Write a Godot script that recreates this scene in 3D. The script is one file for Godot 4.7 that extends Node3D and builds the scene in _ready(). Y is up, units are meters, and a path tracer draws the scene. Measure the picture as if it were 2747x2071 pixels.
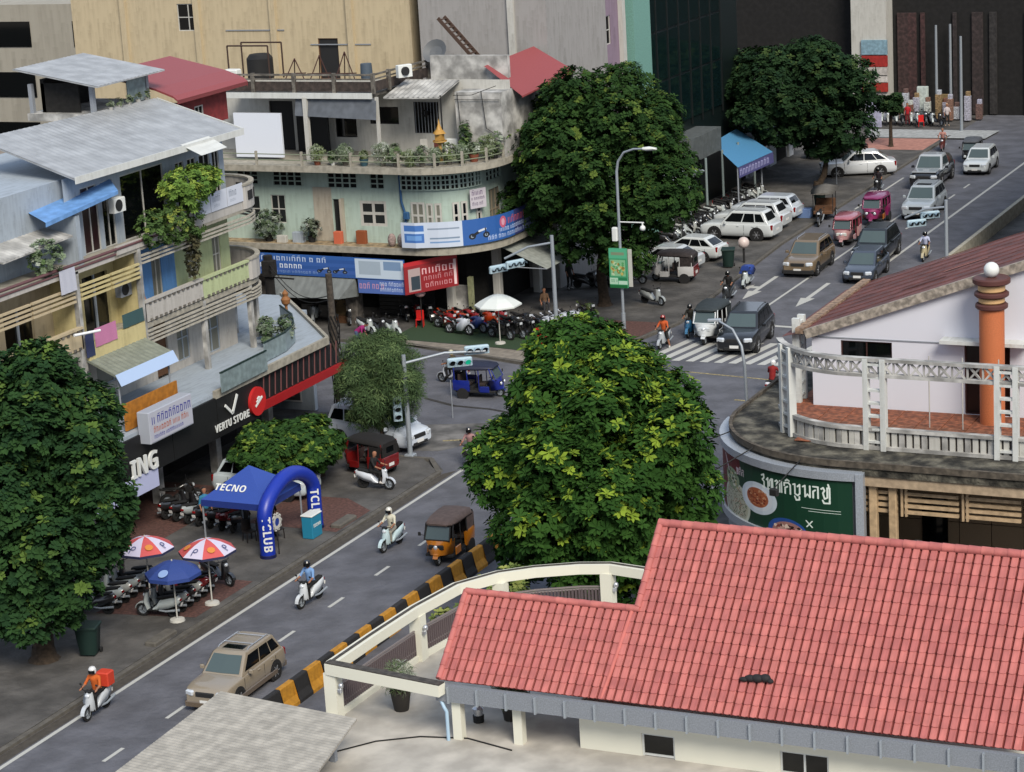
extends Node3D

# ---------------------------------------------------------------- mesh builder
class MB:
	var v := PackedVector3Array()
	var n := PackedVector3Array()
	var c := PackedColorArray()
	var u := PackedVector2Array()
	var xf := Transform3D.IDENTITY
	var col := Color.WHITE
	var use_col := false
	var use_uv := false
	func put(p: Vector3, q: Vector3, t := Vector2.ZERO):
		v.append(xf * p); n.append((xf.basis * q).normalized())
		if use_col: c.append(col)
		if use_uv: u.append(t)
	func tri(a: Vector3, b: Vector3, d: Vector3):          # counter-clockwise seen from outside
		var q := (b - a).cross(d - a)
		if q.length_squared() < 1e-16: return
		q = q.normalized()
		put(a, q); put(d, q); put(b, q)
	func quad(a: Vector3, b: Vector3, d: Vector3, e: Vector3):
		var q := (d - a).cross(e - b)
		if q.length_squared() < 1e-16: return
		q = q.normalized()
		put(a, q); put(d, q); put(b, q); put(a, q); put(e, q); put(d, q)
	func quad_uv(a: Vector3, b: Vector3, d: Vector3, e: Vector3, ta: Vector2, tb: Vector2, td: Vector2, te: Vector2):
		var q := (d - a).cross(e - b).normalized()
		put(a, q, ta); put(d, q, td); put(b, q, tb); put(a, q, ta); put(e, q, te); put(d, q, td)
	func box(o: Vector3, s: Vector3, bas := Basis.IDENTITY):
		var h := s * 0.5
		var x := bas.x * h.x
		var y := bas.y * h.y
		var z := bas.z * h.z
		quad(o - x - y + z, o + x - y + z, o + x + y + z, o - x + y + z)
		quad(o + x - y - z, o - x - y - z, o - x + y - z, o + x + y - z)
		quad(o + x - y + z, o + x - y - z, o + x + y - z, o + x + y + z)
		quad(o - x - y - z, o - x - y + z, o - x + y + z, o - x + y - z)
		quad(o - x + y + z, o + x + y + z, o + x + y - z, o - x + y - z)
		quad(o - x - y - z, o + x - y - z, o + x - y + z, o - x - y + z)
	func span(a: Vector3, b: Vector3): box((a + b) * 0.5, (b - a).abs())
	func bevel(o: Vector3, s: Vector3, r := 0.02, bas := Basis.IDENTITY):   # a box with chamfered upright and top edges
		var h := s * 0.5
		r = minf(r, minf(h.x, minf(h.y, h.z)) * 0.9)
		var rings := []
		for k in [[-h.y, 0.0], [h.y - r, 0.0], [h.y, r]]:
			var e: float = k[1]
			var hx := h.x - e
			var hz := h.z - e
			var rr := r
			var ring := PackedVector3Array()
			for p in [Vector2(hx, hz - rr), Vector2(hx - rr, hz), Vector2(-hx + rr, hz), Vector2(-hx, hz - rr), Vector2(-hx, -hz + rr), Vector2(-hx + rr, -hz), Vector2(hx - rr, -hz), Vector2(hx, -hz + rr)]:
				ring.append(o + bas * Vector3(p.x, k[0], p.y))
			rings.append(ring)
		for i in 2:
			for j in 8:
				var k := (j + 1) % 8
				quad(rings[i][k], rings[i][j], rings[i + 1][j], rings[i + 1][k])
		fan(rings[2], true); fan(rings[0], false)
	func fan(ring: PackedVector3Array, up: bool):
		for i in range(1, ring.size() - 1):
			if up: tri(ring[0], ring[i + 1], ring[i])
			else: tri(ring[0], ring[i], ring[i + 1])
	func beam(a: Vector3, b: Vector3, w: float, h: float):
		var d := b - a
		var z := d.normalized()
		var x := Vector3.UP.cross(z)
		if x.length() < 0.01: x = Vector3.RIGHT
		x = x.normalized()
		box((a + b) * 0.5, Vector3(w, h, d.length()), Basis(x, z.cross(x), z))
	func tube(pts: Array, r0: float, r1 := -1.0, seg := 6, caps := true):
		if r1 < 0: r1 = r0
		var m := pts.size()
		var rings := []
		var px := Vector3.ZERO
		for i in m:
			var d: Vector3 = (pts[mini(i + 1, m - 1)] - pts[maxi(i - 1, 0)]).normalized()
			if i == 0: px = d.cross(Vector3(0.31, 0.77, 0.55)).normalized()
			else: px = (px - d * px.dot(d)).normalized()
			var py := d.cross(px)
			var r := lerpf(r0, r1, float(i) / maxf(1.0, m - 1))
			var ring := []
			for j in seg:
				var a := TAU * j / seg
				var q := px * cos(a) + py * sin(a)
				ring.append([pts[i] + q * r, q])
			rings.append(ring)
		for i in m - 1:
			for j in seg:
				var k := (j + 1) % seg
				sq(rings[i][j], rings[i][k], rings[i + 1][k], rings[i + 1][j])
		if caps:
			var f0 := PackedVector3Array()
			var f1 := PackedVector3Array()
			for j in seg:
				f0.append(rings[0][j][0]); f1.append(rings[m - 1][j][0])
			fan(f0, true); fan(f1, false)
	func sq(a, b, d, e):                                   # smooth quad from [position, normal] pairs
		put(a[0], a[1]); put(d[0], d[1]); put(b[0], b[1]); put(a[0], a[1]); put(e[0], e[1]); put(d[0], d[1])
	func cyl(a: Vector3, b: Vector3, r0: float, r1 := -1.0, seg := 12): tube([a, b], r0, r1, seg)
	func lathe(profile: Array, o := Vector3.ZERO, seg := 14, bas := Basis.IDENTITY):   # [radius, height] upwards along bas.y
		for i in profile.size() - 1:
			var p: Vector2 = profile[i]
			var q: Vector2 = profile[i + 1]
			var d := q - p
			if d.length() < 1e-6: continue
			var nn := Vector2(d.y, -d.x).normalized()
			for j in seg:
				var a0 := TAU * j / seg
				var a1 := TAU * (j + 1) / seg
				var e0 := Vector3(cos(a0), 0, sin(a0))
				var e1 := Vector3(cos(a1), 0, sin(a1))
				var up := Vector3.UP
				sq([o + bas * (e1 * p.x + up * p.y), bas * (e1 * nn.x + up * nn.y)], [o + bas * (e0 * p.x + up * p.y), bas * (e0 * nn.x + up * nn.y)],
					[o + bas * (e0 * q.x + up * q.y), bas * (e0 * nn.x + up * nn.y)], [o + bas * (e1 * q.x + up * q.y), bas * (e1 * nn.x + up * nn.y)])
	func ball(o: Vector3, r: Vector3, seg := 10, rows := 7):
		var prev := []
		for i in rows + 1:
			var t := PI * i / rows
			var ring := []
			for j in seg + 1:
				var a := TAU * j / seg
				var q := Vector3(sin(t) * cos(a), -cos(t), sin(t) * sin(a))
				ring.append([o + q * r, (q / r).normalized()])
			if i > 0:
				for j in seg: sq(prev[j + 1], prev[j], ring[j], ring[j + 1])
			prev = ring
	func loft(rings: Array, closed := true, cap0 := true, cap1 := true):   # rings of points; smooth, outward for counter-clockwise rings seen along the loft's way
		var m := rings.size()
		var k: int = rings[0].size()
		var nn := []
		for i in m:
			var row := []
			for j in k:
				var du: Vector3 = rings[i][(j + 1) % k if closed else mini(j + 1, k - 1)] - rings[i][(j - 1 + k) % k if closed else maxi(j - 1, 0)]
				var dv: Vector3 = rings[mini(i + 1, m - 1)][j] - rings[maxi(i - 1, 0)][j]
				row.append(du.cross(dv).normalized())
			nn.append(row)
		for i in m - 1:
			for j in (k if closed else k - 1):
				var j1 := (j + 1) % k
				sq([rings[i][j], nn[i][j]], [rings[i][j1], nn[i][j1]], [rings[i + 1][j1], nn[i + 1][j1]], [rings[i + 1][j], nn[i + 1][j]])
		if cap0: fan(PackedVector3Array(rings[0]), true)
		if cap1: fan(PackedVector3Array(rings[m - 1]), false)
	func prism(pts: PackedVector2Array, y0: float, y1: float, top := true, bottom := true):   # plan outline (x, z) pulled up
		var ids := Geometry2D.triangulate_polygon(pts)
		for i in range(0, ids.size(), 3):
			var a := pts[ids[i]]
			var b := pts[ids[i + 1]]
			var d := pts[ids[i + 2]]
			if (b - a).cross(d - a) > 0:
				var t := b
				b = d; d = t
			if top: tri(Vector3(a.x, y1, a.y), Vector3(b.x, y1, b.y), Vector3(d.x, y1, d.y))
			if bottom: tri(Vector3(a.x, y0, a.y), Vector3(d.x, y0, d.y), Vector3(b.x, y0, b.y))
		if y1 - y0 < 1e-5: return
		var cw := Geometry2D.is_polygon_clockwise(pts)
		for i in pts.size():
			var a := pts[i]
			var b := pts[(i + 1) % pts.size()]
			if cw: quad(Vector3(b.x, y0, b.y), Vector3(a.x, y0, a.y), Vector3(a.x, y1, a.y), Vector3(b.x, y1, b.y))
			else: quad(Vector3(a.x, y0, a.y), Vector3(b.x, y0, b.y), Vector3(b.x, y1, b.y), Vector3(a.x, y1, a.y))
	func commit() -> ArrayMesh:
		var m := ArrayMesh.new()
		var a := []
		a.resize(Mesh.ARRAY_MAX)
		a[Mesh.ARRAY_VERTEX] = v
		a[Mesh.ARRAY_NORMAL] = n
		if use_col: a[Mesh.ARRAY_COLOR] = c
		if use_uv: a[Mesh.ARRAY_TEX_UV] = u
		m.add_surface_from_arrays(Mesh.PRIMITIVE_TRIANGLES, a)
		return m

# ---------------------------------------------------------------- nodes, names, labels
var rng := RandomNumberGenerator.new()
var taken := {}
func numbered(s: String) -> String:
	taken[s] = taken.get(s, -1) + 1
	return s if taken[s] == 0 else "%s_%03d" % [s, taken[s]]
func obj(called: String, mb, m: Material, parent: Node = null) -> MeshInstance3D:
	var o := MeshInstance3D.new()
	o.mesh = mb.commit() if mb is MB else mb
	o.material_override = m
	if parent == null:
		o.name = numbered(called); add_child(o)
	else:
		o.name = called
		var i := 0
		while parent.has_node(NodePath(String(o.name))):
			i += 1
			o.name = "%s_%03d" % [called, i]
		parent.add_child(o)
	return o
func tag(o: Node, label: String, category := "", group := "", kind := ""):
	if label: o.set_meta("label", label)
	if category: o.set_meta("category", category)
	if group: o.set_meta("group", group)
	if kind: o.set_meta("kind", kind)
	return o
func thing(called: String, label: String, category: String, at := Vector3.ZERO, deg := 0.0, group := "") -> Node3D:
	var o := Node3D.new()
	o.name = numbered(called); add_child(o)
	o.position = at; o.rotation_degrees.y = deg
	tag(o, label, category, group)
	return o
func dup(src: Node3D, called: String, label: String, at: Vector3, deg := 0.0, group := "") -> Node3D:
	var r: Node3D = src.duplicate()
	r.name = numbered(called); add_child(r)
	r.position = at; r.rotation_degrees.y = deg
	r.set_meta("label", label)
	if group: r.set_meta("group", group)
	elif r.has_meta("group"): r.remove_meta("group")
	return r
func struct(called: String, mb, m: Material) -> MeshInstance3D:
	return tag(obj(called, mb, m), called.replace("_", " "), "", "", "structure")
func stuff(o): o.set_meta("kind", "stuff"); return o
func ordinal(i: int) -> String:
	return ["first", "second", "third", "fourth", "fifth", "sixth", "seventh", "eighth", "ninth", "tenth", "eleventh", "twelfth", "thirteenth", "fourteenth", "fifteenth", "sixteenth", "seventeenth", "eighteenth", "nineteenth", "twentieth", "twenty-first", "twenty-second"][i]

# ---------------------------------------------------------------- materials
var mats := {}
var grime: ImageTexture
var blotch: ImageTexture
var fine: ImageTexture
var streak: ImageTexture
var bump: ImageTexture
func noise_tex(seed_: int, freq: float, lo: float, hi: float, oct := 5, size := 512, sx := 1, tint := Color.WHITE) -> ImageTexture:
	var f := FastNoiseLite.new()
	f.seed = seed_; f.frequency = freq; f.fractal_octaves = oct; f.noise_type = FastNoiseLite.TYPE_SIMPLEX_SMOOTH
	var g := f.get_seamless_image(size, size, false, false, 0.15)
	if sx > 1:
		g.resize(size, size / sx, Image.INTERPOLATE_BILINEAR); g.resize(size, size, Image.INTERPOLATE_BILINEAR)
	g.convert(Image.FORMAT_L8)
	var d := g.get_data()
	var out := PackedByteArray()
	out.resize(d.size() * 3)
	for i in d.size():
		var t: float = clampf((d[i] / 255.0 - 0.2) / 0.6, 0, 1)
		t = lerpf(lo, hi, t)
		out[i * 3] = int(255 * clampf(lerpf(tint.r, 1.0, t), 0, 1) * minf(1, lerpf(t, 1, 0.0 if tint == Color.WHITE else 0.75)))
		out[i * 3 + 1] = int(255 * clampf(lerpf(tint.g, 1.0, t), 0, 1) * minf(1, lerpf(t, 1, 0.0 if tint == Color.WHITE else 0.75)))
		out[i * 3 + 2] = int(255 * clampf(lerpf(tint.b, 1.0, t), 0, 1) * minf(1, lerpf(t, 1, 0.0 if tint == Color.WHITE else 0.75)))
	return ImageTexture.create_from_image(Image.create_from_data(size, size, false, Image.FORMAT_RGB8, out))
func streak_tex() -> ImageTexture:                          # rain streaks running down a wall
	var r := RandomNumberGenerator.new(); r.seed = 5
	var im := Image.create(512, 512, false, Image.FORMAT_RGB8)
	im.fill(Color(0.97, 0.97, 0.96))
	for i in 260:
		var x := r.randi_range(0, 511)
		var y := r.randi_range(0, 500)
		var l := r.randi_range(30, 190)
		var w := r.randi_range(4, 26)
		var a := r.randf_range(0.02, 0.07)
		for k in l:
			var t := 1.0 - float(k) / l
			for q in w:
				var xx := (x + q) % 512
				var yy := (y + k) % 512
				var b := im.get_pixel(xx, yy)
				im.set_pixel(xx, yy, b.lerp(Color(0.42, 0.4, 0.36), a * t))
	im.resize(256, 256, Image.INTERPOLATE_LANCZOS); im.resize(512, 512, Image.INTERPOLATE_CUBIC)
	return ImageTexture.create_from_image(im)
func mt(c: Color, rough := 0.8, tex: Texture2D = null, scale := 0.25, metal := 0.0, nrm := 0.0) -> StandardMaterial3D:
	var key := [c, rough, tex, scale, metal, nrm]
	if mats.has(key): return mats[key]
	var m := StandardMaterial3D.new()
	m.albedo_color = c; m.roughness = rough; m.metallic = metal
	if tex:
		m.albedo_texture = tex
		m.uv1_triplanar = true; m.uv1_world_triplanar = true
		m.uv1_scale = Vector3.ONE * scale
		if nrm > 0:
			m.normal_enabled = true; m.normal_texture = bump; m.normal_scale = nrm
	mats[key] = m
	return m
func paint(c: Color) -> StandardMaterial3D:                 # car lacquer
	var key := ["paint", c]
	if mats.has(key): return mats[key]
	var m := StandardMaterial3D.new()
	m.albedo_color = c; m.roughness = 0.35; m.metallic = 0.0
	m.clearcoat_enabled = true; m.clearcoat = 0.9; m.clearcoat_roughness = 0.08
	mats[key] = m
	return m
var M := {}
func make_materials():
	grime = noise_tex(3, 0.01, 0.84, 1.0)
	blotch = noise_tex(8, 0.012, 0.66, 1.0, 6)
	fine = noise_tex(12, 0.09, 0.86, 1.0, 4)
	streak = streak_tex()
	var f := FastNoiseLite.new(); f.seed = 4; f.frequency = 0.06; f.fractal_octaves = 4
	var g := f.get_seamless_image(512, 512); g.convert(Image.FORMAT_RGBA8); g.bump_map_to_normal_map(6.0)
	bump = ImageTexture.create_from_image(g)
	M.asphalt = mt(Color(0.36, 0.363, 0.39), 0.9, noise_tex(21, 0.008, 0.84, 1.0, 7, 1024), 0.06, 0.0, 0.2)
	M.concrete = mt(Color(0.34, 0.33, 0.32), 0.9, noise_tex(23, 0.006, 0.72, 1.0, 7, 1024), 0.08, 0.0, 0.2)
	M.dirt = mt(Color(0.27, 0.25, 0.225), 0.95, grime, 0.5)
	M.kerb = mt(Color(0.36, 0.345, 0.32), 0.9, grime, 0.4)
	M.brick = mt(Color(0.37, 0.25, 0.222), 0.9, noise_tex(31, 0.03, 0.72, 1.0, 5), 0.35)
	M.pinkpave = mt(Color(0.66, 0.47, 0.42), 0.9, grime, 0.3)
	M.line = mt(Color(0.72, 0.72, 0.70), 0.8, fine, 0.8)
	M.yline = mt(Color(0.66, 0.6, 0.42), 0.8, blotch, 0.8)
	M.green = mt(Color(0.16, 0.25, 0.15), 0.98, fine, 0.8)
	M.white = mt(Color(0.78, 0.79, 0.79), 0.7, streak, 0.22)
	M.offwhite = mt(Color(0.72, 0.715, 0.70), 0.75, streak, 0.25)
	M.dirtywhite = mt(Color(0.72, 0.715, 0.70), 0.85, blotch, 0.14)
	M.oldconc = mt(Color(0.45, 0.43, 0.40), 0.95, blotch, 0.22, 0.0, 0.5)
	M.slab = mt(Color(0.62, 0.60, 0.55), 0.9, grime, 0.4)
	M.slabdirt = mt(Color(0.64, 0.56, 0.44), 0.9, blotch, 0.3)
	M.mint = mt(Color(0.66, 0.73, 0.70), 0.8, streak, 0.2)
	M.lime = mt(Color(0.68, 0.72, 0.56), 0.8, streak, 0.25)
	M.cream = mt(Color(0.75, 0.70, 0.52), 0.8, streak, 0.25)
	M.blue = mt(Color(0.36, 0.56, 0.79), 0.7, streak, 0.3)
	M.lilac = mt(Color(0.69, 0.675, 0.66), 0.8, streak, 0.25)
	M.greyblue = mt(Color(0.60, 0.64, 0.69), 0.8, streak, 0.3)
	M.louvre = mt(Color(0.68, 0.66, 0.61), 0.8, grime, 0.5)
	M.beige = mt(Color(0.72, 0.66, 0.55), 0.85, streak, 0.2)
	M.metalroof = mt(Color(0.66, 0.67, 0.68), 0.5, grime, 0.15, 0.2)
	M.redroof = mt(Color(0.56, 0.27, 0.28), 0.6, fine, 0.4)
	M.redwall = mt(Color(0.50, 0.17, 0.17), 0.8, grime, 0.4)
	M.brownroof = mt(Color(0.44, 0.25, 0.225), 0.7, noise_tex(37, 0.01, 0.7, 1.0, 6), 0.18)
	M.tile = [mt(Color(0.71, 0.405, 0.385), 0.75, grime, 0.35), mt(Color(0.69, 0.385, 0.37), 0.75, grime, 0.35), mt(Color(0.735, 0.425, 0.40), 0.75, grime, 0.35)]
	M.tileunder = mt(Color(0.47, 0.20, 0.18), 0.9)
	M.creamwall = mt(Color(0.80, 0.795, 0.74), 0.8)
	M.deck = mt(Color(0.71, 0.69, 0.655), 0.85, grime, 0.12)
	M.grey = mt(Color(0.55, 0.57, 0.60), 0.6, fine, 0.5)
	M.steel = mt(Color(0.62, 0.65, 0.68), 0.45, fine, 0.5, 0.3)
	M.dark = mt(Color(0.09, 0.09, 0.095), 0.8)
	M.black = mt(Color(0.055, 0.055, 0.06), 0.6, grime, 0.4)
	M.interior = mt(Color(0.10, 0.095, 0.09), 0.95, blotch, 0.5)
	M.rubber = mt(Color(0.055, 0.055, 0.057), 0.85)
	M.chrome = mt(Color(0.75, 0.76, 0.78), 0.25, null, 1.0, 0.7)
	M.glass = mt(Color(0.035, 0.045, 0.05), 0.06)
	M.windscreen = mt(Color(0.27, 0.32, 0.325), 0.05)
	M.pane = mt(Color(0.13, 0.145, 0.15), 0.25)
	M.frost = mt(Color(0.46, 0.46, 0.42), 0.4, fine, 0.6)
	M.frosted = mt(Color(0.50, 0.56, 0.57), 0.35, grime, 0.4)
	M.lamp = mt(Color(0.88, 0.89, 0.9), 0.15)
	M.headlamp = mt(Color(0.80, 0.82, 0.84), 0.12, null, 1.0, 0.3)
	M.tail = mt(Color(0.45, 0.03, 0.03), 0.2)
	M.plate = mt(Color(0.80, 0.80, 0.79), 0.5)
	M.wood = mt(Color(0.36, 0.24, 0.15), 0.8, streak, 1.2)
	M.bark = mt(Color(0.27, 0.22, 0.17), 0.95, blotch, 0.8, 0.0, 1.0)
	M.terra = mt(Color(0.50, 0.27, 0.19), 0.85, grime, 1.0)
	M.soil = mt(Color(0.16, 0.12, 0.09), 1.0)
	M.bluepaint = mt(Color(0.10, 0.22, 0.50), 0.6, fine, 0.6)
	M.redpaint = mt(Color(0.58, 0.09, 0.10), 0.5)
	M.yellow = mt(Color(0.70, 0.49, 0.12), 0.75, grime, 0.7)
	M.blackconc = mt(Color(0.12, 0.115, 0.12), 0.85, grime, 0.7)
	M.binc = mt(Color(0.05, 0.15, 0.13), 0.6)
	M.redplastic = mt(Color(0.72, 0.09, 0.08), 0.45)
	M.whiteplastic = mt(Color(0.80, 0.81, 0.80), 0.5)
	M.skin = mt(Color(0.55, 0.38, 0.29), 0.7)

# ---------------------------------------------------------------- people: capsules joined by a smooth minimum, meshed as surface nets
var person_cache := {}
func net(bones: Array, cell: float) -> Array:               # [positions, normals, colour ids]
	var lo := Vector3.INF
	var hi := -Vector3.INF
	for b in bones:
		var r: float = maxf(b[2], b[3]) + 0.06
		for k in 2:
			var p: Vector3 = b[k]
			lo = lo.min(p - Vector3.ONE * r); hi = hi.max(p + Vector3.ONE * r)
	var nx := int(ceil((hi.x - lo.x) / cell)) + 1
	var ny := int(ceil((hi.y - lo.y) / cell)) + 1
	var nz := int(ceil((hi.z - lo.z) / cell)) + 1
	var f := PackedFloat32Array(); f.resize(nx * ny * nz); f.fill(1.0)
	var id := PackedByteArray(); id.resize(nx * ny * nz)
	var best := PackedFloat32Array(); best.resize(nx * ny * nz); best.fill(9.0)
	var kk := 0.035
	for b in bones:
		var a: Vector3 = b[0]
		var ba: Vector3 = b[1] - b[0]
		var l2 := maxf(ba.length_squared(), 1e-6)
		var r0: float = b[2]
		var dr: float = b[3] - b[2]
		var m: float = maxf(b[2], b[3]) + 0.09
		var p0: Vector3 = a.min(b[1]) - Vector3.ONE * m
		var p1: Vector3 = a.max(b[1]) + Vector3.ONE * m
		var i0 := maxi(0, int((p0.x - lo.x) / cell)); var i1 := mini(nx - 1, int((p1.x - lo.x) / cell) + 1)
		var j0 := maxi(0, int((p0.y - lo.y) / cell)); var j1 := mini(ny - 1, int((p1.y - lo.y) / cell) + 1)
		var k0 := maxi(0, int((p0.z - lo.z) / cell)); var k1 := mini(nz - 1, int((p1.z - lo.z) / cell) + 1)
		for k in range(k0, k1 + 1):
			for j in range(j0, j1 + 1):
				for i in range(i0, i1 + 1):
					var p := lo + Vector3(i, j, k) * cell - a
					var t := clampf(p.dot(ba) / l2, 0, 1)
					var d := (p - ba * t).length() - r0 - dr * t
					var at := (k * ny + j) * nx + i
					var e := f[at]
					if d < best[at]: best[at] = d; id[at] = b[4]
					var h := maxf(kk - absf(d - e), 0) / kk
					f[at] = minf(d, e) - h * h * kk * 0.25
	var idx := {}
	var ps := PackedVector3Array()
	var ids := PackedByteArray()
	for k in nz - 1:
		for j in ny - 1:
			for i in nx - 1:
				var base := (k * ny + j) * nx + i
				var s := 0
				var w := [f[base], f[base + 1], f[base + nx], f[base + nx + 1], f[base + nx * ny], f[base + nx * ny + 1], f[base + nx * ny + nx], f[base + nx * ny + nx + 1]]
				for q in 8: if w[q] < 0: s += 1
				if s == 0 or s == 8: continue
				var acc := Vector3.ZERO
				var cnt := 0
				for e in [[0, 1], [2, 3], [4, 5], [6, 7], [0, 2], [1, 3], [4, 6], [5, 7], [0, 4], [1, 5], [2, 6], [3, 7]]:
					var x: float = w[e[0]]
					var y: float = w[e[1]]
					if (x < 0) == (y < 0): continue
					var t := x / (x - y)
					var c0 := Vector3(e[0] & 1, (e[0] >> 1) & 1, e[0] >> 2)
					var c1 := Vector3(e[1] & 1, (e[1] >> 1) & 1, e[1] >> 2)
					acc += c0.lerp(c1, t); cnt += 1
				idx[base] = ps.size()
				ps.append(lo + (Vector3(i, j, k) + acc / cnt) * cell)
				ids.append(id[base])
	var tris := PackedInt32Array()
	var step := [1, nx, nx * ny]
	for k in range(1, nz - 1):
		for j in range(1, ny - 1):
			for i in range(1, nx - 1):
				var base := (k * ny + j) * nx + i
				for ax in 3:
					var a0 := f[base]
					var a1 := f[base + step[ax]]
					if (a0 < 0) == (a1 < 0): continue
					var u: int = step[(ax + 1) % 3]
					var v: int = step[(ax + 2) % 3]
					var q := [base - u - v, base - v, base, base - u]
					var ok := true
					for x in q: if not idx.has(x): ok = false
					if not ok: continue
					var g := [idx[q[0]], idx[q[1]], idx[q[2]], idx[q[3]]]
					if a0 < 0: tris.append_array(PackedInt32Array([g[0], g[2], g[1], g[0], g[3], g[2]]))
					else: tris.append_array(PackedInt32Array([g[0], g[1], g[2], g[0], g[2], g[3]]))
	var ns := PackedVector3Array(); ns.resize(ps.size())
	for t in range(0, tris.size(), 3):
		var q := (ps[tris[t + 2]] - ps[tris[t]]).cross(ps[tris[t + 1]] - ps[tris[t]])
		for e in 3: ns[tris[t + e]] += q
	for i in ns.size(): ns[i] = ns[i].normalized()
	return [ps, ns, ids, tris]
func pose(kind: String) -> Array:
	var b := []
	match kind:
		"ride", "ride_bent":
			var f := 0.08 if kind == "ride_bent" else 0.0
			b = [[Vector3(0, .86, -.16), Vector3(0, 1.04, -.12 + f), .155, .15, 1], [Vector3(0, 1.04, -.12 + f), Vector3(0, 1.30, -.06 + f), .155, .165, 1], [Vector3(-.15, 1.36, -.04 + f), Vector3(.15, 1.36, -.04 + f), .085, .085, 1],
				[Vector3(0, 1.38, -.04 + f), Vector3(0, 1.52, .0 + f), .06, .055, 0], [Vector3(0, 1.57, .02 + f), Vector3(0, 1.64, .03 + f), .092, .098, 0]]
			for s in [-1, 1]:
				b += [[Vector3(s * .2, 1.35, -.04 + f), Vector3(s * .29, 1.12, .12 + f), .062, .05, 1], [Vector3(s * .29, 1.12, .12 + f), Vector3(s * .30, 1.04, .40), .045, .034, 0], [Vector3(s * .30, 1.04, .40), Vector3(s * .31, 1.03, .47), .036, .03, 0],
					[Vector3(s * .09, .84, -.14), Vector3(s * .17, .80, .30), .105, .075, 2], [Vector3(s * .17, .80, .30), Vector3(s * .15, .40, .24), .07, .05, 2], [Vector3(s * .15, .36, .24), Vector3(s * .16, .33, .40), .05, .042, 3]]
		"stop":                                              # seated astride with one foot down
			b = pose("ride")
			b[-1] = [Vector3(.36, .07, .12), Vector3(.38, .05, .26), .05, .042, 3]
			b[-2] = [Vector3(.30, .52, .20), Vector3(.36, .12, .12), .068, .045, 0]
			b[-3] = [Vector3(.09, .84, -.14), Vector3(.30, .52, .20), .105, .075, 2]
		"stand", "bend", "sit":
			var top := Vector3(0, .98, 0)
			var dirv := Vector3(0, 1, 0)
			if kind == "bend": dirv = Vector3(0, .55, .83)
			if kind == "sit": top = Vector3(0, .52, 0)
			var ch := top + dirv * .3
			var nk := top + dirv * .5
			b = [[top, ch, .145, .15, 1], [ch, top + dirv * .42, .15, .14, 1], [nk - dirv * .07 - Vector3(.15, 0, 0), nk - dirv * .07 + Vector3(.15, 0, 0), .075, .075, 1], [nk - dirv * .03, nk + dirv * .1, .055, .052, 0], [nk + dirv * .16, nk + dirv * .24, .088, .096, 0], [nk + dirv * .26 - Vector3(0, 0, .02), nk + dirv * .27 - Vector3(0, 0, .03), .1, .1, 3]]
			for s in [-1, 1]:
				var sh: Vector3 = nk - dirv * .08 + Vector3(s * .19, 0, 0)
				var el: Vector3 = sh + Vector3(s * .06, -.27, .03)
				b += [[sh, el, .058, .047, 1], [el, el + Vector3(-s * .02, -.22, .12), .042, .032, 0], [el + Vector3(-s * .02, -.22, .12), el + Vector3(-s * .02, -.3, .16), .034, .026, 0]]
				if kind == "sit": b += [[top + Vector3(s * .09, -.02, 0), Vector3(s * .13, .5, .42), .1, .07, 2], [Vector3(s * .13, .5, .42), Vector3(s * .13, .1, .4), .062, .045, 2], [Vector3(s * .13, .06, .38), Vector3(s * .14, .05, .54), .045, .04, 3]]
				else: b += [[Vector3(s * .09, .94, 0), Vector3(s * .12, .5, .06), .1, .068, 2], [Vector3(s * .12, .5, .06), Vector3(s * .13, .1, -.02), .062, .045, 2], [Vector3(s * .13, .06, -.02), Vector3(s * .15, .045, .14), .045, .04, 3]]
	return b
func person(kind: String, label: String, at: Vector3, deg: float, cols: Array, helmet = null, group := "") -> Node3D:
	if not person_cache.has(kind): person_cache[kind] = net(pose(kind), 0.034)
	var d = person_cache[kind]
	var a := []
	a.resize(Mesh.ARRAY_MAX)
	var cc := PackedColorArray()
	for i in d[2].size(): cc.append((cols[d[2][i]] as Color).srgb_to_linear())
	a[Mesh.ARRAY_VERTEX] = d[0]; a[Mesh.ARRAY_NORMAL] = d[1]; a[Mesh.ARRAY_COLOR] = cc; a[Mesh.ARRAY_INDEX] = d[3]
	var m := ArrayMesh.new(); m.add_surface_from_arrays(Mesh.PRIMITIVE_TRIANGLES, a)
	var t := thing("person", label, "person", at, deg, group)
	obj("body", m, M.cloth, t)
	if helmet != null:
		var f := 0.08 if kind == "ride_bent" else 0.0
		var q := Vector3(0, 1.62, .025 + f)
		var h := MB.new()
		h.lathe([Vector2(.132, -.09), Vector2(.142, -.02), Vector2(.135, .06), Vector2(.1, .12), Vector2(.05, .145), Vector2(0.001, .15)], q, 12)
		var hm := obj("helmet", h, paint(helmet), t)
		var vz := MB.new()
		for i in 6:
			var a0 := lerpf(-1.1, 1.1, i / 6.0); var a1 := lerpf(-1.1, 1.1, (i + 1) / 6.0)
			var p0 := Vector3(sin(a0), 0, cos(a0)); var p1 := Vector3(sin(a1), 0, cos(a1))
			vz.quad(q + p0 * .147 + Vector3(0, -.085, 0), q + p1 * .147 + Vector3(0, -.085, 0), q + p1 * .147 + Vector3(0, .03, 0), q + p0 * .147 + Vector3(0, .03, 0))
		obj("visor", vz, M.glass, hm)
	return t

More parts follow.
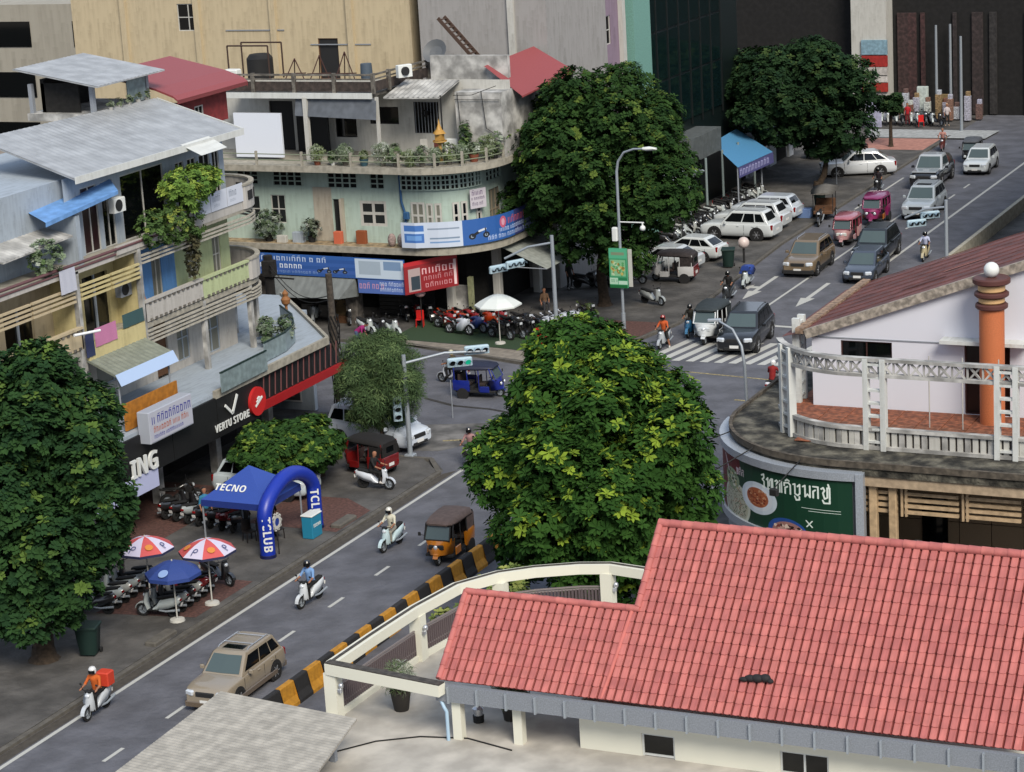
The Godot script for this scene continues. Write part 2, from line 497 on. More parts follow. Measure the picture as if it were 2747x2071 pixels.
# ---------------------------------------------------------------- wheels and vehicles
var wheel_cache := {}
func xbasis() -> Basis: return Basis(Vector3(0, -1, 0), Vector3(1, 0, 0), Vector3(0, 0, 1))   # bas.y along x
func wheel(parent: Node, o: Vector3, r: float, w: float, rim_mat: Material, spokes := 5):
	var key := [r, w, spokes]
	if not wheel_cache.has(key):
		var t := MB.new()
		t.lathe([Vector2(r * .62, -w * .42), Vector2(r * .9, -w * .5), Vector2(r * .985, -w * .36), Vector2(r, 0), Vector2(r * .985, w * .36), Vector2(r * .9, w * .5), Vector2(r * .62, w * .42)], Vector3.ZERO, 18, xbasis())
		var k := MB.new()
		k.lathe([Vector2(r * .64, -w * .4), Vector2(r * .62, w * .4)], Vector3.ZERO, 18, xbasis())
		for s in [-1, 1]:
			for i in spokes:
				var a := TAU * i / spokes
				k.beam(Vector3(s * w * .36, 0, 0), Vector3(s * w * .36, sin(a) * r * .62, cos(a) * r * .62), r * .17, w * .12)
			k.cyl(Vector3(s * w * .2, 0, 0), Vector3(s * w * .44, 0, 0), r * .16, -1, 8)
		k.lathe([Vector2(0.001, -w * .1), Vector2(r * .63, -w * .1)], Vector3.ZERO, 12, xbasis())
		wheel_cache[key] = [t.commit(), k.commit()]
	var hub := Node3D.new()
	hub.name = "wheel"
	var i := 0
	while parent.has_node(NodePath(String(hub.name))):
		i += 1
		hub.name = "wheel_%03d" % i
	parent.add_child(hub); hub.position = o
	obj("tyre", wheel_cache[key][0], M.rubber, hub)
	obj("rim", wheel_cache[key][1], rim_mat, hub)
func section(hw: float, yb: float, yt: float, z: float, crown := 0.02, tuck := 0.0) -> Array:
	var h := yt - yb
	var half := [Vector2(hw * .8, yb), Vector2(hw * .965, yb + h * .1), Vector2(hw, yb + h * .38), Vector2(hw * .995, yb + h * .6), Vector2(hw * (.97 - tuck), yt - h * .13), Vector2(hw * (.9 - tuck), yt - h * .02), Vector2(hw * .6, yt + crown * .6)]
	var ring := []
	for p in half: ring.append(Vector3(p.x, p.y, z))
	ring.append(Vector3(0, yt + crown, z))
	for i in range(half.size() - 1, -1, -1): ring.append(Vector3(-half[i].x, half[i].y, z))
	return ring
func car(p: Dictionary, label: String, at: Vector3, deg: float, group := "") -> Node3D:
	var t := thing(p.get("called", "parked_car"), label, p.get("cat", "car"), at, deg, group)
	var hl: float = p.L / 2
	var hw: float = p.W / 2
	var belt: float = p.belt
	var body := MB.new()
	var hood: float = p.hood
	var tail: float = p.tail                                # height of the rear deck
	var st := [[hl, .72 * hood, .80, .36], [hl - .06, .84 * hood, .88, .28], [hl - .22, .94 * hood, .955, .24], [hl - .6, hood, .99, .22], [p.cowl, belt - .03, 1.0, .22], [p.cowl - .3, belt, 1.0, .22], [(p.cowl + p.back) / 2, belt + .01, 1.0, .22], [p.back + .25, belt + .02, 1.0, .22], [minf(p.back, -hl + .3), tail, .985, .24], [-hl + .1, tail - .04, .94, .27], [-hl, tail * .88, .86, .36]]
	var rings := []
	for s in st: rings.append(section(hw * s[2], s[3], s[1], s[0], .025))
	body.loft(rings)
	obj("body", body, p.paint, t)
	if p.has("lower"):
		var lw := MB.new()
		for s in [-1, 1]: lw.bevel(Vector3(s * (hw - .02), .36, 0), Vector3(.09, .2, p.L - 1.7), .03)
		lw.bevel(Vector3(0, .36, hl - .12), Vector3(p.W * .93, .22, .3), .05); lw.bevel(Vector3(0, .38, -hl + .12), Vector3(p.W * .93, .24, .3), .05)
		obj("lower_cladding", lw, p.lower, t)
	# greenhouse
	var r0 := [p.cowl, p.back, hw * .93, belt - .06]
	var r1 := [p.wtop, p.rtop, hw * .76, p.H - .07]
	var r2 := [p.wtop - .14, p.rtop + .12, hw * .66, p.H - .01]
	var cab := MB.new()
	var cr := []
	for q in [r0, r1, r2]:
		var ring := []
		var e := .07
		for c in [Vector2(q[2], q[0] - e), Vector2(q[2] - e, q[0]), Vector2(0, q[0] + .05), Vector2(-q[2] + e, q[0]), Vector2(-q[2], q[0] - e), Vector2(-q[2], q[1] + e), Vector2(-q[2] + e, q[1]), Vector2(0, q[1] - .03), Vector2(q[2] - e, q[1]), Vector2(q[2], q[1] + e)]:
			ring.append(Vector3(c.x, q[3], c.y))
		cr.append(ring)
	cab.loft(cr, true, false, true)
	obj("cabin_shell", cab, p.get("shell", p.paint), t)
	if p.get("sunroof", false):
		var sr := MB.new(); sr.bevel(Vector3(0, p.H - .005, p.wtop - .5), Vector3(.86, .02, .42), .008); obj("sunroof", sr, M.glass, t)
	var face := func(side: int, u: float, w: float) -> Vector3:      # a point on the greenhouse, 1 cm proud
		var k: float = w
		var z0 := lerpf(r0[0], r1[0], k); var z1 := lerpf(r0[1], r1[1], k)
		var x := lerpf(r0[2], r1[2], k); var y := lerpf(r0[3], r1[3], k)
		if side == 0: return Vector3(lerpf(-x + .05, x - .05, u), y + .006, z0 + .012 + .05 * (1 - absf(u * 2 - 1)))
		if side == 1: return Vector3(lerpf(x - .05, -x + .05, u), y + .006, z1 - .012 - .03 * (1 - absf(u * 2 - 1)))
		if side == 2: return Vector3(x + .012, y, lerpf(z1 + .08, z0 - .08, u))
		return Vector3(-x - .012, y, lerpf(z1 + .08, z0 - .08, u))
	var glass := func(called: String, side: int, u0: float, u1: float, w0: float, w1: float, m: Material, slant0 := 0.0, slant1 := 0.0):
		var g := MB.new()
		var n := 4
		for i in n:
			var a := lerpf(u0, u1, float(i) / n); var b := lerpf(u0, u1, float(i + 1) / n)
			var a1 := lerpf(u0 + slant0, u1 + slant1, float(i) / n); var b1 := lerpf(u0 + slant0, u1 + slant1, float(i + 1) / n)
			if side == 3: g.quad(face.call(side, b, w0), face.call(side, a, w0), face.call(side, a1, w1), face.call(side, b1, w1))
			else: g.quad(face.call(side, a, w0), face.call(side, b, w0), face.call(side, b1, w1), face.call(side, a1, w1))
		obj(called, g, m, t)
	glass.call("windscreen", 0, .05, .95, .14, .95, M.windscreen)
	glass.call("rear_window", 1, .08, .92, .3, .9, M.glass)
	for sd in [2, 3]:
		glass.call("side_window", sd, .58, .97, .2, .9, M.glass, 0.0, -.02)
		glass.call("side_window", sd, .27, .555, .2, .9, M.glass)
		glass.call("side_window", sd, .03, .245, .24, .88, M.glass, .03, 0.0)
	for s in [-1, 1]:
		for z in [p.axf, p.axr]:
			var wl := MB.new(); wl.cyl(Vector3(s * (hw - .2), p.r + .01, z), Vector3(s * (hw + .006), p.r + .01, z), p.r + .075, -1, 18)
			obj("wheel_arch", wl, M.dark, t)
			wheel(t, Vector3(s * (hw - .095), p.r, z), p.r, .23, p.get("rim", M.chrome), p.get("spokes", 6))
		var hd := MB.new(); hd.bevel(Vector3(s * hw * .68, hood * .78, hl - .1), Vector3(hw * .42, .17, .22), .05, Basis(Vector3.UP, s * .35)); obj("headlight", hd, M.headlamp, t)
		var tl := MB.new(); tl.bevel(Vector3(s * hw * .83, tail * .80, -hl + .1), Vector3(.2, .3 if tail > .95 else .17, .16), .04); obj("tail_light", tl, M.tail, t)
		var mr := MB.new(); mr.bevel(Vector3(s * (hw + .1), belt + .07, p.cowl - .42), Vector3(.2, .15, .11), .04); obj("wing_mirror", mr, p.paint, t)
		for z in [(p.cowl + p.back) / 2 - .5, (p.cowl + p.back) / 2 + .5]:
			var dh := MB.new(); dh.bevel(Vector3(s * (hw - .005), belt - .16, z - .1), Vector3(.05, .03, .16), .01); obj("door_handle", dh, p.paint, t)
		if p.get("rails", false):
			var rl := MB.new(); rl.tube([Vector3(s * hw * .66, p.H - .02, p.wtop - .3), Vector3(s * hw * .66, p.H + .05, p.wtop - .45), Vector3(s * hw * .66, p.H + .05, p.rtop + .35), Vector3(s * hw * .66, p.H - .02, p.rtop + .2)], .02); obj("roof_rail", rl, p.get("railmat", M.chrome), t)
	if p.get("rails", false) and p.get("bars", false):
		for z in [p.wtop - .8, p.rtop + .5]:
			var cb := MB.new(); cb.tube([Vector3(-hw * .66, p.H + .05, z), Vector3(hw * .66, p.H + .05, z)], .018); obj("cross_bar", cb, M.chrome, t)
	var seam := MB.new()
	for s in [-1, 1]:
		for z in [p.cowl - .1, (p.cowl + p.back) / 2 + .0, p.back + .7]: seam.span(Vector3(s * (hw - .004) - .003, .36, z - .008), Vector3(s * (hw - .004) + .003, belt - .1, z + .008))
	obj("door_seam", seam, M.dark, t)
	var gr := MB.new(); gr.bevel(Vector3(0, hood * .74, hl - .035), Vector3(hw * .85, .17, .1), .03); obj("grille", gr, M.dark, t)
	var lg := MB.new(); lg.bevel(Vector3(0, .37, hl - .03), Vector3(hw * 1.1, .14, .1), .03); obj("lower_grille", lg, M.dark, t)
	for z in [[hl + .012, .46], [-hl - .012, tail * .6]]:
		var pl := MB.new(); pl.box(Vector3(0, z[1], z[0]), Vector3(.42, .13, .02)); obj("number_plate", pl, M.plate, t)
	return t
func suv(c: Color) -> Dictionary: return {"L": 4.65, "W": 1.86, "H": 1.72, "belt": 1.06, "hood": 1.0, "tail": 1.06, "cowl": 1.05, "back": -2.12, "wtop": .38, "rtop": -1.75, "axf": 1.4, "axr": -1.36, "r": .36, "paint": paint(c)}
func sedan(c: Color) -> Dictionary: return {"L": 4.5, "W": 1.75, "H": 1.48, "belt": .92, "hood": .84, "tail": 1.02, "cowl": 1.2, "back": -2.0, "wtop": .3, "rtop": -1.1, "axf": 1.38, "axr": -1.32, "r": .31, "paint": paint(c)}

func scooter(c: Color, label: String, at: Vector3, deg: float, group := "") -> Node3D:
	var dark: Material = M.black
	var t := thing("motor_scooter", label, "motor scooter", at, deg, group)
	wheel(t, Vector3(0, .27, .64), .27, .11, M.steel, 5); wheel(t, Vector3(0, .27, -.62), .27, .12, M.dark, 5)
	var p := paint(c)
	var b := MB.new()
	var rings := []
	for s in [[-.98, .04, .66, .8], [-.85, .12, .52, .86], [-.5, .17, .40, .78], [-.15, .17, .32, .70], [.0, .15, .27, .5], [.18, .14, .26, .36]]:
		rings.append([Vector3(s[1], s[2], s[0]), Vector3(s[1] * 1.05, (s[2] + s[3]) / 2, s[0]), Vector3(s[1] * .8, s[3], s[0]), Vector3(-s[1] * .8, s[3], s[0]), Vector3(-s[1] * 1.05, (s[2] + s[3]) / 2, s[0]), Vector3(-s[1], s[2], s[0])])
	rings.reverse()
	b.loft(rings); obj("body", b, p, t)
	var fl := MB.new(); fl.bevel(Vector3(0, .29, .2), Vector3(.34, .06, .42), .02); obj("footboard", fl, dark, t)
	var ls := MB.new()
	ls.loft([[Vector3(.2, .3, .38), Vector3(0, .3, .5), Vector3(-.2, .3, .38), Vector3(0, .3, .33)], [Vector3(.24, .62, .46), Vector3(0, .6, .62), Vector3(-.24, .62, .46), Vector3(0, .62, .40)], [Vector3(.16, .98, .4), Vector3(0, .98, .52), Vector3(-.16, .98, .4), Vector3(0, .98, .34)]])
	obj("front_cowl", ls, p, t)
	var se := MB.new(); se.loft([[Vector3(.11, .72, .0), Vector3(.1, .78, .0), Vector3(-.1, .78, .0), Vector3(-.11, .72, .0)], [Vector3(.15, .75, -.3), Vector3(.13, .83, -.3), Vector3(-.13, .83, -.3), Vector3(-.15, .75, -.3)], [Vector3(.12, .84, -.82), Vector3(.1, .9, -.82), Vector3(-.1, .9, -.82), Vector3(-.12, .84, -.82)]]); obj("seat", se, M.rubber, t)
	var ff := MB.new()
	for i in 7:
		var a0 := lerpf(.1, 2.5, i / 7.0); var a1 := lerpf(.1, 2.5, (i + 1) / 7.0)
		var q := func(a: float, x: float) -> Vector3: return Vector3(x, .27 + sin(a) * .31, .64 + cos(a) * .31)
		ff.quad(q.call(a0, -.075), q.call(a0, .075), q.call(a1, .075), q.call(a1, -.075))
		for s in [-1, 1]: ff.quad(q.call(a0, s * .075), q.call(a1, s * .075), q.call(a1, s * .075) - Vector3(0, .04, 0), q.call(a0, s * .075) - Vector3(0, .04, 0))
	obj("front_fender", ff, p, t)
	var fk := MB.new()
	for s in [-1, 1]: fk.tube([Vector3(s * .08, .27, .64), Vector3(s * .07, .7, .5)], .022)
	obj("fork", fk, M.dark, t)
	var hb := MB.new(); hb.tube([Vector3(-.33, 1.03, .34), Vector3(-.12, 1.02, .43), Vector3(.12, 1.02, .43), Vector3(.33, 1.03, .34)], .018); hb.bevel(Vector3(0, 1.01, .43), Vector3(.24, .1, .14), .04); obj("handlebar", hb, dark, t)
	var hl := MB.new(); hl.ball(Vector3(0, .86, .52), Vector3(.1, .08, .06), 8, 6); obj("headlight", hl, M.headlamp, t)
	for s in [-1, 1]:
		var m := MB.new(); m.tube([Vector3(s * .24, 1.03, .37), Vector3(s * .3, 1.2, .36)], .008, -1, 4); m.ball(Vector3(s * .31, 1.22, .36), Vector3(.055, .045, .015), 8, 5); obj("mirror", m, M.dark, t)
	var tl := MB.new(); tl.bevel(Vector3(0, .73, -.97), Vector3(.16, .08, .06), .02); obj("tail_light", tl, M.tail, t)
	var pl := MB.new(); pl.box(Vector3(0, .55, -1.0), Vector3(.17, .13, .015), Basis(Vector3.RIGHT, -.25)); obj("number_plate", pl, M.plate, t)
	var ex := MB.new(); ex.tube([Vector3(.15, .3, -.1), Vector3(.17, .28, -.4), Vector3(.17, .36, -.95)], .035, .05, 8); obj("exhaust", ex, M.steel, t)
	return t
func motorbike(c: Color, label: String, at: Vector3, deg: float, group := "", faired := true, rimc: Material = null) -> Node3D:
	var t := thing("motorcycle", label, "motorcycle", at, deg, group)
	var rm: Material = rimc if rimc else M.steel
	wheel(t, Vector3(0, .31, .69), .31, .12, rm, 6); wheel(t, Vector3(0, .31, -.69), .31, .16, rm, 6)
	var p := paint(c)
	var tk := MB.new(); tk.loft([[Vector3(.07, .72, .38), Vector3(.06, .86, .38), Vector3(-.06, .86, .38), Vector3(-.07, .72, .38)], [Vector3(.16, .70, .2), Vector3(.12, .98, .2), Vector3(-.12, .98, .2), Vector3(-.16, .70, .2)], [Vector3(.1, .72, -.15), Vector3(.08, .86, -.15), Vector3(-.08, .86, -.15), Vector3(-.1, .72, -.15)]]); obj("tank", tk, p, t)
	var se := MB.new(); se.loft([[Vector3(.1, .74, -.12), Vector3(.1, .83, -.12), Vector3(-.1, .83, -.12), Vector3(-.1, .74, -.12)], [Vector3(.13, .76, -.45), Vector3(.11, .84, -.45), Vector3(-.11, .84, -.45), Vector3(-.13, .76, -.45)], [Vector3(.07, .86, -.82), Vector3(.06, .92, -.82), Vector3(-.06, .92, -.82), Vector3(-.07, .86, -.82)]]); obj("seat", se, M.rubber, t)
	var tc := MB.new(); tc.loft([[Vector3(.12, .66, -.3), Vector3(.13, .76, -.3), Vector3(-.13, .76, -.3), Vector3(-.12, .66, -.3)], [Vector3(.06, .82, -.98), Vector3(.06, .9, -.98), Vector3(-.06, .9, -.98), Vector3(-.06, .82, -.98)]]); obj("tail_cowl", tc, p, t)
	var en := MB.new(); en.bevel(Vector3(0, .46, .1), Vector3(.3, .36, .42), .05); en.bevel(Vector3(0, .4, -.2), Vector3(.26, .22, .3), .05); obj("engine", en, M.dark, t)
	var fr := MB.new()
	for s in [-1, 1]:
		fr.tube([Vector3(s * .1, .31, -.69), Vector3(s * .12, .42, -.2)], .03); fr.tube([Vector3(s * .1, .31, .69), Vector3(s * .09, .95, .45)], .027); fr.tube([Vector3(s * .12, .66, .35), Vector3(s * .12, .5, -.2)], .025)
	obj("frame", fr, M.dark, t)
	var hb := MB.new(); hb.tube([Vector3(-.36, 1.03, .3), Vector3(-.14, 1.0, .4), Vector3(.14, 1.0, .4), Vector3(.36, 1.03, .3)], .016); obj("handlebar", hb, M.dark, t)
	var ff := MB.new()
	for i in 6:
		var a0 := lerpf(.3, 2.4, i / 6.0); var a1 := lerpf(.3, 2.4, (i + 1) / 6.0)
		ff.quad(Vector3(-.07, .31 + sin(a0) * .345, .69 + cos(a0) * .345), Vector3(.07, .31 + sin(a0) * .345, .69 + cos(a0) * .345), Vector3(.07, .31 + sin(a1) * .345, .69 + cos(a1) * .345), Vector3(-.07, .31 + sin(a1) * .345, .69 + cos(a1) * .345))
	obj("front_fender", ff, p, t)
	if faired:
		var fa := MB.new(); fa.loft([[Vector3(.04, .7, .74), Vector3(.03, .88, .72), Vector3(-.03, .88, .72), Vector3(-.04, .7, .74)], [Vector3(.2, .5, .5), Vector3(.17, .98, .5), Vector3(-.17, .98, .5), Vector3(-.2, .5, .5)], [Vector3(.21, .26, .3), Vector3(.19, .86, .3), Vector3(-.19, .86, .3), Vector3(-.21, .26, .3)], [Vector3(.18, .24, -.1), Vector3(.17, .6, -.05), Vector3(-.17, .6, -.05), Vector3(-.18, .24, -.1)]]); obj("fairing", fa, p, t)
		var ws := MB.new(); ws.quad(Vector3(-.12, .95, .6), Vector3(.12, .95, .6), Vector3(.09, 1.12, .46), Vector3(-.09, 1.12, .46)); obj("windshield", ws, M.glass, t)
	else:
		var sh := MB.new()
		for s in [-1, 1]: sh.bevel(Vector3(s * .17, .74, .3), Vector3(.06, .24, .3), .03, Basis(Vector3.RIGHT, .5))
		obj("shroud", sh, p, t)
	var hl := MB.new(); hl.bevel(Vector3(0, .86, .69 if faired else .56), Vector3(.2, .12, .08), .03); obj("headlight", hl, M.headlamp, t)
	for s in [-1, 1]:
		var m := MB.new(); m.tube([Vector3(s * .26, 1.02, .36), Vector3(s * .33, 1.2, .34)], .008, -1, 4); m.ball(Vector3(s * .34, 1.22, .34), Vector3(.05, .035, .014), 8, 5); obj("mirror", m, M.dark, t)
	var ex := MB.new(); ex.tube([Vector3(.15, .3, .1), Vector3(.17, .3, -.3), Vector3(.2, .52, -.85)], .035, .055, 8); obj("exhaust", ex, M.steel, t)
	var pl := MB.new(); pl.box(Vector3(0, .66, -.98), Vector3(.17, .13, .015)); obj("number_plate", pl, M.plate, t)
	return t
func tuktuk(o: Dictionary, label: String, at: Vector3, deg: float, group := "") -> Node3D:
	var t := thing("auto_rickshaw", label, "auto rickshaw", at, deg, group)
	var bp: Material = o.body
	var rf: Material = o.roof
	wheel(t, Vector3(0, .24, 1.0), .24, .12, M.steel, 4)
	for s in [-1, 1]: wheel(t, Vector3(s * .53, .24, -.78), .24, .13, M.steel, 4)
	var ch := MB.new(); ch.bevel(Vector3(0, .36, -.15), Vector3(1.12, .1, 2.1), .03); ch.box(Vector3(0, .4, -.75), Vector3(.8, .3, .9)); obj("floor_pan", ch, M.dark, t)
	var nose := MB.new()
	var R := func(w: float, y0: float, y1: float, z: float) -> Array: return [Vector3(w, y0, z), Vector3(w, y1, z), Vector3(-w, y1, z), Vector3(-w, y0, z)]
	nose.loft([[Vector3(.22, .45, 1.14), Vector3(0, .45, 1.2), Vector3(-.22, .45, 1.14), Vector3(-.5, .4, .72), Vector3(.5, .4, .72)], [Vector3(.3, .72, 1.12), Vector3(0, .72, 1.2), Vector3(-.3, .72, 1.12), Vector3(-.58, .7, .68), Vector3(.58, .7, .68)], [Vector3(.46, .98, .98), Vector3(0, .98, 1.06), Vector3(-.46, .98, .98), Vector3(-.6, .98, .64), Vector3(.6, .98, .64)]])
	obj("front_panel", nose, bp, t)
	var mf := MB.new()
	for i in 6:
		var a0 := lerpf(.35, 2.7, i / 6.0); var a1 := lerpf(.35, 2.7, (i + 1) / 6.0)
		mf.quad(Vector3(-.1, .24 + sin(a0) * .3, 1.0 + cos(a0) * .3), Vector3(.1, .24 + sin(a0) * .3, 1.0 + cos(a0) * .3), Vector3(.1, .24 + sin(a1) * .3, 1.0 + cos(a1) * .3), Vector3(-.1, .24 + sin(a1) * .3, 1.0 + cos(a1) * .3))
	mf.bevel(Vector3(0, .48, 1.13), Vector3(.24, .13, .2), .05)
	obj("front_fender", mf, bp, t)
	var bk := MB.new(); bk.bevel(Vector3(0, .76, 1.1), Vector3(.62, .17, .12), .04); obj("bumper_mask", bk, o.get("mask", M.dark), t)
	for s in ([-1, 1] if o.get("twin", false) else [0]):
		var hl := MB.new(); hl.ball(Vector3(s * .24, .76, 1.17), Vector3(.085, .085, .05), 10, 7); obj("headlight", hl, M.headlamp, t)
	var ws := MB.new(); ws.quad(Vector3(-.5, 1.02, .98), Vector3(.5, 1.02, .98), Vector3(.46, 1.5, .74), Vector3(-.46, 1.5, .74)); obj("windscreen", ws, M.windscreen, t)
	var fr := MB.new()
	for s in [-1, 1]:
		fr.tube([Vector3(s * .58, .96, .82), Vector3(s * .54, 1.56, .64)], .035); fr.tube([Vector3(s * .51, .99, 1.0), Vector3(s * .47, 1.54, .73)], .028)
		fr.tube([Vector3(s * .6, .4, .1), Vector3(s * .57, 1.56, .08)], .025); fr.tube([Vector3(s * .61, .9, -.5), Vector3(s * .57, 1.56, -.55)], .028); fr.tube([Vector3(s * .6, .9, -1.2), Vector3(s * .56, 1.56, -1.22)], .03)
	fr.tube([Vector3(-.52, 1.0, 1.0), Vector3(.52, 1.0, 1.0)], .028); fr.tube([Vector3(-.48, 1.53, .74), Vector3(.48, 1.53, .74)], .028)
	obj("frame", fr, o.get("frame", bp), t)
	var rr := MB.new()
	var rings := []
	for q in [[.86, .40, 1.52, 1.57], [.74, .54, 1.5, 1.66], [.3, .6, 1.48, 1.71], [-.5, .62, 1.46, 1.72], [-1.1, .61, 1.42, 1.68], [-1.3, .55, 1.36, 1.56]]:
		rings.append([Vector3(q[1], q[2], q[0]), Vector3(q[1], q[2] + .07, q[0]), Vector3(q[1] * .86, q[3], q[0]), Vector3(0, q[3] + .03, q[0]), Vector3(-q[1] * .86, q[3], q[0]), Vector3(-q[1], q[2] + .07, q[0]), Vector3(-q[1], q[2], q[0])])
	rr.loft(rings); obj("roof", rr, rf, t)
	for s in [-1, 1]:
		var sp := MB.new(); sp.loft([[Vector3(s * .52, .34, -.42), Vector3(s * .62, .38, -.42), Vector3(s * .62, .92, -.42), Vector3(s * .52, .92, -.42)], [Vector3(s * .56, .34, -.8), Vector3(s * .67, .4, -.8), Vector3(s * .66, .94, -.8), Vector3(s * .54, .94, -.8)], [Vector3(s * .5, .38, -1.3), Vector3(s * .58, .44, -1.3), Vector3(s * .6, .94, -1.3), Vector3(s * .5, .94, -1.3)]]); obj("rear_side_panel", sp, bp, t)
		var wa := MB.new(); wa.cyl(Vector3(s * .5, .26, -.78), Vector3(s * .675, .26, -.78), .3, -1, 14); obj("wheel_arch", wa, M.dark, t)
		var sd := MB.new(); sd.bevel(Vector3(s * .585, .5, .38), Vector3(.05, .3, .5), .02); obj("door_panel", sd, o.get("door", bp), t)
		if o.get("curtain", false):
			var cu := MB.new(); cu.box(Vector3(s * .6, 1.2, -.9), Vector3(.02, .56, .7)); obj("side_curtain", cu, rf, t)
		var mi := MB.new(); mi.tube([Vector3(s * .56, 1.1, .84), Vector3(s * .72, 1.16, .9)], .01, -1, 4); mi.bevel(Vector3(s * .74, 1.18, .9), Vector3(.12, .14, .04), .02); obj("mirror", mi, M.dark, t)
		var tl := MB.new(); tl.bevel(Vector3(s * .5, .6, -1.31), Vector3(.12, .12, .05), .02); obj("tail_light", tl, M.tail, t)
	var bpn := MB.new(); bpn.bevel(Vector3(0, .66, -1.29), Vector3(1.05, .56, .06), .02); obj("rear_panel", bpn, o.get("rear", bp), t)
	var bc := MB.new(); bc.box(Vector3(0, 1.2, -1.27), Vector3(1.1, .56, .03)); obj("rear_canvas", bc, rf, t)
	var rw := MB.new(); rw.box(Vector3(0, 1.25, -1.292), Vector3(.5, .26, .02)); obj("rear_window", rw, M.glass, t)
	var s1 := MB.new(); s1.bevel(Vector3(0, .68, -.72), Vector3(1.02, .12, .48), .04); s1.bevel(Vector3(0, .98, -1.02), Vector3(1.02, .5, .12), .04); obj("passenger_seat", s1, M.seat, t)
	var s2 := MB.new(); s2.bevel(Vector3(0, .66, .12), Vector3(.6, .12, .36), .04); s2.bevel(Vector3(0, .9, -.06), Vector3(.6, .36, .08), .03); obj("driver_seat", s2, M.seat, t)
	var hb := MB.new(); hb.tube([Vector3(-.3, 1.05, .56), Vector3(0, 1.0, .66), Vector3(.3, 1.05, .56)], .018); obj("handlebar", hb, M.dark, t)
	var pl := MB.new(); pl.box(Vector3(0, .55, -1.335), Vector3(.36, .14, .015)); obj("number_plate", pl, M.plate, t)
	return t

# ---------------------------------------------------------------- pictures printed on flat signs
class Pic:
	var im: Image
	var r := RandomNumberGenerator.new()
	func _init(w: int, h: int, bg: Color, s := 1): im = Image.create(w, h, false, Image.FORMAT_RGB8); im.fill(bg); r.seed = s
	func rect(x: float, y: float, w: float, h: float, c: Color): im.fill_rect(Rect2i(int(x), int(y), int(w), int(h)), c)
	func disc(cx: float, cy: float, rx: float, ry: float, c: Color):
		for y in range(int(cy - ry), int(cy + ry) + 1):
			var t := (y - cy) / ry
			if absf(t) >= 1: continue
			var hw := rx * sqrt(1 - t * t)
			rect(cx - hw, y, maxf(1, hw * 2), 1, c)
	func line(a: Vector2, b: Vector2, w: float, c: Color):
		var n := int((b - a).length() / maxf(1, w * 0.4)) + 1
		for i in n + 1:
			var p := a.lerp(b, float(i) / n)
			disc(p.x, p.y, w * .5, w * .5, c) if w > 3 else rect(p.x - w * .5, p.y - w * .5, w, w, c)
	func path(o: Vector2, s: float, pts: Array, w: float, c: Color):
		for i in pts.size() - 1: line(o + pts[i] * s, o + pts[i + 1] * s, w, c)
	func script(x: float, y: float, h: float, n: int, c: Color):   # a run of small looped letters too far away to read
		for i in n:
			var k := r.randi_range(0, 3)
			var w := h * .55
			line(Vector2(x, y + h * .2), Vector2(x, y + h), h * .16, c)
			line(Vector2(x + w * .7, y + h * .25), Vector2(x + w * .7, y + h), h * .16, c)
			if k != 1: line(Vector2(x, y + h * .2), Vector2(x + w * .7, y + h * .3), h * .15, c)
			if k == 2: line(Vector2(x + w * .2, y), Vector2(x + w * .8, y + .02), h * .13, c)
			if k == 3: line(Vector2(x, y + h), Vector2(x + w * .7, y + h), h * .13, c)
			x += h * (.78 if r.randf() > .15 else 1.1)
	func mat() -> StandardMaterial3D:
		var m := StandardMaterial3D.new()
		m.albedo_texture = ImageTexture.create_from_image(im); m.roughness = .55
		return m
func sheet(a: Vector3, b: Vector3, d: Vector3, e: Vector3, thick := 0.02) -> MB:       # a printed board: a lower left, b lower right, d upper right, e upper left
	var m := MB.new(); m.use_uv = true
	m.quad_uv(a, b, d, e, Vector2(0, 1), Vector2(1, 1), Vector2(1, 0), Vector2(0, 0))
	var q := (b - a).cross(e - a).normalized() * thick
	for k in [[b, a], [d, b], [e, d], [a, e]]: m.quad_uv(k[0], k[1], k[1] - q, k[0] - q, Vector2(0.001, .001), Vector2(0.002, .001), Vector2(0.002, .002), Vector2(0.001, .002))
	m.quad_uv(b - q, a - q, e - q, d - q, Vector2(0.001, .001), Vector2(0.002, .001), Vector2(0.002, .002), Vector2(0.001, .002))
	return m
func lettering(text: String, size: float, m: Material, parent: Node, xf: Transform3D, depth := 0.03, bold := true) -> MeshInstance3D:
	var t := TextMesh.new()
	var f := SystemFont.new(); f.font_names = PackedStringArray(["Droid Sans"]); f.font_weight = 700 if bold else 400
	t.font = f; t.font_size = 64; t.pixel_size = size / 64.0 * 1.35; t.depth = depth; t.text = text
	var o := MeshInstance3D.new(); o.mesh = t; o.material_override = m; o.name = "lettering"
	parent.add_child(o, true); o.transform = xf
	return o

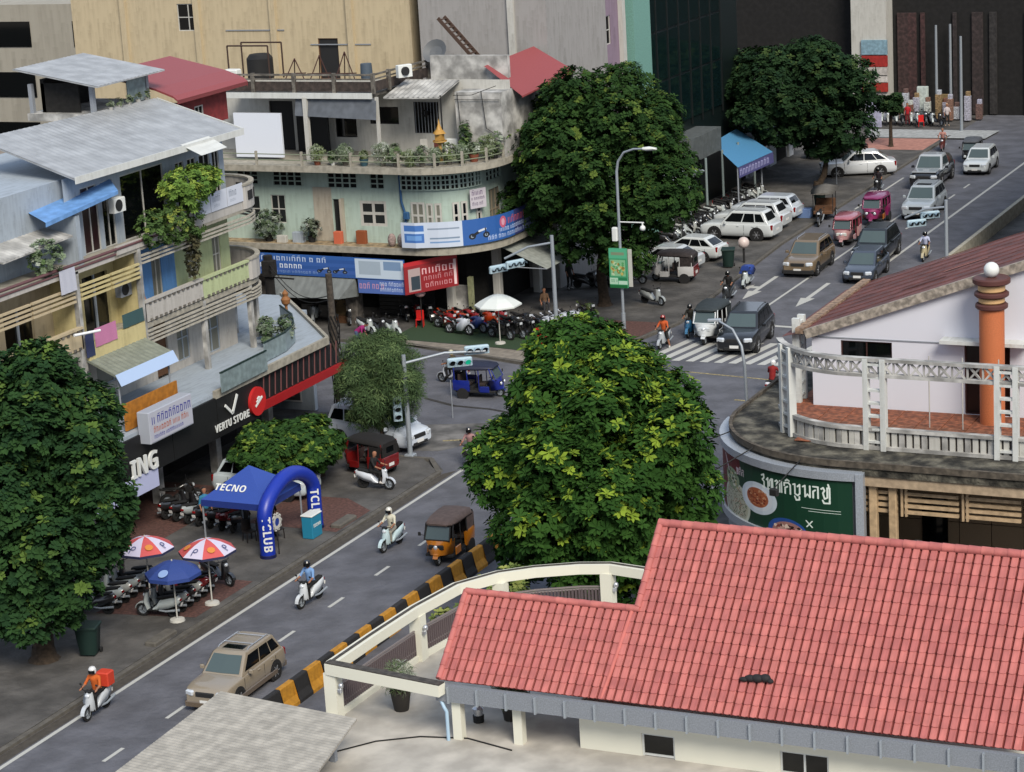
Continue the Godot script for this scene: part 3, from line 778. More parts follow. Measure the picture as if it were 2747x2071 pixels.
# ---------------------------------------------------------------- walls with openings, windows, rails
func wall(mb: MB, o: Vector3, u: Vector3, w: float, h: float, holes: Array, depth := 0.14):     # u runs along the wall, its outside is u x up
	var up := Vector3.UP
	var nn := u.cross(up).normalized()
	var us := [0.0, w]
	var vs := [0.0, h]
	for q in holes:
		for k in [q[0], q[2]]: if not us.has(k): us.append(k)
		for k in [q[1], q[3]]: if not vs.has(k): vs.append(k)
	us.sort(); vs.sort()
	for i in us.size() - 1:
		for j in vs.size() - 1:
			var cu: float = (us[i] + us[i + 1]) / 2
			var cv: float = (vs[j] + vs[j + 1]) / 2
			var hole := false
			for q in holes: if cu > q[0] and cu < q[2] and cv > q[1] and cv < q[3]: hole = true
			if hole: continue
			mb.quad(o + u * us[i] + up * vs[j], o + u * us[i + 1] + up * vs[j], o + u * us[i + 1] + up * vs[j + 1], o + u * us[i] + up * vs[j + 1])
	for q in holes:
		var a: Vector3 = o + u * q[0] + up * q[1]
		var b: Vector3 = o + u * q[2] + up * q[1]
		var d: Vector3 = o + u * q[2] + up * q[3]
		var e: Vector3 = o + u * q[0] + up * q[3]
		var k: Vector3 = nn * depth
		mb.quad(a - k, b - k, b, a); mb.quad(b - k, d - k, d, b); mb.quad(d - k, e - k, e, d); mb.quad(e - k, a - k, a, e)
func window(parent: Node, o: Vector3, u: Vector3, q: Array, cols: int, rows: int, frame: Material, pane: Material, depth := 0.1, called := "window", bar := 0.055):
	var nn := u.cross(Vector3.UP).normalized()
	var bas := Basis(u, Vector3.UP, nn)
	var w: float = q[2] - q[0]
	var h: float = q[3] - q[1]
	var at: Vector3 = o + u * q[0] + Vector3.UP * q[1] - nn * depth
	var f := MB.new()
	f.xf = Transform3D(bas, at)
	for i in cols + 1: f.box(Vector3(clampf(w * i / cols, bar * .5, w - bar * .5), h * .5, .02), Vector3(bar, h, .06))
	for j in rows + 1: f.box(Vector3(w * .5, clampf(h * j / rows, bar * .5, h - bar * .5), .02), Vector3(w - bar * .5, bar, .056))
	var wn := obj(called, f, frame, parent)
	for i in cols:
		for j in rows:
			var g := MB.new()
			g.xf = Transform3D(bas, at)
			g.box(Vector3(w * (i + .5) / cols, h * (j + .5) / rows, 0), Vector3(w / cols - bar * .6, h / rows - bar * .6, .012))
			obj("pane", g, pane, wn)
func vent(parent: Node, o: Vector3, u: Vector3, q: Array, cols: int, rows: int, m: Material):   # pierced concrete blocks with a dark room behind
	var nn := u.cross(Vector3.UP).normalized()
	var bas := Basis(u, Vector3.UP, nn)
	var w: float = q[2] - q[0]
	var h: float = q[3] - q[1]
	var at: Vector3 = o + u * q[0] + Vector3.UP * q[1]
	var f := MB.new(); f.xf = Transform3D(bas, at)
	for i in cols + 1: f.box(Vector3(w * i / cols, h * .5, -.06), Vector3(.06, h, .1))
	for j in rows + 1: f.box(Vector3(w * .5, h * j / rows, -.062), Vector3(w, .055, .09))
	var v := obj("vent_block", f, m, parent)
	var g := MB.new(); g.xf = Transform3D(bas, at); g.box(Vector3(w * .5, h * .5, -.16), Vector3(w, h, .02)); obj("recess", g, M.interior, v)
func louvres(parent: Node, pts: Array, y0: float, y1: float, n: int, m: Material, called := "louvre_slat"):   # slats along a plan line, each its own
	for i in n:
		var y := lerpf(y0, y1, (i + .5) / n)
		var b := MB.new()
		for k in pts.size() - 1: b.beam(Vector3(pts[k].x, y, pts[k].y), Vector3(pts[k + 1].x, y, pts[k + 1].y), .12, (y1 - y0) / n * .45)
		obj(called, b, m, parent)
func ribbon(mb: MB, pts: Array, y0: float, y1: float, th: float):      # an upright band of wall along a plan line, mitred at its bends
	var l := []
	var r := []
	for i in pts.size():
		var a: Vector2 = pts[maxi(i - 1, 0)]
		var b: Vector2 = pts[mini(i + 1, pts.size() - 1)]
		var d := (b - a).normalized()
		var q := Vector2(-d.y, d.x) * th * .5
		l.append(pts[i] - q); r.append(pts[i] + q)
	var p := func(v: Vector2, y: float) -> Vector3: return Vector3(v.x, y, v.y)
	for i in pts.size() - 1:
		mb.quad(p.call(r[i], y0), p.call(r[i + 1], y0), p.call(r[i + 1], y1), p.call(r[i], y1))
		mb.quad(p.call(l[i + 1], y0), p.call(l[i], y0), p.call(l[i], y1), p.call(l[i + 1], y1))
		mb.quad(p.call(r[i], y1), p.call(r[i + 1], y1), p.call(l[i + 1], y1), p.call(l[i], y1))
		mb.quad(p.call(l[i], y0), p.call(l[i + 1], y0), p.call(r[i + 1], y0), p.call(r[i], y0))
	var e := pts.size() - 1
	mb.quad(p.call(l[0], y0), p.call(r[0], y0), p.call(r[0], y1), p.call(l[0], y1)); mb.quad(p.call(r[e], y0), p.call(l[e], y0), p.call(l[e], y1), p.call(r[e], y1))
func arc(cx: float, cz: float, r: float, a0: float, a1: float, n: int) -> Array:
	var out := []
	for i in n + 1:
		var a := deg_to_rad(lerpf(a0, a1, float(i) / maxi(n, 1)))
		out.append(Vector2(cx + sin(a) * r, cz + cos(a) * r))     # 0 degrees faces +z, 90 faces +x
	return out
func corrugated(a: Vector3, b: Vector3, d: Vector3, e: Vector3, pitch := 0.2, amp := 0.02) -> MB:   # a-b the lower edge, e-d the upper; ribs run from edge to edge
	var m := MB.new()
	var n := int((b - a).length() / pitch) * 2
	var up := (b - a).cross(e - a).normalized() * amp
	for i in n:
		var t0 := float(i) / n; var t1 := float(i + 1) / n
		var k0 := up * (1 if i % 2 == 0 else -1)
		m.quad(a.lerp(b, t0) + k0, a.lerp(b, t1) - k0, e.lerp(d, t1) - k0, e.lerp(d, t0) + k0)
		m.quad(a.lerp(b, t1) - k0 - up * 2, a.lerp(b, t0) + k0 - up * 2, e.lerp(d, t0) + k0 - up * 2, e.lerp(d, t1) - k0 - up * 2)
	var q := up.normalized() * 0.035
	m.beam(a - q, b - q, .03, .06); m.beam(e - q, d - q, .03, .06); m.beam(a - q, e - q, .03, .06); m.beam(b - q, d - q, .03, .06)
	return m

# ---------------------------------------------------------------- plants
func leaf_spray(n: int, l: float, w: float, droop: float, s: int) -> ArrayMesh:      # a whorl of folded leaves round a twig tip
	var r := RandomNumberGenerator.new(); r.seed = s
	var m := MB.new()
	for i in n:
		var a := TAU * i / n + r.randf_range(-.25, .25)
		var ll := l * r.randf_range(.75, 1.15)
		var d := Vector3(cos(a), r.randf_range(.0, .55), sin(a)).normalized()
		var sd := d.cross(Vector3.UP).normalized() * w * .5 * r.randf_range(.8, 1.15)
		var o := Vector3(0, r.randf_range(-.3, .2) * l, 0)
		var p1 := o + d * ll * .62
		var p2 := o + d * ll + Vector3(0, -droop * ll, 0)
		var dip := Vector3(0, -.12 * w, 0)
		m.tri(o, p1 + sd, p1 + dip); m.tri(o, p1 + dip, p1 - sd)
		m.tri(p1 + sd, p2, p1 + dip); m.tri(p1 + dip, p2, p1 - sd)
	return m.commit()
func crown(parent: Node, lobes: Array, spray: Mesh, count: int, sc: Vector2, c0: Color, c1: Color, bright: Color, share: float, s: int, mat: Material, called := "crown"):
	var r := RandomNumberGenerator.new(); r.seed = s
	var wts := []
	var tot := 0.0
	for l in lobes:
		tot += l[1].x * l[1].y + l[1].x * l[1].z
		wts.append(tot)
	var xs := []
	var cs := []
	var guard := 0
	while xs.size() < count and guard < count * 4:
		guard += 1
		var q := r.randf() * tot
		var k := 0
		while wts[k] < q: k += 1
		var l = lobes[k]
		var d := Vector3(r.randfn(), r.randfn() + .25, r.randfn()).normalized()
		var f := pow(r.randf(), .33) * 1.06
		if r.randf() < .55: f = r.randf_range(.86, 1.1)
		var p: Vector3 = l[0] + d * l[1] * f
		var deep := false
		for j in lobes.size():
			if j == k: continue
			var e: Vector3 = (p - lobes[j][0]) / lobes[j][1]
			if e.length() < .62: deep = true
		if deep: continue
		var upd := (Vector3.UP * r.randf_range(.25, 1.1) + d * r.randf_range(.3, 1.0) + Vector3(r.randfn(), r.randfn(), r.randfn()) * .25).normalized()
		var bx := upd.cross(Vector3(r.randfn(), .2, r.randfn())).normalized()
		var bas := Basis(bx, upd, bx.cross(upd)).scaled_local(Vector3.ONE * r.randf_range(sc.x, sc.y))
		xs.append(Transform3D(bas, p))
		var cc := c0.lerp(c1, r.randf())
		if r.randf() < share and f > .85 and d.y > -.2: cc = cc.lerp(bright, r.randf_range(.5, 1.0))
		cs.append(cc)
	var mm := MultiMesh.new()
	mm.transform_format = MultiMesh.TRANSFORM_3D; mm.use_colors = true; mm.mesh = spray; mm.instance_count = xs.size()
	for i in xs.size():
		mm.set_instance_transform(i, xs[i]); mm.set_instance_color(i, cs[i])
	var o := MultiMeshInstance3D.new()
	o.multimesh = mm; o.material_override = mat; o.name = called
	parent.add_child(o); stuff(o)
	return o
func trunk_of(parent: Node, pts: Array, r0: float, limbs: Array):
	var m := MB.new(); m.tube(pts, r0, r0 * .55, 9)
	m.lathe([Vector2(r0 * 1.5, -.02), Vector2(r0 * 1.15, .15), Vector2(r0 * .98, .5)], pts[0], 9)
	obj("trunk", m, M.bark, parent)
	for l in limbs:
		var b := MB.new(); b.tube(l, r0 * .42, r0 * .1, 6); obj("limb", b, M.bark, parent)
func lobes_in(c: Vector3, r: Vector3, n: int, s: int, size := Vector2(.36, .52)) -> Array:
	var g := RandomNumberGenerator.new(); g.seed = s
	var out := [[c, r * .6]]
	for i in n:
		var t := (i + .5) / n
		var y := 1 - 2 * t
		var a := i * 2.39996 + g.randf_range(-.3, .3)
		var q := sqrt(1 - y * y)
		var d := Vector3(cos(a) * q, y, sin(a) * q)
		var k := g.randf_range(size.x, size.y)
		out.append([c + d * r * (1 - k * .8) * g.randf_range(.92, 1.1), Vector3(r.x, r.y * .85, r.z) * k])
	return out
func pot_plant(label: String, at: Vector3, pr: float, ph: float, potm: Material, fr: float, spray: Mesh, n: int, c: Color, tall := 1.0, group := "") -> Node3D:
	var t := thing("potted_plant", label, "potted plant", at, 0, group)
	var p := MB.new(); p.lathe([Vector2(.001, .01), Vector2(pr * .7, 0), Vector2(pr, ph), Vector2(pr * 1.06, ph), Vector2(pr * .9, ph - .03)], Vector3.ZERO, 10); obj("pot", p, potm, t)
	var so := MB.new(); so.lathe([Vector2(pr * .92, ph - .05), Vector2(.001, ph - .04)], Vector3.ZERO, 10); obj("soil", so, M.soil, t)
	crown(t, [[Vector3(0, ph + fr * .8 * tall, 0), Vector3(fr, fr * tall, fr)]], spray, n, Vector2(.7, 1.2), c, c.lightened(.12), c.lightened(.3), .2, int(at.x * 31 + at.z * 17) & 1023, M.leaf, "foliage")
	return t

# ================================================================= the place
func V2(a: Array) -> PackedVector2Array:
	var o := PackedVector2Array()
	for i in range(0, a.size(), 2): o.append(Vector2(a[i], a[i + 1]))
	return o
func _ready():
	# camera: long lens from a high floor across the street
	var cam := Camera3D.new()
	cam.transform = Transform3D(Basis(Vector3(.904457, -.057929, -.422612), Vector3(-.056914, .965489, -.254149), Vector3(.42275, .253919, .869947)), Vector3(44, 31, 100))
	cam.fov = 18.31; cam.near = 0.5; cam.far = 900.0
	add_child(cam); cam.current = true
	var we := WorldEnvironment.new()
	var env := Environment.new()
	var sky := Sky.new()
	var sm := ProceduralSkyMaterial.new()
	sm.sky_top_color = Color(0.60, 0.66, 0.75); sm.sky_horizon_color = Color(0.80, 0.83, 0.87); sm.sky_curve = 0.2
	sm.ground_bottom_color = Color(0.25, 0.25, 0.25); sm.ground_horizon_color = Color(0.5, 0.5, 0.5); sm.energy_multiplier = 1.0
	sky.sky_material = sm
	env.background_mode = Environment.BG_SKY; env.sky = sky; env.background_energy_multiplier = 0.58
	env.tonemap_mode = Environment.TONE_MAPPER_LINEAR; env.tonemap_exposure = EXPO
	env.sdfgi_enabled = true; env.ssao_enabled = true; env.ssil_enabled = true
	we.environment = env; add_child(we)
	var sun := DirectionalLight3D.new()
	sun.light_energy = 0.5; sun.light_angular_distance = 24.0; sun.light_color = Color(1.0, 0.97, 0.92); sun.shadow_enabled = true
	add_child(sun); sun.look_at_from_position(Vector3.ZERO, Vector3(-0.52, -0.68, -0.55))
	rng.seed = 7
	make_materials()
	M.seat = mt(Color(0.16, 0.12, 0.11), 0.7)
	var lm := StandardMaterial3D.new(); lm.vertex_color_use_as_albedo = true; lm.roughness = 0.85; lm.metallic_specular = 0.2; lm.backlight_enabled = true; lm.backlight = Color(0.16, 0.22, 0.06); M.leaf = lm
	var cl := StandardMaterial3D.new(); cl.vertex_color_use_as_albedo = true; cl.roughness = 0.85; M.cloth = cl
	L.big = leaf_spray(8, .27, .125, .12, 1); L.mid = leaf_spray(11, .17, .085, .12, 2); L.small = leaf_spray(10, .12, .06, .1, 3); L.grass = leaf_spray(9, .34, .04, .5, 4); L.fern = leaf_spray(12, .32, .022, .25, 5)
	ground_and_roads()
	building_left()
	building_centre()
	buildings_behind()
	building_right()
	front_roof_and_terrace()
	trees()
	traffic()
	parked()
	street_things()
const EXPO := 2.7

func ground_and_roads():
	var g := MB.new(); g.quad(Vector3(-500, 0, 400), Vector3(500, 0, 400), Vector3(500, 0, -500), Vector3(-500, 0, -500)); struct("ground", g, M.concrete)
	var r := MB.new()
	r.prism(V2([-4.3, 140, 9.6, 140, 9.6, 1.5, 90, 1.5, 90, -13, 6.4, -13, 6.4, -200, -6, -200, -5.6, -76, -5.3, -42, -4, -20, -5.5, -12, -8, -9.9, -17.2, -12.7, -80, -13.2, -80, 0.7, -12.5, 0.7, -12.2, 6.7, -5.5, 6.7, -4.3, 8.2]), .006, .006, true, false)
	struct("road", r, M.asphalt)
	# pavements stand a kerb's height above the road
	var pa := MB.new(); pa.prism(V2([-4.45, 140, -60, 140, -60, .9, -12.9, .9, -12.6, 6.9, -6.0, 6.9, -4.45, 8.6]), 0, .12, true, false); struct("pavement", pa, M.concrete)
	var pb := MB.new(); pb.prism(V2([-4.2, -20.4, -5.6, -42, -5.9, -84, -70, -84, -70, -13.6, -17.2, -13.1, -8.2, -10.4, -6.0, -12.3]), 0, .12, true, false); struct("pavement", pb, M.concrete)
	var pc := MB.new(); pc.prism(V2([9.9, 140, 90, 140, 90, 1.9, 12, 1.9, 9.9, 4]), 0, .12, true, false); struct("pavement", pc, M.concrete)
	var pd := MB.new(); pd.prism(V2([6.7, -200, 60, -200, 60, -13.4, 8.5, -13.4, 6.7, -15.5]), 0, .12, true, false); struct("pavement", pd, M.concrete)
	for k in [[Vector2(-4.28, 60), Vector2(-4.28, 8.7), Vector2(-5.6, 6.85), Vector2(-12.4, 6.8)], [Vector2(-40, -13.3), Vector2(-17.2, -12.95), Vector2(-8.1, -10.2), Vector2(-5.85, -12.15), Vector2(-4.05, -20.4), Vector2(-5.45, -42), Vector2(-5.75, -84)], [Vector2(9.75, 60), Vector2(9.75, 4), Vector2(12, 1.75), Vector2(60, 1.75)], [Vector2(60, -13.2), Vector2(8.4, -13.2), Vector2(6.55, -15.4), Vector2(6.55, -90)]]:
		var kb := MB.new()
		for i in k.size() - 1: 
			var a := Vector3(k[i].x, .065, k[i].y); var b := Vector3(k[i + 1].x, .065, k[i + 1].y)
			var n := int((b - a).length() / 1.0) + 1
			for j in n: kb.beam(a.lerp(b, (j + .006) / n), a.lerp(b, (j + .994) / n), .22, .134)
		struct("kerb", kb, M.kerb)
	var gut := MB.new(); gut.prism(V2([-4.15, 60, -3.72, 60, -3.68, 20, -3.75, 8, -4.15, 8.6]), .01, .01, true, false); struct("gutter", gut, M.dirt)
	var seam := MB.new(); seam.prism(V2([-11, -2.9, -8.9, -1.9, -6.8, -1.75, -4.0, -.9, -4.0, -1.2, -6.8, -2.0, -8.8, -2.15, -11, -3.15]), .012, .012, true, false); struct("road_seam", seam, mt(Color(.2, .19, .18), .95, blotch, .6))
	var ptc := MB.new(); ptc.prism(V2([-11, 2.2, -5, .2, -4.6, 3.4, -6, 5.4, -10, 5.9]), .011, .011, true, false); struct("road_patch", ptc, mt(Color(.46, .45, .44), .95, noise_tex(61, 0.01, 0.6, 1.0, 6), .12))
	for q in [[-9.0, 17.5, -4.6, 17.6, -4.6, 14.6, -6.4, 13.3, -9.0, 13.4], [-8.9, 28.9, -4.8, 28.2, -4.8, 24.0, -8.9, 24.0], [-13, -20.2, -4.5, -20.2, -5.0, -16.4, -8.6, -16.9, -12, -18.0], [-16, 13.2, -11.4, 13.2, -11.4, 21, -16, 21], [-12, -77.0, -6.0, -77.0, -6.0, -82.2, -12, -82.2]]:
		var b := MB.new(); b.prism(V2(q), .126, .126, true, false); struct("paving", b, M.pinkpave if q[1] < -60 else M.brick)
	var cp := MB.new(); cp.prism(V2([-18.6, -13.7, -11.6, -13.0, -8.3, -12.4, -7.4, -16.2, -10, -17.5, -18.6, -18]), .128, .128, true, false); struct("green_carpet", cp, M.green)
	var ap := MB.new(); ap.prism(V2([-18, -12.9, -8.2, -10.5, -8.3, -12.3, -11.6, -12.9, -18.4, -13.6]), .127, .127, true, false); struct("pavement_apron", ap, mt(Color(.52, .49, .45), .9, grime, .3))
	var rp := MB.new(); rp.prism(V2([-12, -82.6, -2.6, -82.6, -2.4, -86.5, -13, -86.5]), .13, .13, true, false); struct("concrete_ramp", rp, mt(Color(.62, .63, .63), .9, grime, .3))
	# markings, each stroke its own
	var mark := func(called: String, pts: Array, m: Material):
		var b := MB.new(); b.prism(V2(pts), .014, .014, true, false); struct(called, b, m)
	mark.call("edge_line", [-3.6, 60, -3.43, 60, -3.47, 30, -3.45, 7.4, -3.62, 7.4, -3.64, 30], M.line)
	var z := 40.6
	while z > 0:
		if z > 10: mark.call("lane_dash", [-.60, z, -.45, z, -.45, z - 1.15, -.60, z - 1.15], M.line)
		z -= 3.77
	mark.call("lane_line", [-.72, -22.6, -.56, -22.6, -.58, -56, -.73, -56], M.line)
	mark.call("lane_line", [2.62, -21.6, 2.82, -21.6, 2.90, -90, 2.72, -90], M.line)
	mark.call("edge_line", [-4.35, -54, -4.2, -54, -4.25, -66, -4.4, -66], M.line)
	for q in [[1.0, -48], [1.0, -58.5], [1.0, -62.5]]: mark.call("lane_dash", [q[0] - .07, q[1], q[0] + .07, q[1], q[0] + .07, q[1] - 1.6, q[0] - .07, q[1] - 1.6], M.line)
	mark.call("stop_line", [1.0, -21.3, 6.0, -21.0, 6.0, -20.65, 1.0, -20.95], M.line)
	for i in 12:
		var x := -3.05 + i * .78
		var y := -12.75 - i * .02
		mark.call("zebra_stripe", [x, y, x + .45, y, x + 1.22, y - 4.5, x + .77, y - 4.5], M.line)
	for q in [[1.0, -25.7, 0], [-2.62, -26.9, 1]]:
		mark.call("arrow_marking", [q[0], q[1], q[0] + .42, q[1] - 2.2, q[0] + .13, q[1] - 2.2, q[0] + .10, q[1] - 6.2, q[0] - .16, q[1] - 6.2, q[0] - .13, q[1] - 2.2, q[0] - .42, q[1] - 2.2], M.line)
		if q[2]:
			mark.call("arrow_marking", [q[0] - .14, q[1] - 2.9, q[0] - .55, q[1] - 2.9, q[0] - .55, q[1] - 3.4, q[0] - .14, q[1] - 3.4], M.line)
			mark.call("arrow_marking", [q[0] - .552, q[1] - 2.5, q[0] - 1.0, q[1] - 3.15, q[0] - .552, q[1] - 3.8], M.line)
	mark.call("yellow_line", [-.6, -10.95, 6.0, -10.1, 6.0, -9.97, -.6, -10.8], M.yline)
	mark.call("yellow_line", [4.4, -6.3, 6.9, -6.0, 6.9, -5.85, 4.4, -6.12], M.yline)
	mark.call("yellow_line", [-6.6, 3.7, -4.4, 2.7, -4.35, 2.85, -6.5, 3.85], M.yline)
	for q in [[8.2, 8.4, .9, -1.6], [9.0, 12.9, .3, -3.2], [7.4, 5.4, 1.6, -.3]]: mark.call("lane_dash", [q[0], q[1], q[0] + .16, q[1], q[0] + .16 + q[2] * .3, q[1] + q[3], q[0] + q[2] * .3, q[1] + q[3]], M.line)

# ----------------------------------------------------------------- long shophouse on the left
func building_left():
	var t := thing("shophouse_row", "long pastel shophouse row with curved balconies, black shop fascia and grey roof", "building")
	var P := -14.9
	var W := -16.3
	var N := 5.5
	var S := 34.0
	var U := Vector3(0, 0, -1)                              # along the wall facing +x, northwards
	# ground floor: dark shops behind the fascia
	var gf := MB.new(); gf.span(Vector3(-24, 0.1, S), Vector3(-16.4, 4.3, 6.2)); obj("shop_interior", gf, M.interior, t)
	var fl := MB.new(); fl.prism(V2([-12.3, 4.1, -12.3, S, -24, S, -24, -4.2, -19.6, -4.2, -17.1, -1.4]), 4.42, 4.7, true, true); obj("terrace_slab", fl, M.greyblue, t)
	for z in [6.5, 11.2, 16.0, 21.0, 26.0]:
		var c := MB.new(); c.span(Vector3(-14.6, .1, z - .2), Vector3(-14.2, 4.42, z + .2)); obj("column", c, M.dirtywhite, t)
	for q in [[-2.6, -1.5, 0], [.4, 2.2, 1]]:
		var gw := MB.new(); gw.span(Vector3(-20.5, .1, q[0] - 0), Vector3(-17.2 - q[2], 4.4, q[0] + .3)); obj("shop_wall", gw, M.greyblue, t)
	var ed := MB.new()
	for k in [[Vector2(-12.22, 14.2), Vector2(-12.22, 4.05)], [Vector2(-12.3, 3.95), Vector2(-17.1, -1.45), Vector2(-19.6, -4.2)]]: ribbon(ed, k, 4.5, 4.86, .16)
	obj("terrace_edge", ed, M.slab, t)
	# black fascia, split into boards
	for i in 4:
		var z0 := 10.6 + i * 3.6
		var b := MB.new(); b.span(Vector3(-12.28, 2.75, z0 + .02), Vector3(-12.16, 4.55, z0 + 3.58)); obj("fascia_board", b, M.black, t)
	var can := MB.new(); can.quad(Vector3(-12.2, 3.35, 10.55), Vector3(-12.2, 3.35, 2.9), Vector3(-12.5, 4.5, 3.6), Vector3(-12.5, 4.5, 10.55)); obj("fascia_backing", can, M.black, t)
	for i in 14:
		var z0 := 10.3 - i * .52
		var s := MB.new(); s.beam(Vector3(-12.14, 3.42, z0), Vector3(-12.3, 4.42, z0 - .42), .05, .09); obj("fascia_slat", s, mt(Color(.30, .10, .10), .6), t)
	var rs := MB.new(); rs.span(Vector3(-12.42, 2.98, 2.5), Vector3(-12.06, 3.36, 10.5)); obj("red_light_strip", rs, M.redpaint, t)
	var lo := MB.new(); lo.cyl(Vector3(-12.16, 3.55, 10.95), Vector3(-12.02, 3.55, 10.95), .66, -1, 24)
	var lg := obj("logo_disc", lo, mt(Color(.70, .13, .13), .5), t)
	var hat := MB.new(); hat.xf = Transform3D(Basis(Vector3(0, 0, -1), Vector3.UP, Vector3(1, 0, 0)).rotated(Vector3.RIGHT, .5), Vector3(-12.0, 3.55, 10.95))
	for q in [[0.0, -.02, .72, .1], [.02, .08, .4, .1], [.04, .16, .2, .1]]: hat.bevel(Vector3(q[0], q[1], 0), Vector3(q[2], q[3], .04), .02)
	obj("logo_mark", hat, M.whiteplastic, lg)
	var vm := MB.new(); vm.beam(Vector3(-12.1, 4.05, 13.6), Vector3(-12.1, 3.55, 13.05), .05, .13); vm.beam(Vector3(-12.1, 3.55, 13.05), Vector3(-12.1, 4.3, 12.55), .05, .13); obj("check_mark", vm, M.whiteplastic, t)
	lettering("VERTU STORE", .34, M.whiteplastic, t, Transform3D(Basis(Vector3(0, 0, -1), Vector3.UP, Vector3(1, 0, 0)), Vector3(-12.1, 3.2, 13.1)))
	# poster on the side wall under the canopy
	var ps := Pic.new(96, 128, Color(.75, .75, .76), 3); ps.rect(6, 6, 84, 116, Color(.24, .23, .24)); ps.disc(48, 60, 26, 44, Color(.5, .48, .45)); ps.script(14, 100, 10, 7, Color(.8, .8, .8))
	obj("poster", sheet(Vector3(-17.2, .5, .74), Vector3(-15.9, .5, .74), Vector3(-15.9, 2.3, .74), Vector3(-17.2, 2.3, .74)), ps.mat(), t)
	var sw := MB.new(); sw.span(Vector3(-24, .1, .4), Vector3(-15.2, 4.4, .7)); obj("side_wall", sw, M.greyblue, t)
	# first floor behind the terrace
	var w1 := MB.new()
	var h1 := [[S - 8.35, .1, S - 7.0, 2.3], [S - 10.6, .35, S - 9.6, 2.4], [S - 12.4, .0, S - 11.4, 2.5], [S - 17, .8, S - 14.4, 2.6], [S - 22.0, .0, S - 21.1, 2.4], [S - 24.6, .05, S - 23.5, 2.35], [S - 27.6, .35, S - 25.3, 2.3], [S - 28.4, .0, S - 27.95, 2.2]]
	var base := Vector3(W, 4.7, S)
	wall(w1, base, U, S - N, 3.2, h1, .2)
	wall(w1, Vector3(W, 4.7, N), Vector3(-1, 0, 0), 7.5, 3.2, [[1.0, .1, 2.0, 2.3]], .2)
	obj("terrace_wall", w1, M.lilac, t)
	for q in [0, 1, 3]: window(t, base, U, h1[q], 2, 2, M.greyblue, M.frost)
	window(t, base, U, h1[6], 3, 1, M.dark, M.glass)
	for q in [2, 4, 5, 7]:
		var d := MB.new(); d.span(Vector3(W - .15, 4.75, S - h1[q][0]), Vector3(W - .1, 4.7 + h1[q][3], S - h1[q][2])); obj("door", d, M.wood if q != 4 else M.dark, t)
	var bk := MB.new(); bk.span(Vector3(-24, 4.7, S), Vector3(-16.6, 14.8, N + .2)); obj("inner_block", bk, M.greyblue, t)
	# first-floor ceiling slab, louvres and the parapet of the second floor, with the round end
	var bend := [Vector2(P, S)]
	bend.append(Vector2(P, 19.6)); bend.append(Vector2(P, 14.9)); bend.append(Vector2(P, 10.2)); bend.append(Vector2(P, 6.2))
	var rnd := arc(P - 2.4, 6.0, 2.4, 90, 180, 9)
	rnd.append(Vector2(P - 6, 3.6))
	for L in [[7.62, 7.95, 8.92], [11.1, 11.4, 12.0]]:
		var pts := PackedVector2Array([Vector2(P - .05, S)])
		for p in rnd: pts.append(p + Vector2(-.03, .03))
		pts.append(Vector2(W - 4, 3.63)); pts.append(Vector2(W - 4, S))
		var sl := MB.new(); sl.prism(pts, L[0] + .1, L[1]); obj("balcony_slab", sl, M.slab, t)
	for i in 4:
		var a: Vector2 = bend[i + 1]
		var b: Vector2 = bend[i] if i > 0 else Vector2(P, 26)
		if i == 1:                                           # cream bay with the washing
			var pc := MB.new(); pc.span(Vector3(P - .1, 7.35, b.y - .1), Vector3(P + .12, 8.15, a.y + .3)); obj("parapet", pc, M.cream, t)
			continue
		var m: Material = [M.beige, M.cream, M.lilac, M.lime][i]
		var pp := MB.new(); pp.span(Vector3(P - .12, 8.0, b.y), Vector3(P, 8.86, a.y + .02)); obj("parapet", pp, m, t)
		for y in [8.06, 8.80]:
			var j := b.y - .3
			var dn := MB.new()
			while j > a.y + .2:
				dn.span(Vector3(P - .02, y - .05, j - .17), Vector3(P + .05, y + .05, j)); j -= .38
			stuff(obj("dentil_course", dn, M.oldconc, t))
		var cp := MB.new(); cp.span(Vector3(P - .16, 8.86, b.y), Vector3(P + .07, 8.96, a.y + .02)); obj("coping", cp, m, t)
		if i > 1: louvres(t, [Vector2(P, b.y), Vector2(P, a.y)], 7.0, 7.68, 4, M.louvre)
	var pr := MB.new(); ribbon(pr, [Vector2(P - .06, 6.2)] + rnd, 8.0, 8.95, .13); obj("round_parapet", pr, M.lilac, t)
	var pq := MB.new(); ribbon(pq, [Vector2(P - .04, 6.2)] + rnd, 8.93, 9.02, .24); obj("round_coping", pq, M.slab, t)
	louvres(t, [Vector2(P - .02, 6.2)] + rnd, 7.0, 7.6, 4, M.louvre)
	for q in [[P, 10.2, 4.7, 7.9], [P - .05, 6.1, 4.7, 7.9], [P - 1.0, 4.1, 4.7, 7.6], [P - 2.5, 3.7, 4.7, 7.7], [P, 14.95, 7.0, 11.3], [P, 19.6, 7.0, 11.3], [P + .05, 19.8, 4.7, 8]]:
		var c := MB.new(); c.span(Vector3(q[0] - .22, q[2], q[1] - .11), Vector3(q[0], q[3], q[1] + .11)); obj("post", c, M.dirtywhite, t)
	# second floor walls
	var cols := [[S, 19.6, M.beige, [[S - 23.0, .0, S - 21.0, 2.3]]], [19.6, 14.9, M.cream, [[2.2, .0, 4.1, 2.5]]], [14.9, 10.2, M.blue, [[2.8, .05, 3.6, 2.5]]], [10.2, N, M.lime, [[1.0, .7, 1.9, 2.25], [3.2, .4, 3.9, 2.25]]]]
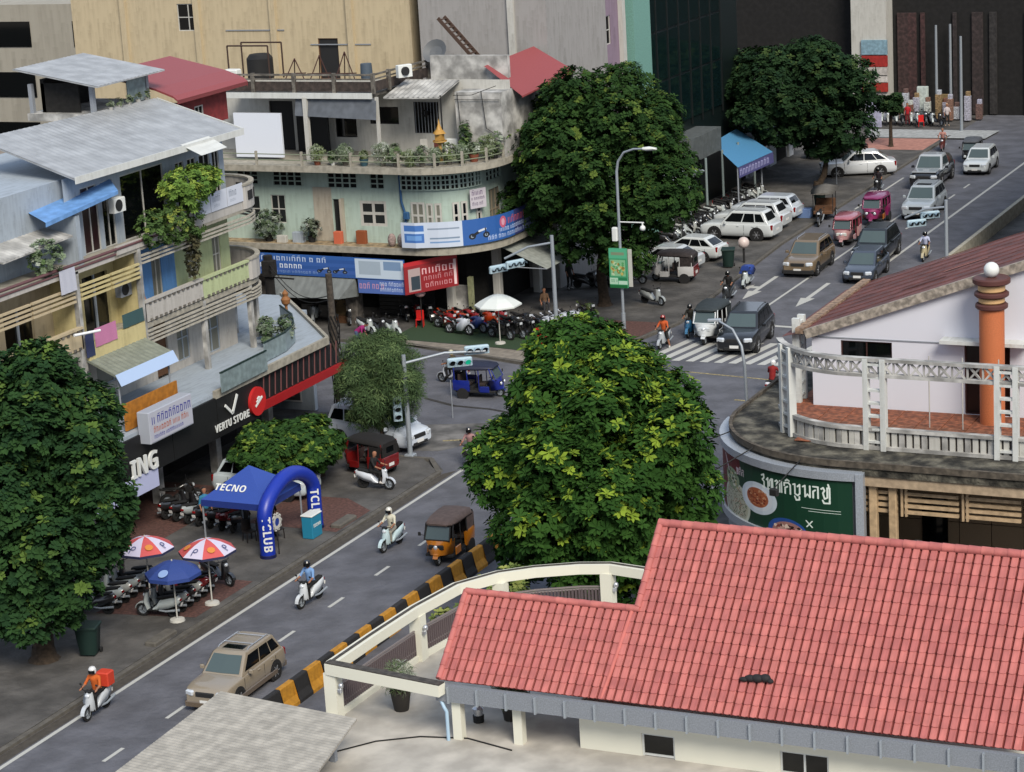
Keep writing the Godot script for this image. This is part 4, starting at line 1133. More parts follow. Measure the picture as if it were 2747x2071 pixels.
	for c in cols:
		var b := MB.new()
		var o := Vector3(W, 7.95, c[0])
		wall(b, o, U, c[0] - c[1], 3.2, c[3], .15)
		obj("upper_wall", b, c[2], t)
		for q in c[3]:
			var wide: bool = q[2] - q[0] > 1.5
			if wide:
				var g := MB.new(); g.span(Vector3(W - .2, 7.95, c[0] - q[0]), Vector3(W - .13, 7.95 + q[3], c[0] - q[2])); obj("glass_door", g, M.glass, t)
				var f := MB.new(); f.span(Vector3(W - .12, 7.95, c[0] - (q[0] + q[2]) / 2 - .05), Vector3(W - .05, 7.95 + q[3], c[0] - (q[0] + q[2]) / 2 + .05)); obj("door_frame", f, M.greyblue, t)
			else: window(t, o, U, q, 2 if q[1] > .3 or c[2] == M.blue else 1, 2 if q[1] > .3 else 1, M.offwhite, M.frost, .1, "window" if q[1] > .3 else "shutter_door")
	var we := MB.new(); wall(we, Vector3(W, 7.95, N), Vector3(-1, 0, 0), 7.5, 3.2, [], .1); obj("end_wall", we, M.offwhite, t)
	for q in [19.6, 14.9]:
		var dv := MB.new(); dv.span(Vector3(W, 7.95, q - .08), Vector3(P - .15, 11.2, q + .08)); obj("party_wall", dv, M.cream, t)
	for a in [[19.5, 15.0, M.cream], [26.0, 19.8, M.beige]]:
		for k in 2: louvres(t, [Vector2(P - .02, a[0] - .06 - k * (a[0] - a[1]) * .5), Vector2(P - .02, a[0] - (k + 1) * (a[0] - a[1]) * .5 + .06)], 9.98, 10.75, 4, a[2])
	louvres(t, [Vector2(P - .02, 14.8), Vector2(P - .02, 6.2)] + rnd, 10.55, 11.05, 3, M.louvre)
	# third floor: parapet, printed panels, glazed rooms under the grey roof
	var p3 := MB.new(); p3.span(Vector3(P - .12, 11.35, 16.6), Vector3(P + .02, 11.72, 12.6)); p3.span(Vector3(P - .12, 11.2, 26), Vector3(P, 11.45, 16.8)); obj("parapet", p3, M.lilac, t)
	var rl := MB.new(); rl.tube([Vector3(P, 11.62, 26), Vector3(P, 11.62, 12.6)], .07); rl.tube([Vector3(P, 11.42, 26), Vector3(P, 11.42, 16.7)], .05); obj("maroon_rail", rl, mt(Color(.36, .24, .25), .6), t)
	var pn := MB.new(); pn.span(Vector3(P - .15, 11.35, 12.4), Vector3(P - .02, 12.2, 6.2)); obj("parapet", pn, M.lilac, t)
	for i in 3:
		var pc := Pic.new(160, 64, Color(.74, .76, .80), 20 + i)
		pc.script(22, 12, 20, 5, Color(.42, .45, .5)); pc.script(30, 42, 10, 7, Color(.5, .53, .58))
		var z0 := 10.4 - i * 1.42
		obj("printed_panel", sheet(Vector3(P + .03, 11.75, z0), Vector3(P + .03, 11.75, z0 - 1.38), Vector3(P + .03, 12.62, z0 - 1.38), Vector3(P + .03, 12.62, z0)), pc.mat(), t)
	var r3 := MB.new(); ribbon(r3, [Vector2(P - .06, 6.2)] + rnd, 11.35, 12.45, .14)
	obj("round_parapet", r3, M.lilac, t)
	for i in 4:
		var q: Vector2 = rnd[1 + i * 2]
		var a := deg_to_rad(90 + (1 + i * 2) * 10)
		var hb := MB.new(); hb.box(Vector3(q.x, 11.95, q.y), Vector3(.5, .42, .2), Basis(Vector3.UP, a)); obj("parapet_opening", hb, M.dark, t)
	var rc := MB.new(); ribbon(rc, [Vector2(P - .05, 6.2)] + rnd, 12.43, 12.52, .24); obj("round_coping", rc, M.slab, t)
	var w3 := MB.new()
	var h3 := [[1.2, .0, 2.4, 2.9], [2.7, .0, 3.6, 2.9], [4.2, .0, 7.6, 2.9], [8.6, 0, 9.3, 2.7], [9.6, 0, 10.3, 2.7], [10.6, 0, 11.5, 2.7], [11.7, 0, 12.3, 2.7]]
	wall(w3, Vector3(W + .1, 11.4, 18.2), U, 18.2 - N, 3.5, h3, .12); wall(w3, Vector3(W + .1, 11.4, N), Vector3(-1, 0, 0), 5, 3.5, [[.3, 0, 1.6, 2.6]], .1)
	obj("top_wall", w3, M.greyblue, t)
	for q in h3: window(t, Vector3(W + .1, 11.4, 18.2), U, q, 2, 1, M.offwhite, M.glass if q[0] > 2 else mt(Color(.14, .05, .07), .3), .08, "glass_door")
	# grey monopitch roof and the white flap
	var rf := corrugated(Vector3(-15.3, 15.0, 18.5), Vector3(-14.75, 15.05, 5.9), Vector3(-20.0, 16.35, 5.1), Vector3(-21.3, 16.35, 17), .35, .012); obj("grey_roof", rf, M.metalroof, t)
	var fs := MB.new(); fs.beam(Vector3(-15.27, 14.93, 18.5), Vector3(-14.72, 14.97, 5.9), .06, .3); fs.beam(Vector3(-14.75, 15.0, 5.85), Vector3(-19.9, 16.28, 5.05), .05, .2); obj("roof_edge", fs, M.white, t)
	var fp := MB.new(); fp.quad(Vector3(-14.2, 14.62, 10.4), Vector3(-14.1, 14.66, 8.4), Vector3(-15.1, 15.14, 8.3), Vector3(-15.15, 15.12, 10.6)); obj("roof_flap", fp, M.white, t)
	# shed with white roof on the top terrace
	var sh := thing("rooftop_shed", "small open grey shed with pale sloping roof on top of the left shophouse", "shed")
	var s1 := MB.new(); s1.span(Vector3(-24.2, 15.9, 9.4), Vector3(-20.4, 16.25, 4.6)); obj("base", s1, M.dirtywhite, sh)
	var s2 := MB.new()
	for q in [[-20.6, 9.2], [-20.6, 4.8], [-24, 9.2], [-24, 4.8]]: s2.span(Vector3(q[0] - .1, 16.2, q[1] - .1), Vector3(q[0] + .1, 17.6, q[1] + .1))
	obj("posts", s2, M.grey, sh)
	var s3 := MB.new(); s3.span(Vector3(-23.6, 16.2, 9), Vector3(-23.4, 17.8, 5)); s3.span(Vector3(-23.6, 16.2, 9.0), Vector3(-21.5, 17.6, 8.9)); obj("back_wall", s3, M.interior, sh)
	var s4 := MB.new(); s4.span(Vector3(-20.55, 16.3, 6.5), Vector3(-20.5, 17.6, 5.0)); obj("screen", s4, M.frosted, sh)
	obj("roof", corrugated(Vector3(-19.8, 17.6, 9.9), Vector3(-19.8, 17.6, 4.3), Vector3(-24.6, 18.35, 4.0), Vector3(-24.6, 18.35, 9.6), .3, .012), M.metalroof, sh)
	for i in 5: pot_plant("%s small potted plant along the foot of the rooftop shed, counted from the street corner" % ordinal(i), Vector3(-20.2, 16.25, 5.4 + i * .75), .13, .2, M.dirtywhite, .16, L.small, 12, Color(.06, .09, .035), 1.2, "pots at the rooftop shed")
	# red house on the roof
	var rh := thing("rooftop_house", "small red house with a pinkish red metal roof on the left shophouse", "house")
	var r1 := MB.new(); wall(r1, Vector3(-19.9, 14.4, 2.9), U, 4.0, 2.1, [[1.0, .45, 1.75, 1.05]], .1); wall(r1, Vector3(-24, 14.4, 2.9), Vector3(1, 0, 0), 4.1, 1.4, []); obj("wall", r1, M.redwall, rh)
	window(rh, Vector3(-19.9, 14.4, 2.9), U, [1.0, .45, 1.75, 1.05], 2, 1, M.offwhite, M.glass, .04)
	var r2 := MB.new(); r2.span(Vector3(-24, 14.4, 3.2), Vector3(-20.0, 15.5, 2.95)); obj("grey_end_wall", r2, M.greyblue, rh)
	var r4 := MB.new()
	var rows := []
	for k in [[-19.2, 15.95], [-19.15, 16.15], [-19.4, 16.35], [-20.4, 16.7], [-23.6, 17.4]]: rows.append([Vector3(k[0], k[1], -2.0), Vector3(k[0], k[1], 4.4)])
	for i in rows.size() - 1: r4.quad(rows[i][1], rows[i][0], rows[i + 1][0], rows[i + 1][1])
	for e in [0, 1]:
		for i in rows.size() - 1: r4.quad(rows[i][e], rows[i + 1][e], rows[i + 1][e] - Vector3(0, .1, 0), rows[i][e] - Vector3(0, .1, 0))
	obj("roof", r4, M.redroof, rh)
	# shops awning over the terrace, blue awning, walls on the third floor
	var aw := thing("terrace_awning", "grey green corrugated awning with pale blue drooping front edge over the first floor terrace", "awning")
	obj("sheet", corrugated(Vector3(-13.2, 7.0, 20.0), Vector3(-13.2, 7.0, 15.7), Vector3(-15.4, 7.6, 15.2), Vector3(-15.4, 7.6, 19.4), .3, .015), mt(Color(.50, .52, .47), .7, grime, .4), aw)
	var av := MB.new(); av.quad(Vector3(-12.95, 6.55, 20.0), Vector3(-12.95, 6.55, 15.6), Vector3(-13.2, 7.03, 15.6), Vector3(-13.2, 7.03, 20.0)); obj("valance", av, mt(Color(.62, .70, .82), .6), aw)
	var ap := MB.new(); ap.cyl(Vector3(-13.3, 4.7, 15.9), Vector3(-13.3, 6.95, 15.9), .04); ap.cyl(Vector3(-13.3, 4.7, 19.7), Vector3(-13.3, 6.95, 19.7), .04); obj("posts", ap, M.grey, aw)
	var oc := thing("yellow_tarpaulin", "orange yellow tarpaulin hung along the terrace edge under the grey awning", "tarpaulin")
	var ot := MB.new(); ot.span(Vector3(-12.7, 4.75, 20.4), Vector3(-12.62, 5.9, 16.4)); obj("cloth", ot, mt(Color(.66, .42, .10), .8, grime, .5), oc)
	var ba := thing("blue_awning", "light blue fabric awning on the third floor at the left edge", "awning")
	var bq := MB.new(); bq.quad(Vector3(-15.3, 13.6, 20.8), Vector3(-14.8, 14.1, 16.2), Vector3(-18.2, 14.6, 12.6), Vector3(-20, 14.5, 18.5)); bq.quad(Vector3(-15.32, 13.4, 20.8), Vector3(-14.8, 13.95, 16.2), Vector3(-14.8, 14.1, 16.2), Vector3(-15.3, 13.6, 20.8)); obj("canvas", bq, mt(Color(.42, .60, .82), .6, grime, .3), ba)
	var gx := MB.new(); gx.span(Vector3(-17.6, 11.4, 18.9), Vector3(-15.2, 13.5, 18.6)); gx.span(Vector3(-16.9, 11.4, 18.6), Vector3(-16.6, 13.4, 13.4)); gx.span(Vector3(-17.2, 11.4, 26), Vector3(-16.9, 13.0, 18.9)); obj("balcony_wall", gx, M.greyblue, t)
	obj("lean_to_roof", corrugated(Vector3(-15.2, 12.6, 24), Vector3(-15.2, 12.75, 19.2), Vector3(-17.4, 13.2, 19.2), Vector3(-17.4, 13.2, 24), .25, .012), M.dirtywhite, t)
	for q in [[Vector3(-15.7, 13.25, 15.1), "white air conditioner under the light blue awning"], [Vector3(-15.6, 9.6, 15.4), "grey air conditioner with a round fan on the cream balcony wall"]]:
		var ac := thing("air_conditioner", q[1], "air conditioner", q[0], 0, "")
		var b := MB.new(); b.bevel(Vector3.ZERO, Vector3(.34, .62, .85), .03); obj("casing", b, M.whiteplastic if q[0].y > 12 else M.grey, ac)
		var f := MB.new(); f.cyl(Vector3(.16, 0, .1), Vector3(.19, 0, .1), .26, -1, 16); obj("fan", f, M.dark, ac)
	var lb := thing("hanging_sign_box", "grey box sign with blue and orange lettering hung over the black fascia", "sign")
	var lx := MB.new(); lx.bevel(Vector3(-11.95, 4.85, 18.5), Vector3(.6, 1.35, 3.3), .03); obj("box", lx, mt(Color(.60, .62, .66), .5), lb)
	var lp := Pic.new(256, 110, Color(.66, .67, .71), 5); lp.script(14, 14, 30, 10, Color(.16, .16, .50)); lp.script(20, 56, 20, 13, Color(.62, .30, .17)); lp.script(20, 86, 14, 16, Color(.2, .2, .5))
	obj("face", sheet(Vector3(-11.63, 4.22, 20.1), Vector3(-11.63, 4.22, 16.9), Vector3(-11.63, 5.5, 16.9), Vector3(-11.63, 5.5, 20.1)), lp.mat(), lb)
	var ng := thing("white_letter_sign", "big white letters over a white board on the black shop front beside the tree", "sign")
	var nb := MB.new(); nb.span(Vector3(-12.05, 2.15, 26), Vector3(-11.95, 2.95, 19.4)); obj("board", nb, mt(Color(.66, .68, .80), .6), ng)
	lettering("ING", .8, M.whiteplastic, ng, Transform3D(Basis(Vector3(0, 0, -1), Vector3.UP, Vector3(1, 0, 0)), Vector3(-11.9, 3.35, 20.4)), .1)
	# glass balustrade of the terrace
	var gb := [[Vector2(-11.95, 14.0), Vector2(-12.05, 9.9)], [Vector2(-12.9, 8.7), Vector2(-13.0, 6.6), Vector2(-13.5, 4.9)], [Vector2(-13.5, 4.9), Vector2(-14.6, 3.2), Vector2(-16.2, 1.6)]]
	for k in gb:
		for i in k.size() - 1:
			var b := MB.new(); ribbon(b, [k[i], k[i + 1]], 4.75, 5.62, .04); obj("balustrade_panel", b, M.frosted, t)
			var c := MB.new(); ribbon(c, [k[i], k[i + 1]], 5.62, 5.68, .08); obj("handrail", c, M.binc, t)
	for i in 6: pot_plant("%s terrace plant from the curved glass balustrade inward, in a grey pot" % ordinal(i), Vector3(-13.6 - (i % 3) * .75, 4.7, 5.6 - i * .35 + (i % 2) * .8), .2, .35, M.oldconc, .38, L.mid, 40, Color(.045, .085, .03), 1.2, "plants on the curved terrace")
	var st := thing("wooden_statue", "small carved wooden statue standing among the terrace plants", "statue", Vector3(-15.9, 4.7, 1.5))
	var sb := MB.new(); sb.lathe([Vector2(.22, 0), Vector2(.2, .3), Vector2(.08, .45), Vector2(.07, .9), Vector2(.2, 1.05), Vector2(.24, 1.25), Vector2(.12, 1.4), Vector2(.16, 1.55), Vector2(.001, 1.75)], Vector3.ZERO, 10); obj("figure", sb, mt(Color(.50, .33, .18), .7), st)
	# climbers hanging from the third floor
	var pt := thing("balcony_tree", "leafy papaya like shrub growing over the third floor balcony, vines hanging below", "shrub", Vector3(-15.0, 11.4, 10.9))
	trunk_of(pt, [Vector3(0, 0, 0), Vector3(.1, 1.2, -.1), Vector3(.1, 2.0, -.2)], .09, [])
	crown(pt, [[Vector3(.2, 2.0, -.3), Vector3(1.0, .7, 2.0)], [Vector3(.1, 1.5, .2), Vector3(.8, .8, 1.1)], [Vector3(.3, 2.1, -1.2), Vector3(.7, .5, .8)]], L.big, 420, Vector2(.7, 1.2), Color(.06, .12, .025), Color(.12, .2, .04), Color(.25, .33, .06), .3, 41, M.leaf, "foliage")
	crown(pt, [[Vector3(.1, .4, 1.3), Vector3(.8, .8, .9)], [Vector3(.2, .6, 3.0), Vector3(.6, .8, .9)], [Vector3(.1, .2, -.3), Vector3(.6, .7, .8)]], L.mid, 420, Vector2(.8, 1.3), Color(.04, .075, .025), Color(.07, .12, .035), Color(.2, .24, .05), .2, 42, M.leaf, "vine")
	crown(pt, [[Vector3(.15, -1.0, .0), Vector3(.35, 1.3, .35)]], L.small, 260, Vector2(.8, 1.3), Color(.05, .05, .03), Color(.08, .075, .04), Color(.1, .1, .05), .1, 43, M.leaf, "dry_vine")
	pot_plant("grassy plant at the left end of the maroon balcony rail", Vector3(-15.2, 11.4, 21.2), .25, .3, M.oldconc, .7, L.mid, 130, Color(.06, .11, .03))
	# washing
	for q in [["pink_towel", "pink towel drying over the cream balcony parapet", Color(.74, .47, .62), 19.0, 17.4, 8.7, 7.9], ["blue_cloth", "dark blue cloth hanging over the left end of the cream parapet", Color(.15, .19, .33), 19.7, 19.1, 8.6, 7.6], ["teal_sheet", "teal sheet hanging at the right end of the cream balcony", Color(.2, .32, .33), 16.9, 15.3, 8.8, 8.2], ["white_banner", "white cloth hanging from the maroon balcony rail", Color(.74, .75, .8), 21.0, 19.9, 11.6, 10.6]]:
		var b := MB.new()
		for i in 5:
			var z0: float = lerpf(q[3], q[4], i / 5.0); var z1: float = lerpf(q[3], q[4], (i + 1) / 5.0)
			b.quad(Vector3(P + .15 + .02 * (i % 2), q[6], z0), Vector3(P + .17 - .02 * (i % 2), q[6], z1), Vector3(P + .14, q[5], z1), Vector3(P + .14, q[5], z0))
		tag(obj(q[0], b, mt(q[2], .9, fine, .8)), q[1], "cloth")
	var tb := thing("tube_light", "white fluorescent tube on a bracket at the left edge of the balconies", "lamp", Vector3(-14.4, 8.9, 20.2))
	var tt := MB.new(); tt.tube([Vector3(0, 0, .7), Vector3(.3, -.1, -.7)], .06); obj("tube", tt, M.lamp, tb)

# ----------------------------------------------------------------- mint corner building in the middle
func building_centre():
	var t := thing("corner_shophouse", "mint green corner shophouse with rounded balconies, motorcycle shop banners and planted roof terrace", "building")
	var X := Vector3(1, 0, 0)
	var nz := Vector3(0, 0, -1)
	var cx := -17.6
	var cz := -19.6
	var slabline := [Vector2(-34, -15.8), Vector2(-22, -15.7)] + arc(cx, cz, 4.0, 0, 90, 10) + [Vector2(-13.6, -26)]
	slabline[2] = Vector2(cx, -15.6)
	var wl := [Vector2(-34, -17.1)] + arc(cx, cz, 2.5, 0, 90, 8) + [Vector2(-15.1, -26.5)]
	# ground floor
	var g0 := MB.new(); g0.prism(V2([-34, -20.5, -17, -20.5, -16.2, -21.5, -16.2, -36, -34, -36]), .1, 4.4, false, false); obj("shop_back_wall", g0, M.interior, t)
	for q in [[-28.6, -17], [-22.3, -16.5], [-17.1, -18.6], [-15.3, -21.0], [-15.2, -26.2]]:
		var c := MB.new(); c.bevel(Vector3(q[0], 2.25, q[1]), Vector3(.75 if q[0] < -20 else .45, 4.3, .75 if q[0] < -20 else .45), .03); obj("column", c, mt(Color(.36, .34, .32), .9, blotch, .4) if q[0] < -20 else M.offwhite, t)
	for i in 9:
		var sl := MB.new(); sl.span(Vector3(-21.8, .3 + i * .24, -18.6), Vector3(-18.2, .5 + i * .24, -18.56)); obj("shutter_slat", sl, M.dark, t)
	var sp := MB.new(); sp.span(Vector3(-16.9, .1, -18.9), Vector3(-16.1, 2.1, -18.7)); obj("shop_partition", sp, M.dirtywhite, t)
	var gd := MB.new(); gd.span(Vector3(-15.9, .1, -18.6), Vector3(-15.65, 2.7, -18.3)); obj("pale_door_panel", gd, mt(Color(.52, .53, .40), .8, grime, .4), t)
	# lower balcony slab, upper roof slab
	for L in [[4.45, 4.78, M.slab], [9.0, 9.32, M.slab]]:
		var pts := PackedVector2Array(slabline); pts.append(Vector2(-34, -26))
		var b := MB.new(); b.prism(pts, L[0], L[1]); obj("balcony_slab", b, L[2], t)
		var e := MB.new()
		for i in slabline.size() - 1: e.beam(Vector3(slabline[i].x, L[1] - .14, slabline[i].y), Vector3(slabline[i + 1].x, L[1] - .14, slabline[i + 1].y), .12, .36)
		obj("slab_edge", e, M.slab, t)
	var fd := MB.new(); fd.prism(V2([-34, -17.0, -17, -17.0, -16, -16, -17.8, -15.75, -34, -15.9]), 4.785, 4.79, true, false); obj("balcony_floor", fd, M.slabdirt, t)
	# first floor walls: straight front then the round corner in facets
	var fr := MB.new()
	var o1 := Vector3(-34, 4.78, -17.1)
	var H1 := [[4.2, 3.2, 5.6, 3.95], [4.9, 1.0, 5.6, 2.5], [6.6, 3.15, 8.5, 3.98], [6.35, .95, 7.3, 2.6], [10.2, 3.1, 12.1, 3.95], [10.45, .03, 11.05, 2.45], [12.95, 3.1, 13.85, 3.95], [12.2, .95, 13.9, 2.4]]
	wall(fr, o1, X, 16.4, 4.22, H1, .16)
	for i in range(1, wl.size() - 1):
		var a := Vector3(wl[i].x, 4.78, wl[i].y)
		var b := Vector3(wl[i + 1].x, 4.78, wl[i + 1].y)
		if i < wl.size() - 2: wall(fr, a, (b - a).normalized(), (b - a).length(), 4.22, [])
	var sd := Vector3(-15.1, 4.78, -19.6)
	wall(fr, sd, nz, 6.9, 4.22, [[.3, 3.1, 2.2, 3.95], [.5, .2, 1.9, 2.6]], .16)
	obj("front_wall", fr, M.mint, t)
	for k in [0, 2, 4, 6]: vent(t, o1, X, H1[k], int((H1[k][2] - H1[k][0]) / .42), 3, M.mint)
	for k in [1, 3]: window(t, o1, X, H1[k], 2 if k == 3 else 1, 2, M.offwhite, M.pane)
	window(t, o1, X, H1[7], 2, 2, M.offwhite, M.pane, .06, "window", .16)
	var dr := MB.new(); dr.span(Vector3(-34 + 10.45, 4.8, -17.3), Vector3(-34 + 11.05, 7.2, -17.24)); obj("open_door", dr, M.dark, t)
	var df := MB.new(); df.span(Vector3(-34 + 11.05, 4.8, -17.08), Vector3(-34 + 11.2, 7.3, -16.75)); df.span(Vector3(-34 + 9.2, 4.8, -17.095), Vector3(-34 + 10.4, 7.9, -17.07)); obj("door_leaf", df, mt(Color(.66, .63, .58), .8, streak, .3), t)
	var dp := MB.new(); dp.tube([Vector3(-34 + 14.9, 8.9, -17.0), Vector3(-34 + 14.95, 7.2, -16.98), Vector3(-34 + 15.15, 6.5, -16.98), Vector3(-34 + 15.1, 4.8, -16.98)], .07); dp.bevel(Vector3(-34 + 15.25, 6.45, -16.9), Vector3(.35, .4, .25), .05); obj("blue_downpipe", dp, mt(Color(.14, .30, .46), .6), t)
	# windows set proud on the facets of the round corner
	var facet := func(i: int, q: Array) -> Array:
		var a := Vector3(wl[i].x, 4.78, wl[i].y); var b := Vector3(wl[i + 1].x, 4.78, wl[i + 1].y)
		return [a, (b - a).normalized(), (b - a).length()]
	for k in [[1, 0, 0, 3.1, .85, 3, 3], [4, 0, 0, 3.1, .85, 1, 3], [6, 0, 0, 3.1, .85, 1, 3]]: pass
	for i in range(1, 8):
		var f = facet.call(i, [])
		var l: float = f[2]
		vent(t, f[0] + (f[1] as Vector3).cross(Vector3.UP) * .17, f[1], [.02, 3.12, l - .02, 3.92], 2, 3, M.mint)
		if i in [1, 2, 4, 5, 7]: window(t, f[0], f[1], [.05, .85, l - .05, 2.35], 1, 2, M.offwhite, M.frost if i < 3 else M.glass, -.03, "window", .11)
	window(t, o1, X, [14.95 + .55, .9, 16.35, 2.4], 2, 2, M.offwhite, M.frost, -.03, "window", .11)
	vent(t, o1 + Vector3(0, 0, .17), X, [15.0, 3.1, 16.35, 3.92], 4, 3, M.mint)
	window(t, sd, nz, [.5, .2, 1.9, 2.6], 3, 2, mt(Color(.5, .45, .38), .8), M.frost, .1, "shutter_door")
	vent(t, sd, nz, [.3, 3.1, 2.2, 3.95], 4, 3, M.mint)
	var fw := MB.new(); fw.span(Vector3(-15.3, 4.78, -26.6), Vector3(-13.5, 9.0, -26.4)); obj("fin_wall", fw, M.mint, t)
	var pn := Pic.new(96, 96, Color(.72, .70, .73), 9); pn.script(14, 8, 22, 4, Color(.3, .2, .36)); pn.script(10, 40, 14, 7, Color(.28, .22, .33)); pn.script(14, 66, 16, 5, Color(.3, .25, .35))
	var pf = facet.call(6, [])
	obj("notice_board", sheet(pf[0] + Vector3(.3, 1.9, .25), pf[0] + pf[1] * 1.1 + Vector3(.3, 1.9, .25), pf[0] + pf[1] * 1.1 + Vector3(.3, 3.0, .25), pf[0] + Vector3(.3, 3.0, .25)), pn.mat(), t)
	# printed banners
	var b1 := Pic.new(640, 96, Color(.17, .32, .58), 11)
	for k in 3: b1.rect(0, k * 32, 640, 16, Color(.18 + k * .02, .35, .62))
	b1.script(120, 8, 22, 15, Color(.72, .78, .88)); b1.script(128, 42, 20, 5, Color(.85, .88, .93)); b1.script(232, 42, 20, 5, Color(.85, .88, .93)); b1.script(120, 74, 12, 24, Color(.6, .68, .82)); b1.script(6, 10, 24, 4, Color(.75, .8, .9))
	bike_print(b1, 378, 70, 1.0); bike_print(b1, 430, 70, 1.0)
	b1.rect(480, 4, 156, 88, Color(.72, .78, .84)); b1.rect(492, 14, 70, 62, Color(.6, .66, .72)); b1.rect(572, 12, 56, 40, Color(.45, .55, .68))
	var bn := thing("shop_banner", "long blue banner with motorcycles and white lettering under the lower balcony", "banner")
	obj("print", sheet(Vector3(-31, 3.1, -15.55), Vector3(-18.35, 3.0, -15.5), Vector3(-18.35, 4.2, -15.5), Vector3(-31, 4.35, -15.55)), b1.mat(), bn)
	var b2 := Pic.new(256, 64, Color(.30, .40, .66), 13); b2.script(10, 14, 26, 6, Color(.75, .55, .65)); b2.script(120, 8, 18, 9, Color(.8, .84, .92)); b2.script(120, 36, 16, 10, Color(.75, .8, .9))
	var bo := thing("shop_banner", "short lower blue banner with pink lettering beneath the long motorcycle banner", "banner")
	obj("print", sheet(Vector3(-21.4, 2.2, -15.52), Vector3(-18.35, 2.2, -15.48), Vector3(-18.35, 2.98, -15.48), Vector3(-21.4, 2.98, -15.52)), b2.mat(), bo)
	var b3 := Pic.new(160, 128, Color(.50, .07, .10), 15); b3.rect(0, 0, 160, 16, Color(.66, .10, .13)); b3.rect(12, 28, 36, 92, Color(.62, .55, .55)); b3.rect(20, 60, 26, 54, Color(.15, .2, .25)); b3.script(56, 30, 26, 5, Color(.82, .66, .68)); b3.script(60, 66, 18, 6, Color(.7, .5, .52)); b3.script(64, 94, 18, 6, Color(.75, .55, .57)); b3.rect(148, 20, 8, 100, Color(.85, .75, .75))
	var br := thing("red_shop_sign", "slanted red sign board with pale lettering at the end of the blue banner", "sign")
	obj("print", sheet(Vector3(-18.25, 2.25, -15.2), Vector3(-15.95, 2.45, -17.3), Vector3(-15.95, 4.3, -17.3), Vector3(-18.25, 4.05, -15.2), .08), b3.mat(), br)
	var b4 := Pic.new(768, 128, Color(.16, .34, .60), 17)
	b4.rect(0, 0, 250, 128, Color(.72, .76, .82)); b4.rect(14, 14, 84, 88, Color(.25, .42, .68)); b4.rect(14, 44, 84, 12, Color(.7, .78, .88)); b4.rect(24, 66, 64, 24, Color(.4, .58, .8)); b4.rect(112, 30, 126, 8, Color(.5, .55, .62)); b4.rect(120, 78, 118, 8, Color(.45, .52, .6)); b4.rect(120, 98, 118, 8, Color(.42, .55, .72))
	b4.rect(520, 0, 248, 128, Color(.19, .22, .42)); bike_print(b4, 320, 86, 1.9); b4.disc(440, 40, 20, 30, Color(.72, .35, .45)); b4.disc(440, 40, 10, 18, Color(.8, .6, .68)); b4.script(474, 20, 34, 8, Color(.70, .32, .38)); b4.script(420, 66, 20, 20, Color(.70, .76, .88)); b4.script(360, 96, 20, 24, Color(.70, .76, .88))
	var bq := thing("balcony_banner", "wide blue and white motorcycle banner wrapped round the corner of the upper balcony", "banner")
	var line := [Vector2(-18.3, -15.3), Vector2(-17.4, -15.25)] + arc(cx, cz, 4.2, 12, 90, 10) + [Vector2(-13.4, -23.2)]
	var tot := 0.0
	for i in line.size() - 1: tot += (line[i + 1] as Vector2).distance_to(line[i])
	var bm := MB.new(); bm.use_uv = true
	var acc := 0.0
	for i in line.size() - 1:
		var l: float = (line[i + 1] as Vector2).distance_to(line[i])
		var a := Vector3(line[i].x, 4.95, line[i].y); var b := Vector3(line[i + 1].x, 4.95, line[i + 1].y)
		var u0 := acc / tot; var u1 := (acc + l) / tot
		var h := Vector3(0, 1.42, 0)
		bm.quad_uv(a, b, b + h, a + h, Vector2(u0, 1), Vector2(u1, 1), Vector2(u1, 0), Vector2(u0, 0))
		var q := (b - a).cross(h).normalized() * .04
		bm.quad_uv(b - q, a - q, a + h - q, b + h - q, Vector2(u1, 1), Vector2(u0, 1), Vector2(u0, 0), Vector2(u1, 0))
		acc += l
	obj("print", bm, b4.mat(), bq)
	# grey awnings over the shop fronts
	var a1 := thing("shop_awning", "sagging grey canvas awning over the left shop front below the banner", "awning")
	var am := MB.new(); am.quad(Vector3(-26.6, 1.95, -14.6), Vector3(-22.2, 2.0, -14.6), Vector3(-21.6, 3.0, -15.6), Vector3(-27, 3.0, -15.6)); am.tri(Vector3(-22.2, 2.0, -14.6), Vector3(-21.6, 1.9, -15.9), Vector3(-21.6, 3.0, -15.6)); obj("canvas", am, mt(Color(.44, .46, .46), .8, grime, .4), a1)
	var a2 := thing("shop_awning", "pale grey canvas awning folded out at the right corner by the traffic signal", "awning")
	var an := MB.new(); an.quad(Vector3(-11.4, 3.1, -19.4), Vector3(-11.2, 3.2, -24.4), Vector3(-14.8, 4.3, -24.6), Vector3(-14.2, 4.35, -19.2)); obj("canvas", an, mt(Color(.58, .60, .58), .8, grime, .4), a2)
	var ar := MB.new(); ar.tube([Vector3(-11.4, 3.1, -19.4), Vector3(-14.3, 3.2, -19.2)], .03); obj("arm", ar, M.grey, a2)
	# side range going north
	var s2 := MB.new(); wall(s2, Vector3(-15.4, .1, -26.6), nz, 13, 4.6, [[2.5, 0, 5.6, 3.3], [6.6, 0, 9.8, 3.3]], .12); obj("side_range_wall", s2, mt(Color(.36, .44, .43), .85, streak, .25), t)
	for q in [2.5, 6.6]:
		for i in 8:
			var b := MB.new(); b.span(Vector3(-15.56, .12 + i * .4, -26.6 - q), Vector3(-15.52, .5 + i * .4, -26.6 - q - 3.15)); obj("shutter_slat", b, mt(Color(.28, .36, .36), .6), t)
	for q in [-28.6, -32.7, -36.9]:
		var b := MB.new(); b.span(Vector3(-15.38, .1, q - .2), Vector3(-15.1, 4.7, q + .2)); obj("pilaster", b, M.dirtywhite, t)
	var su := MB.new(); su.span(Vector3(-24, 4.7, -40), Vector3(-15.5, 9.2, -26.7)); obj("side_range_upper", su, M.dirtywhite, t)
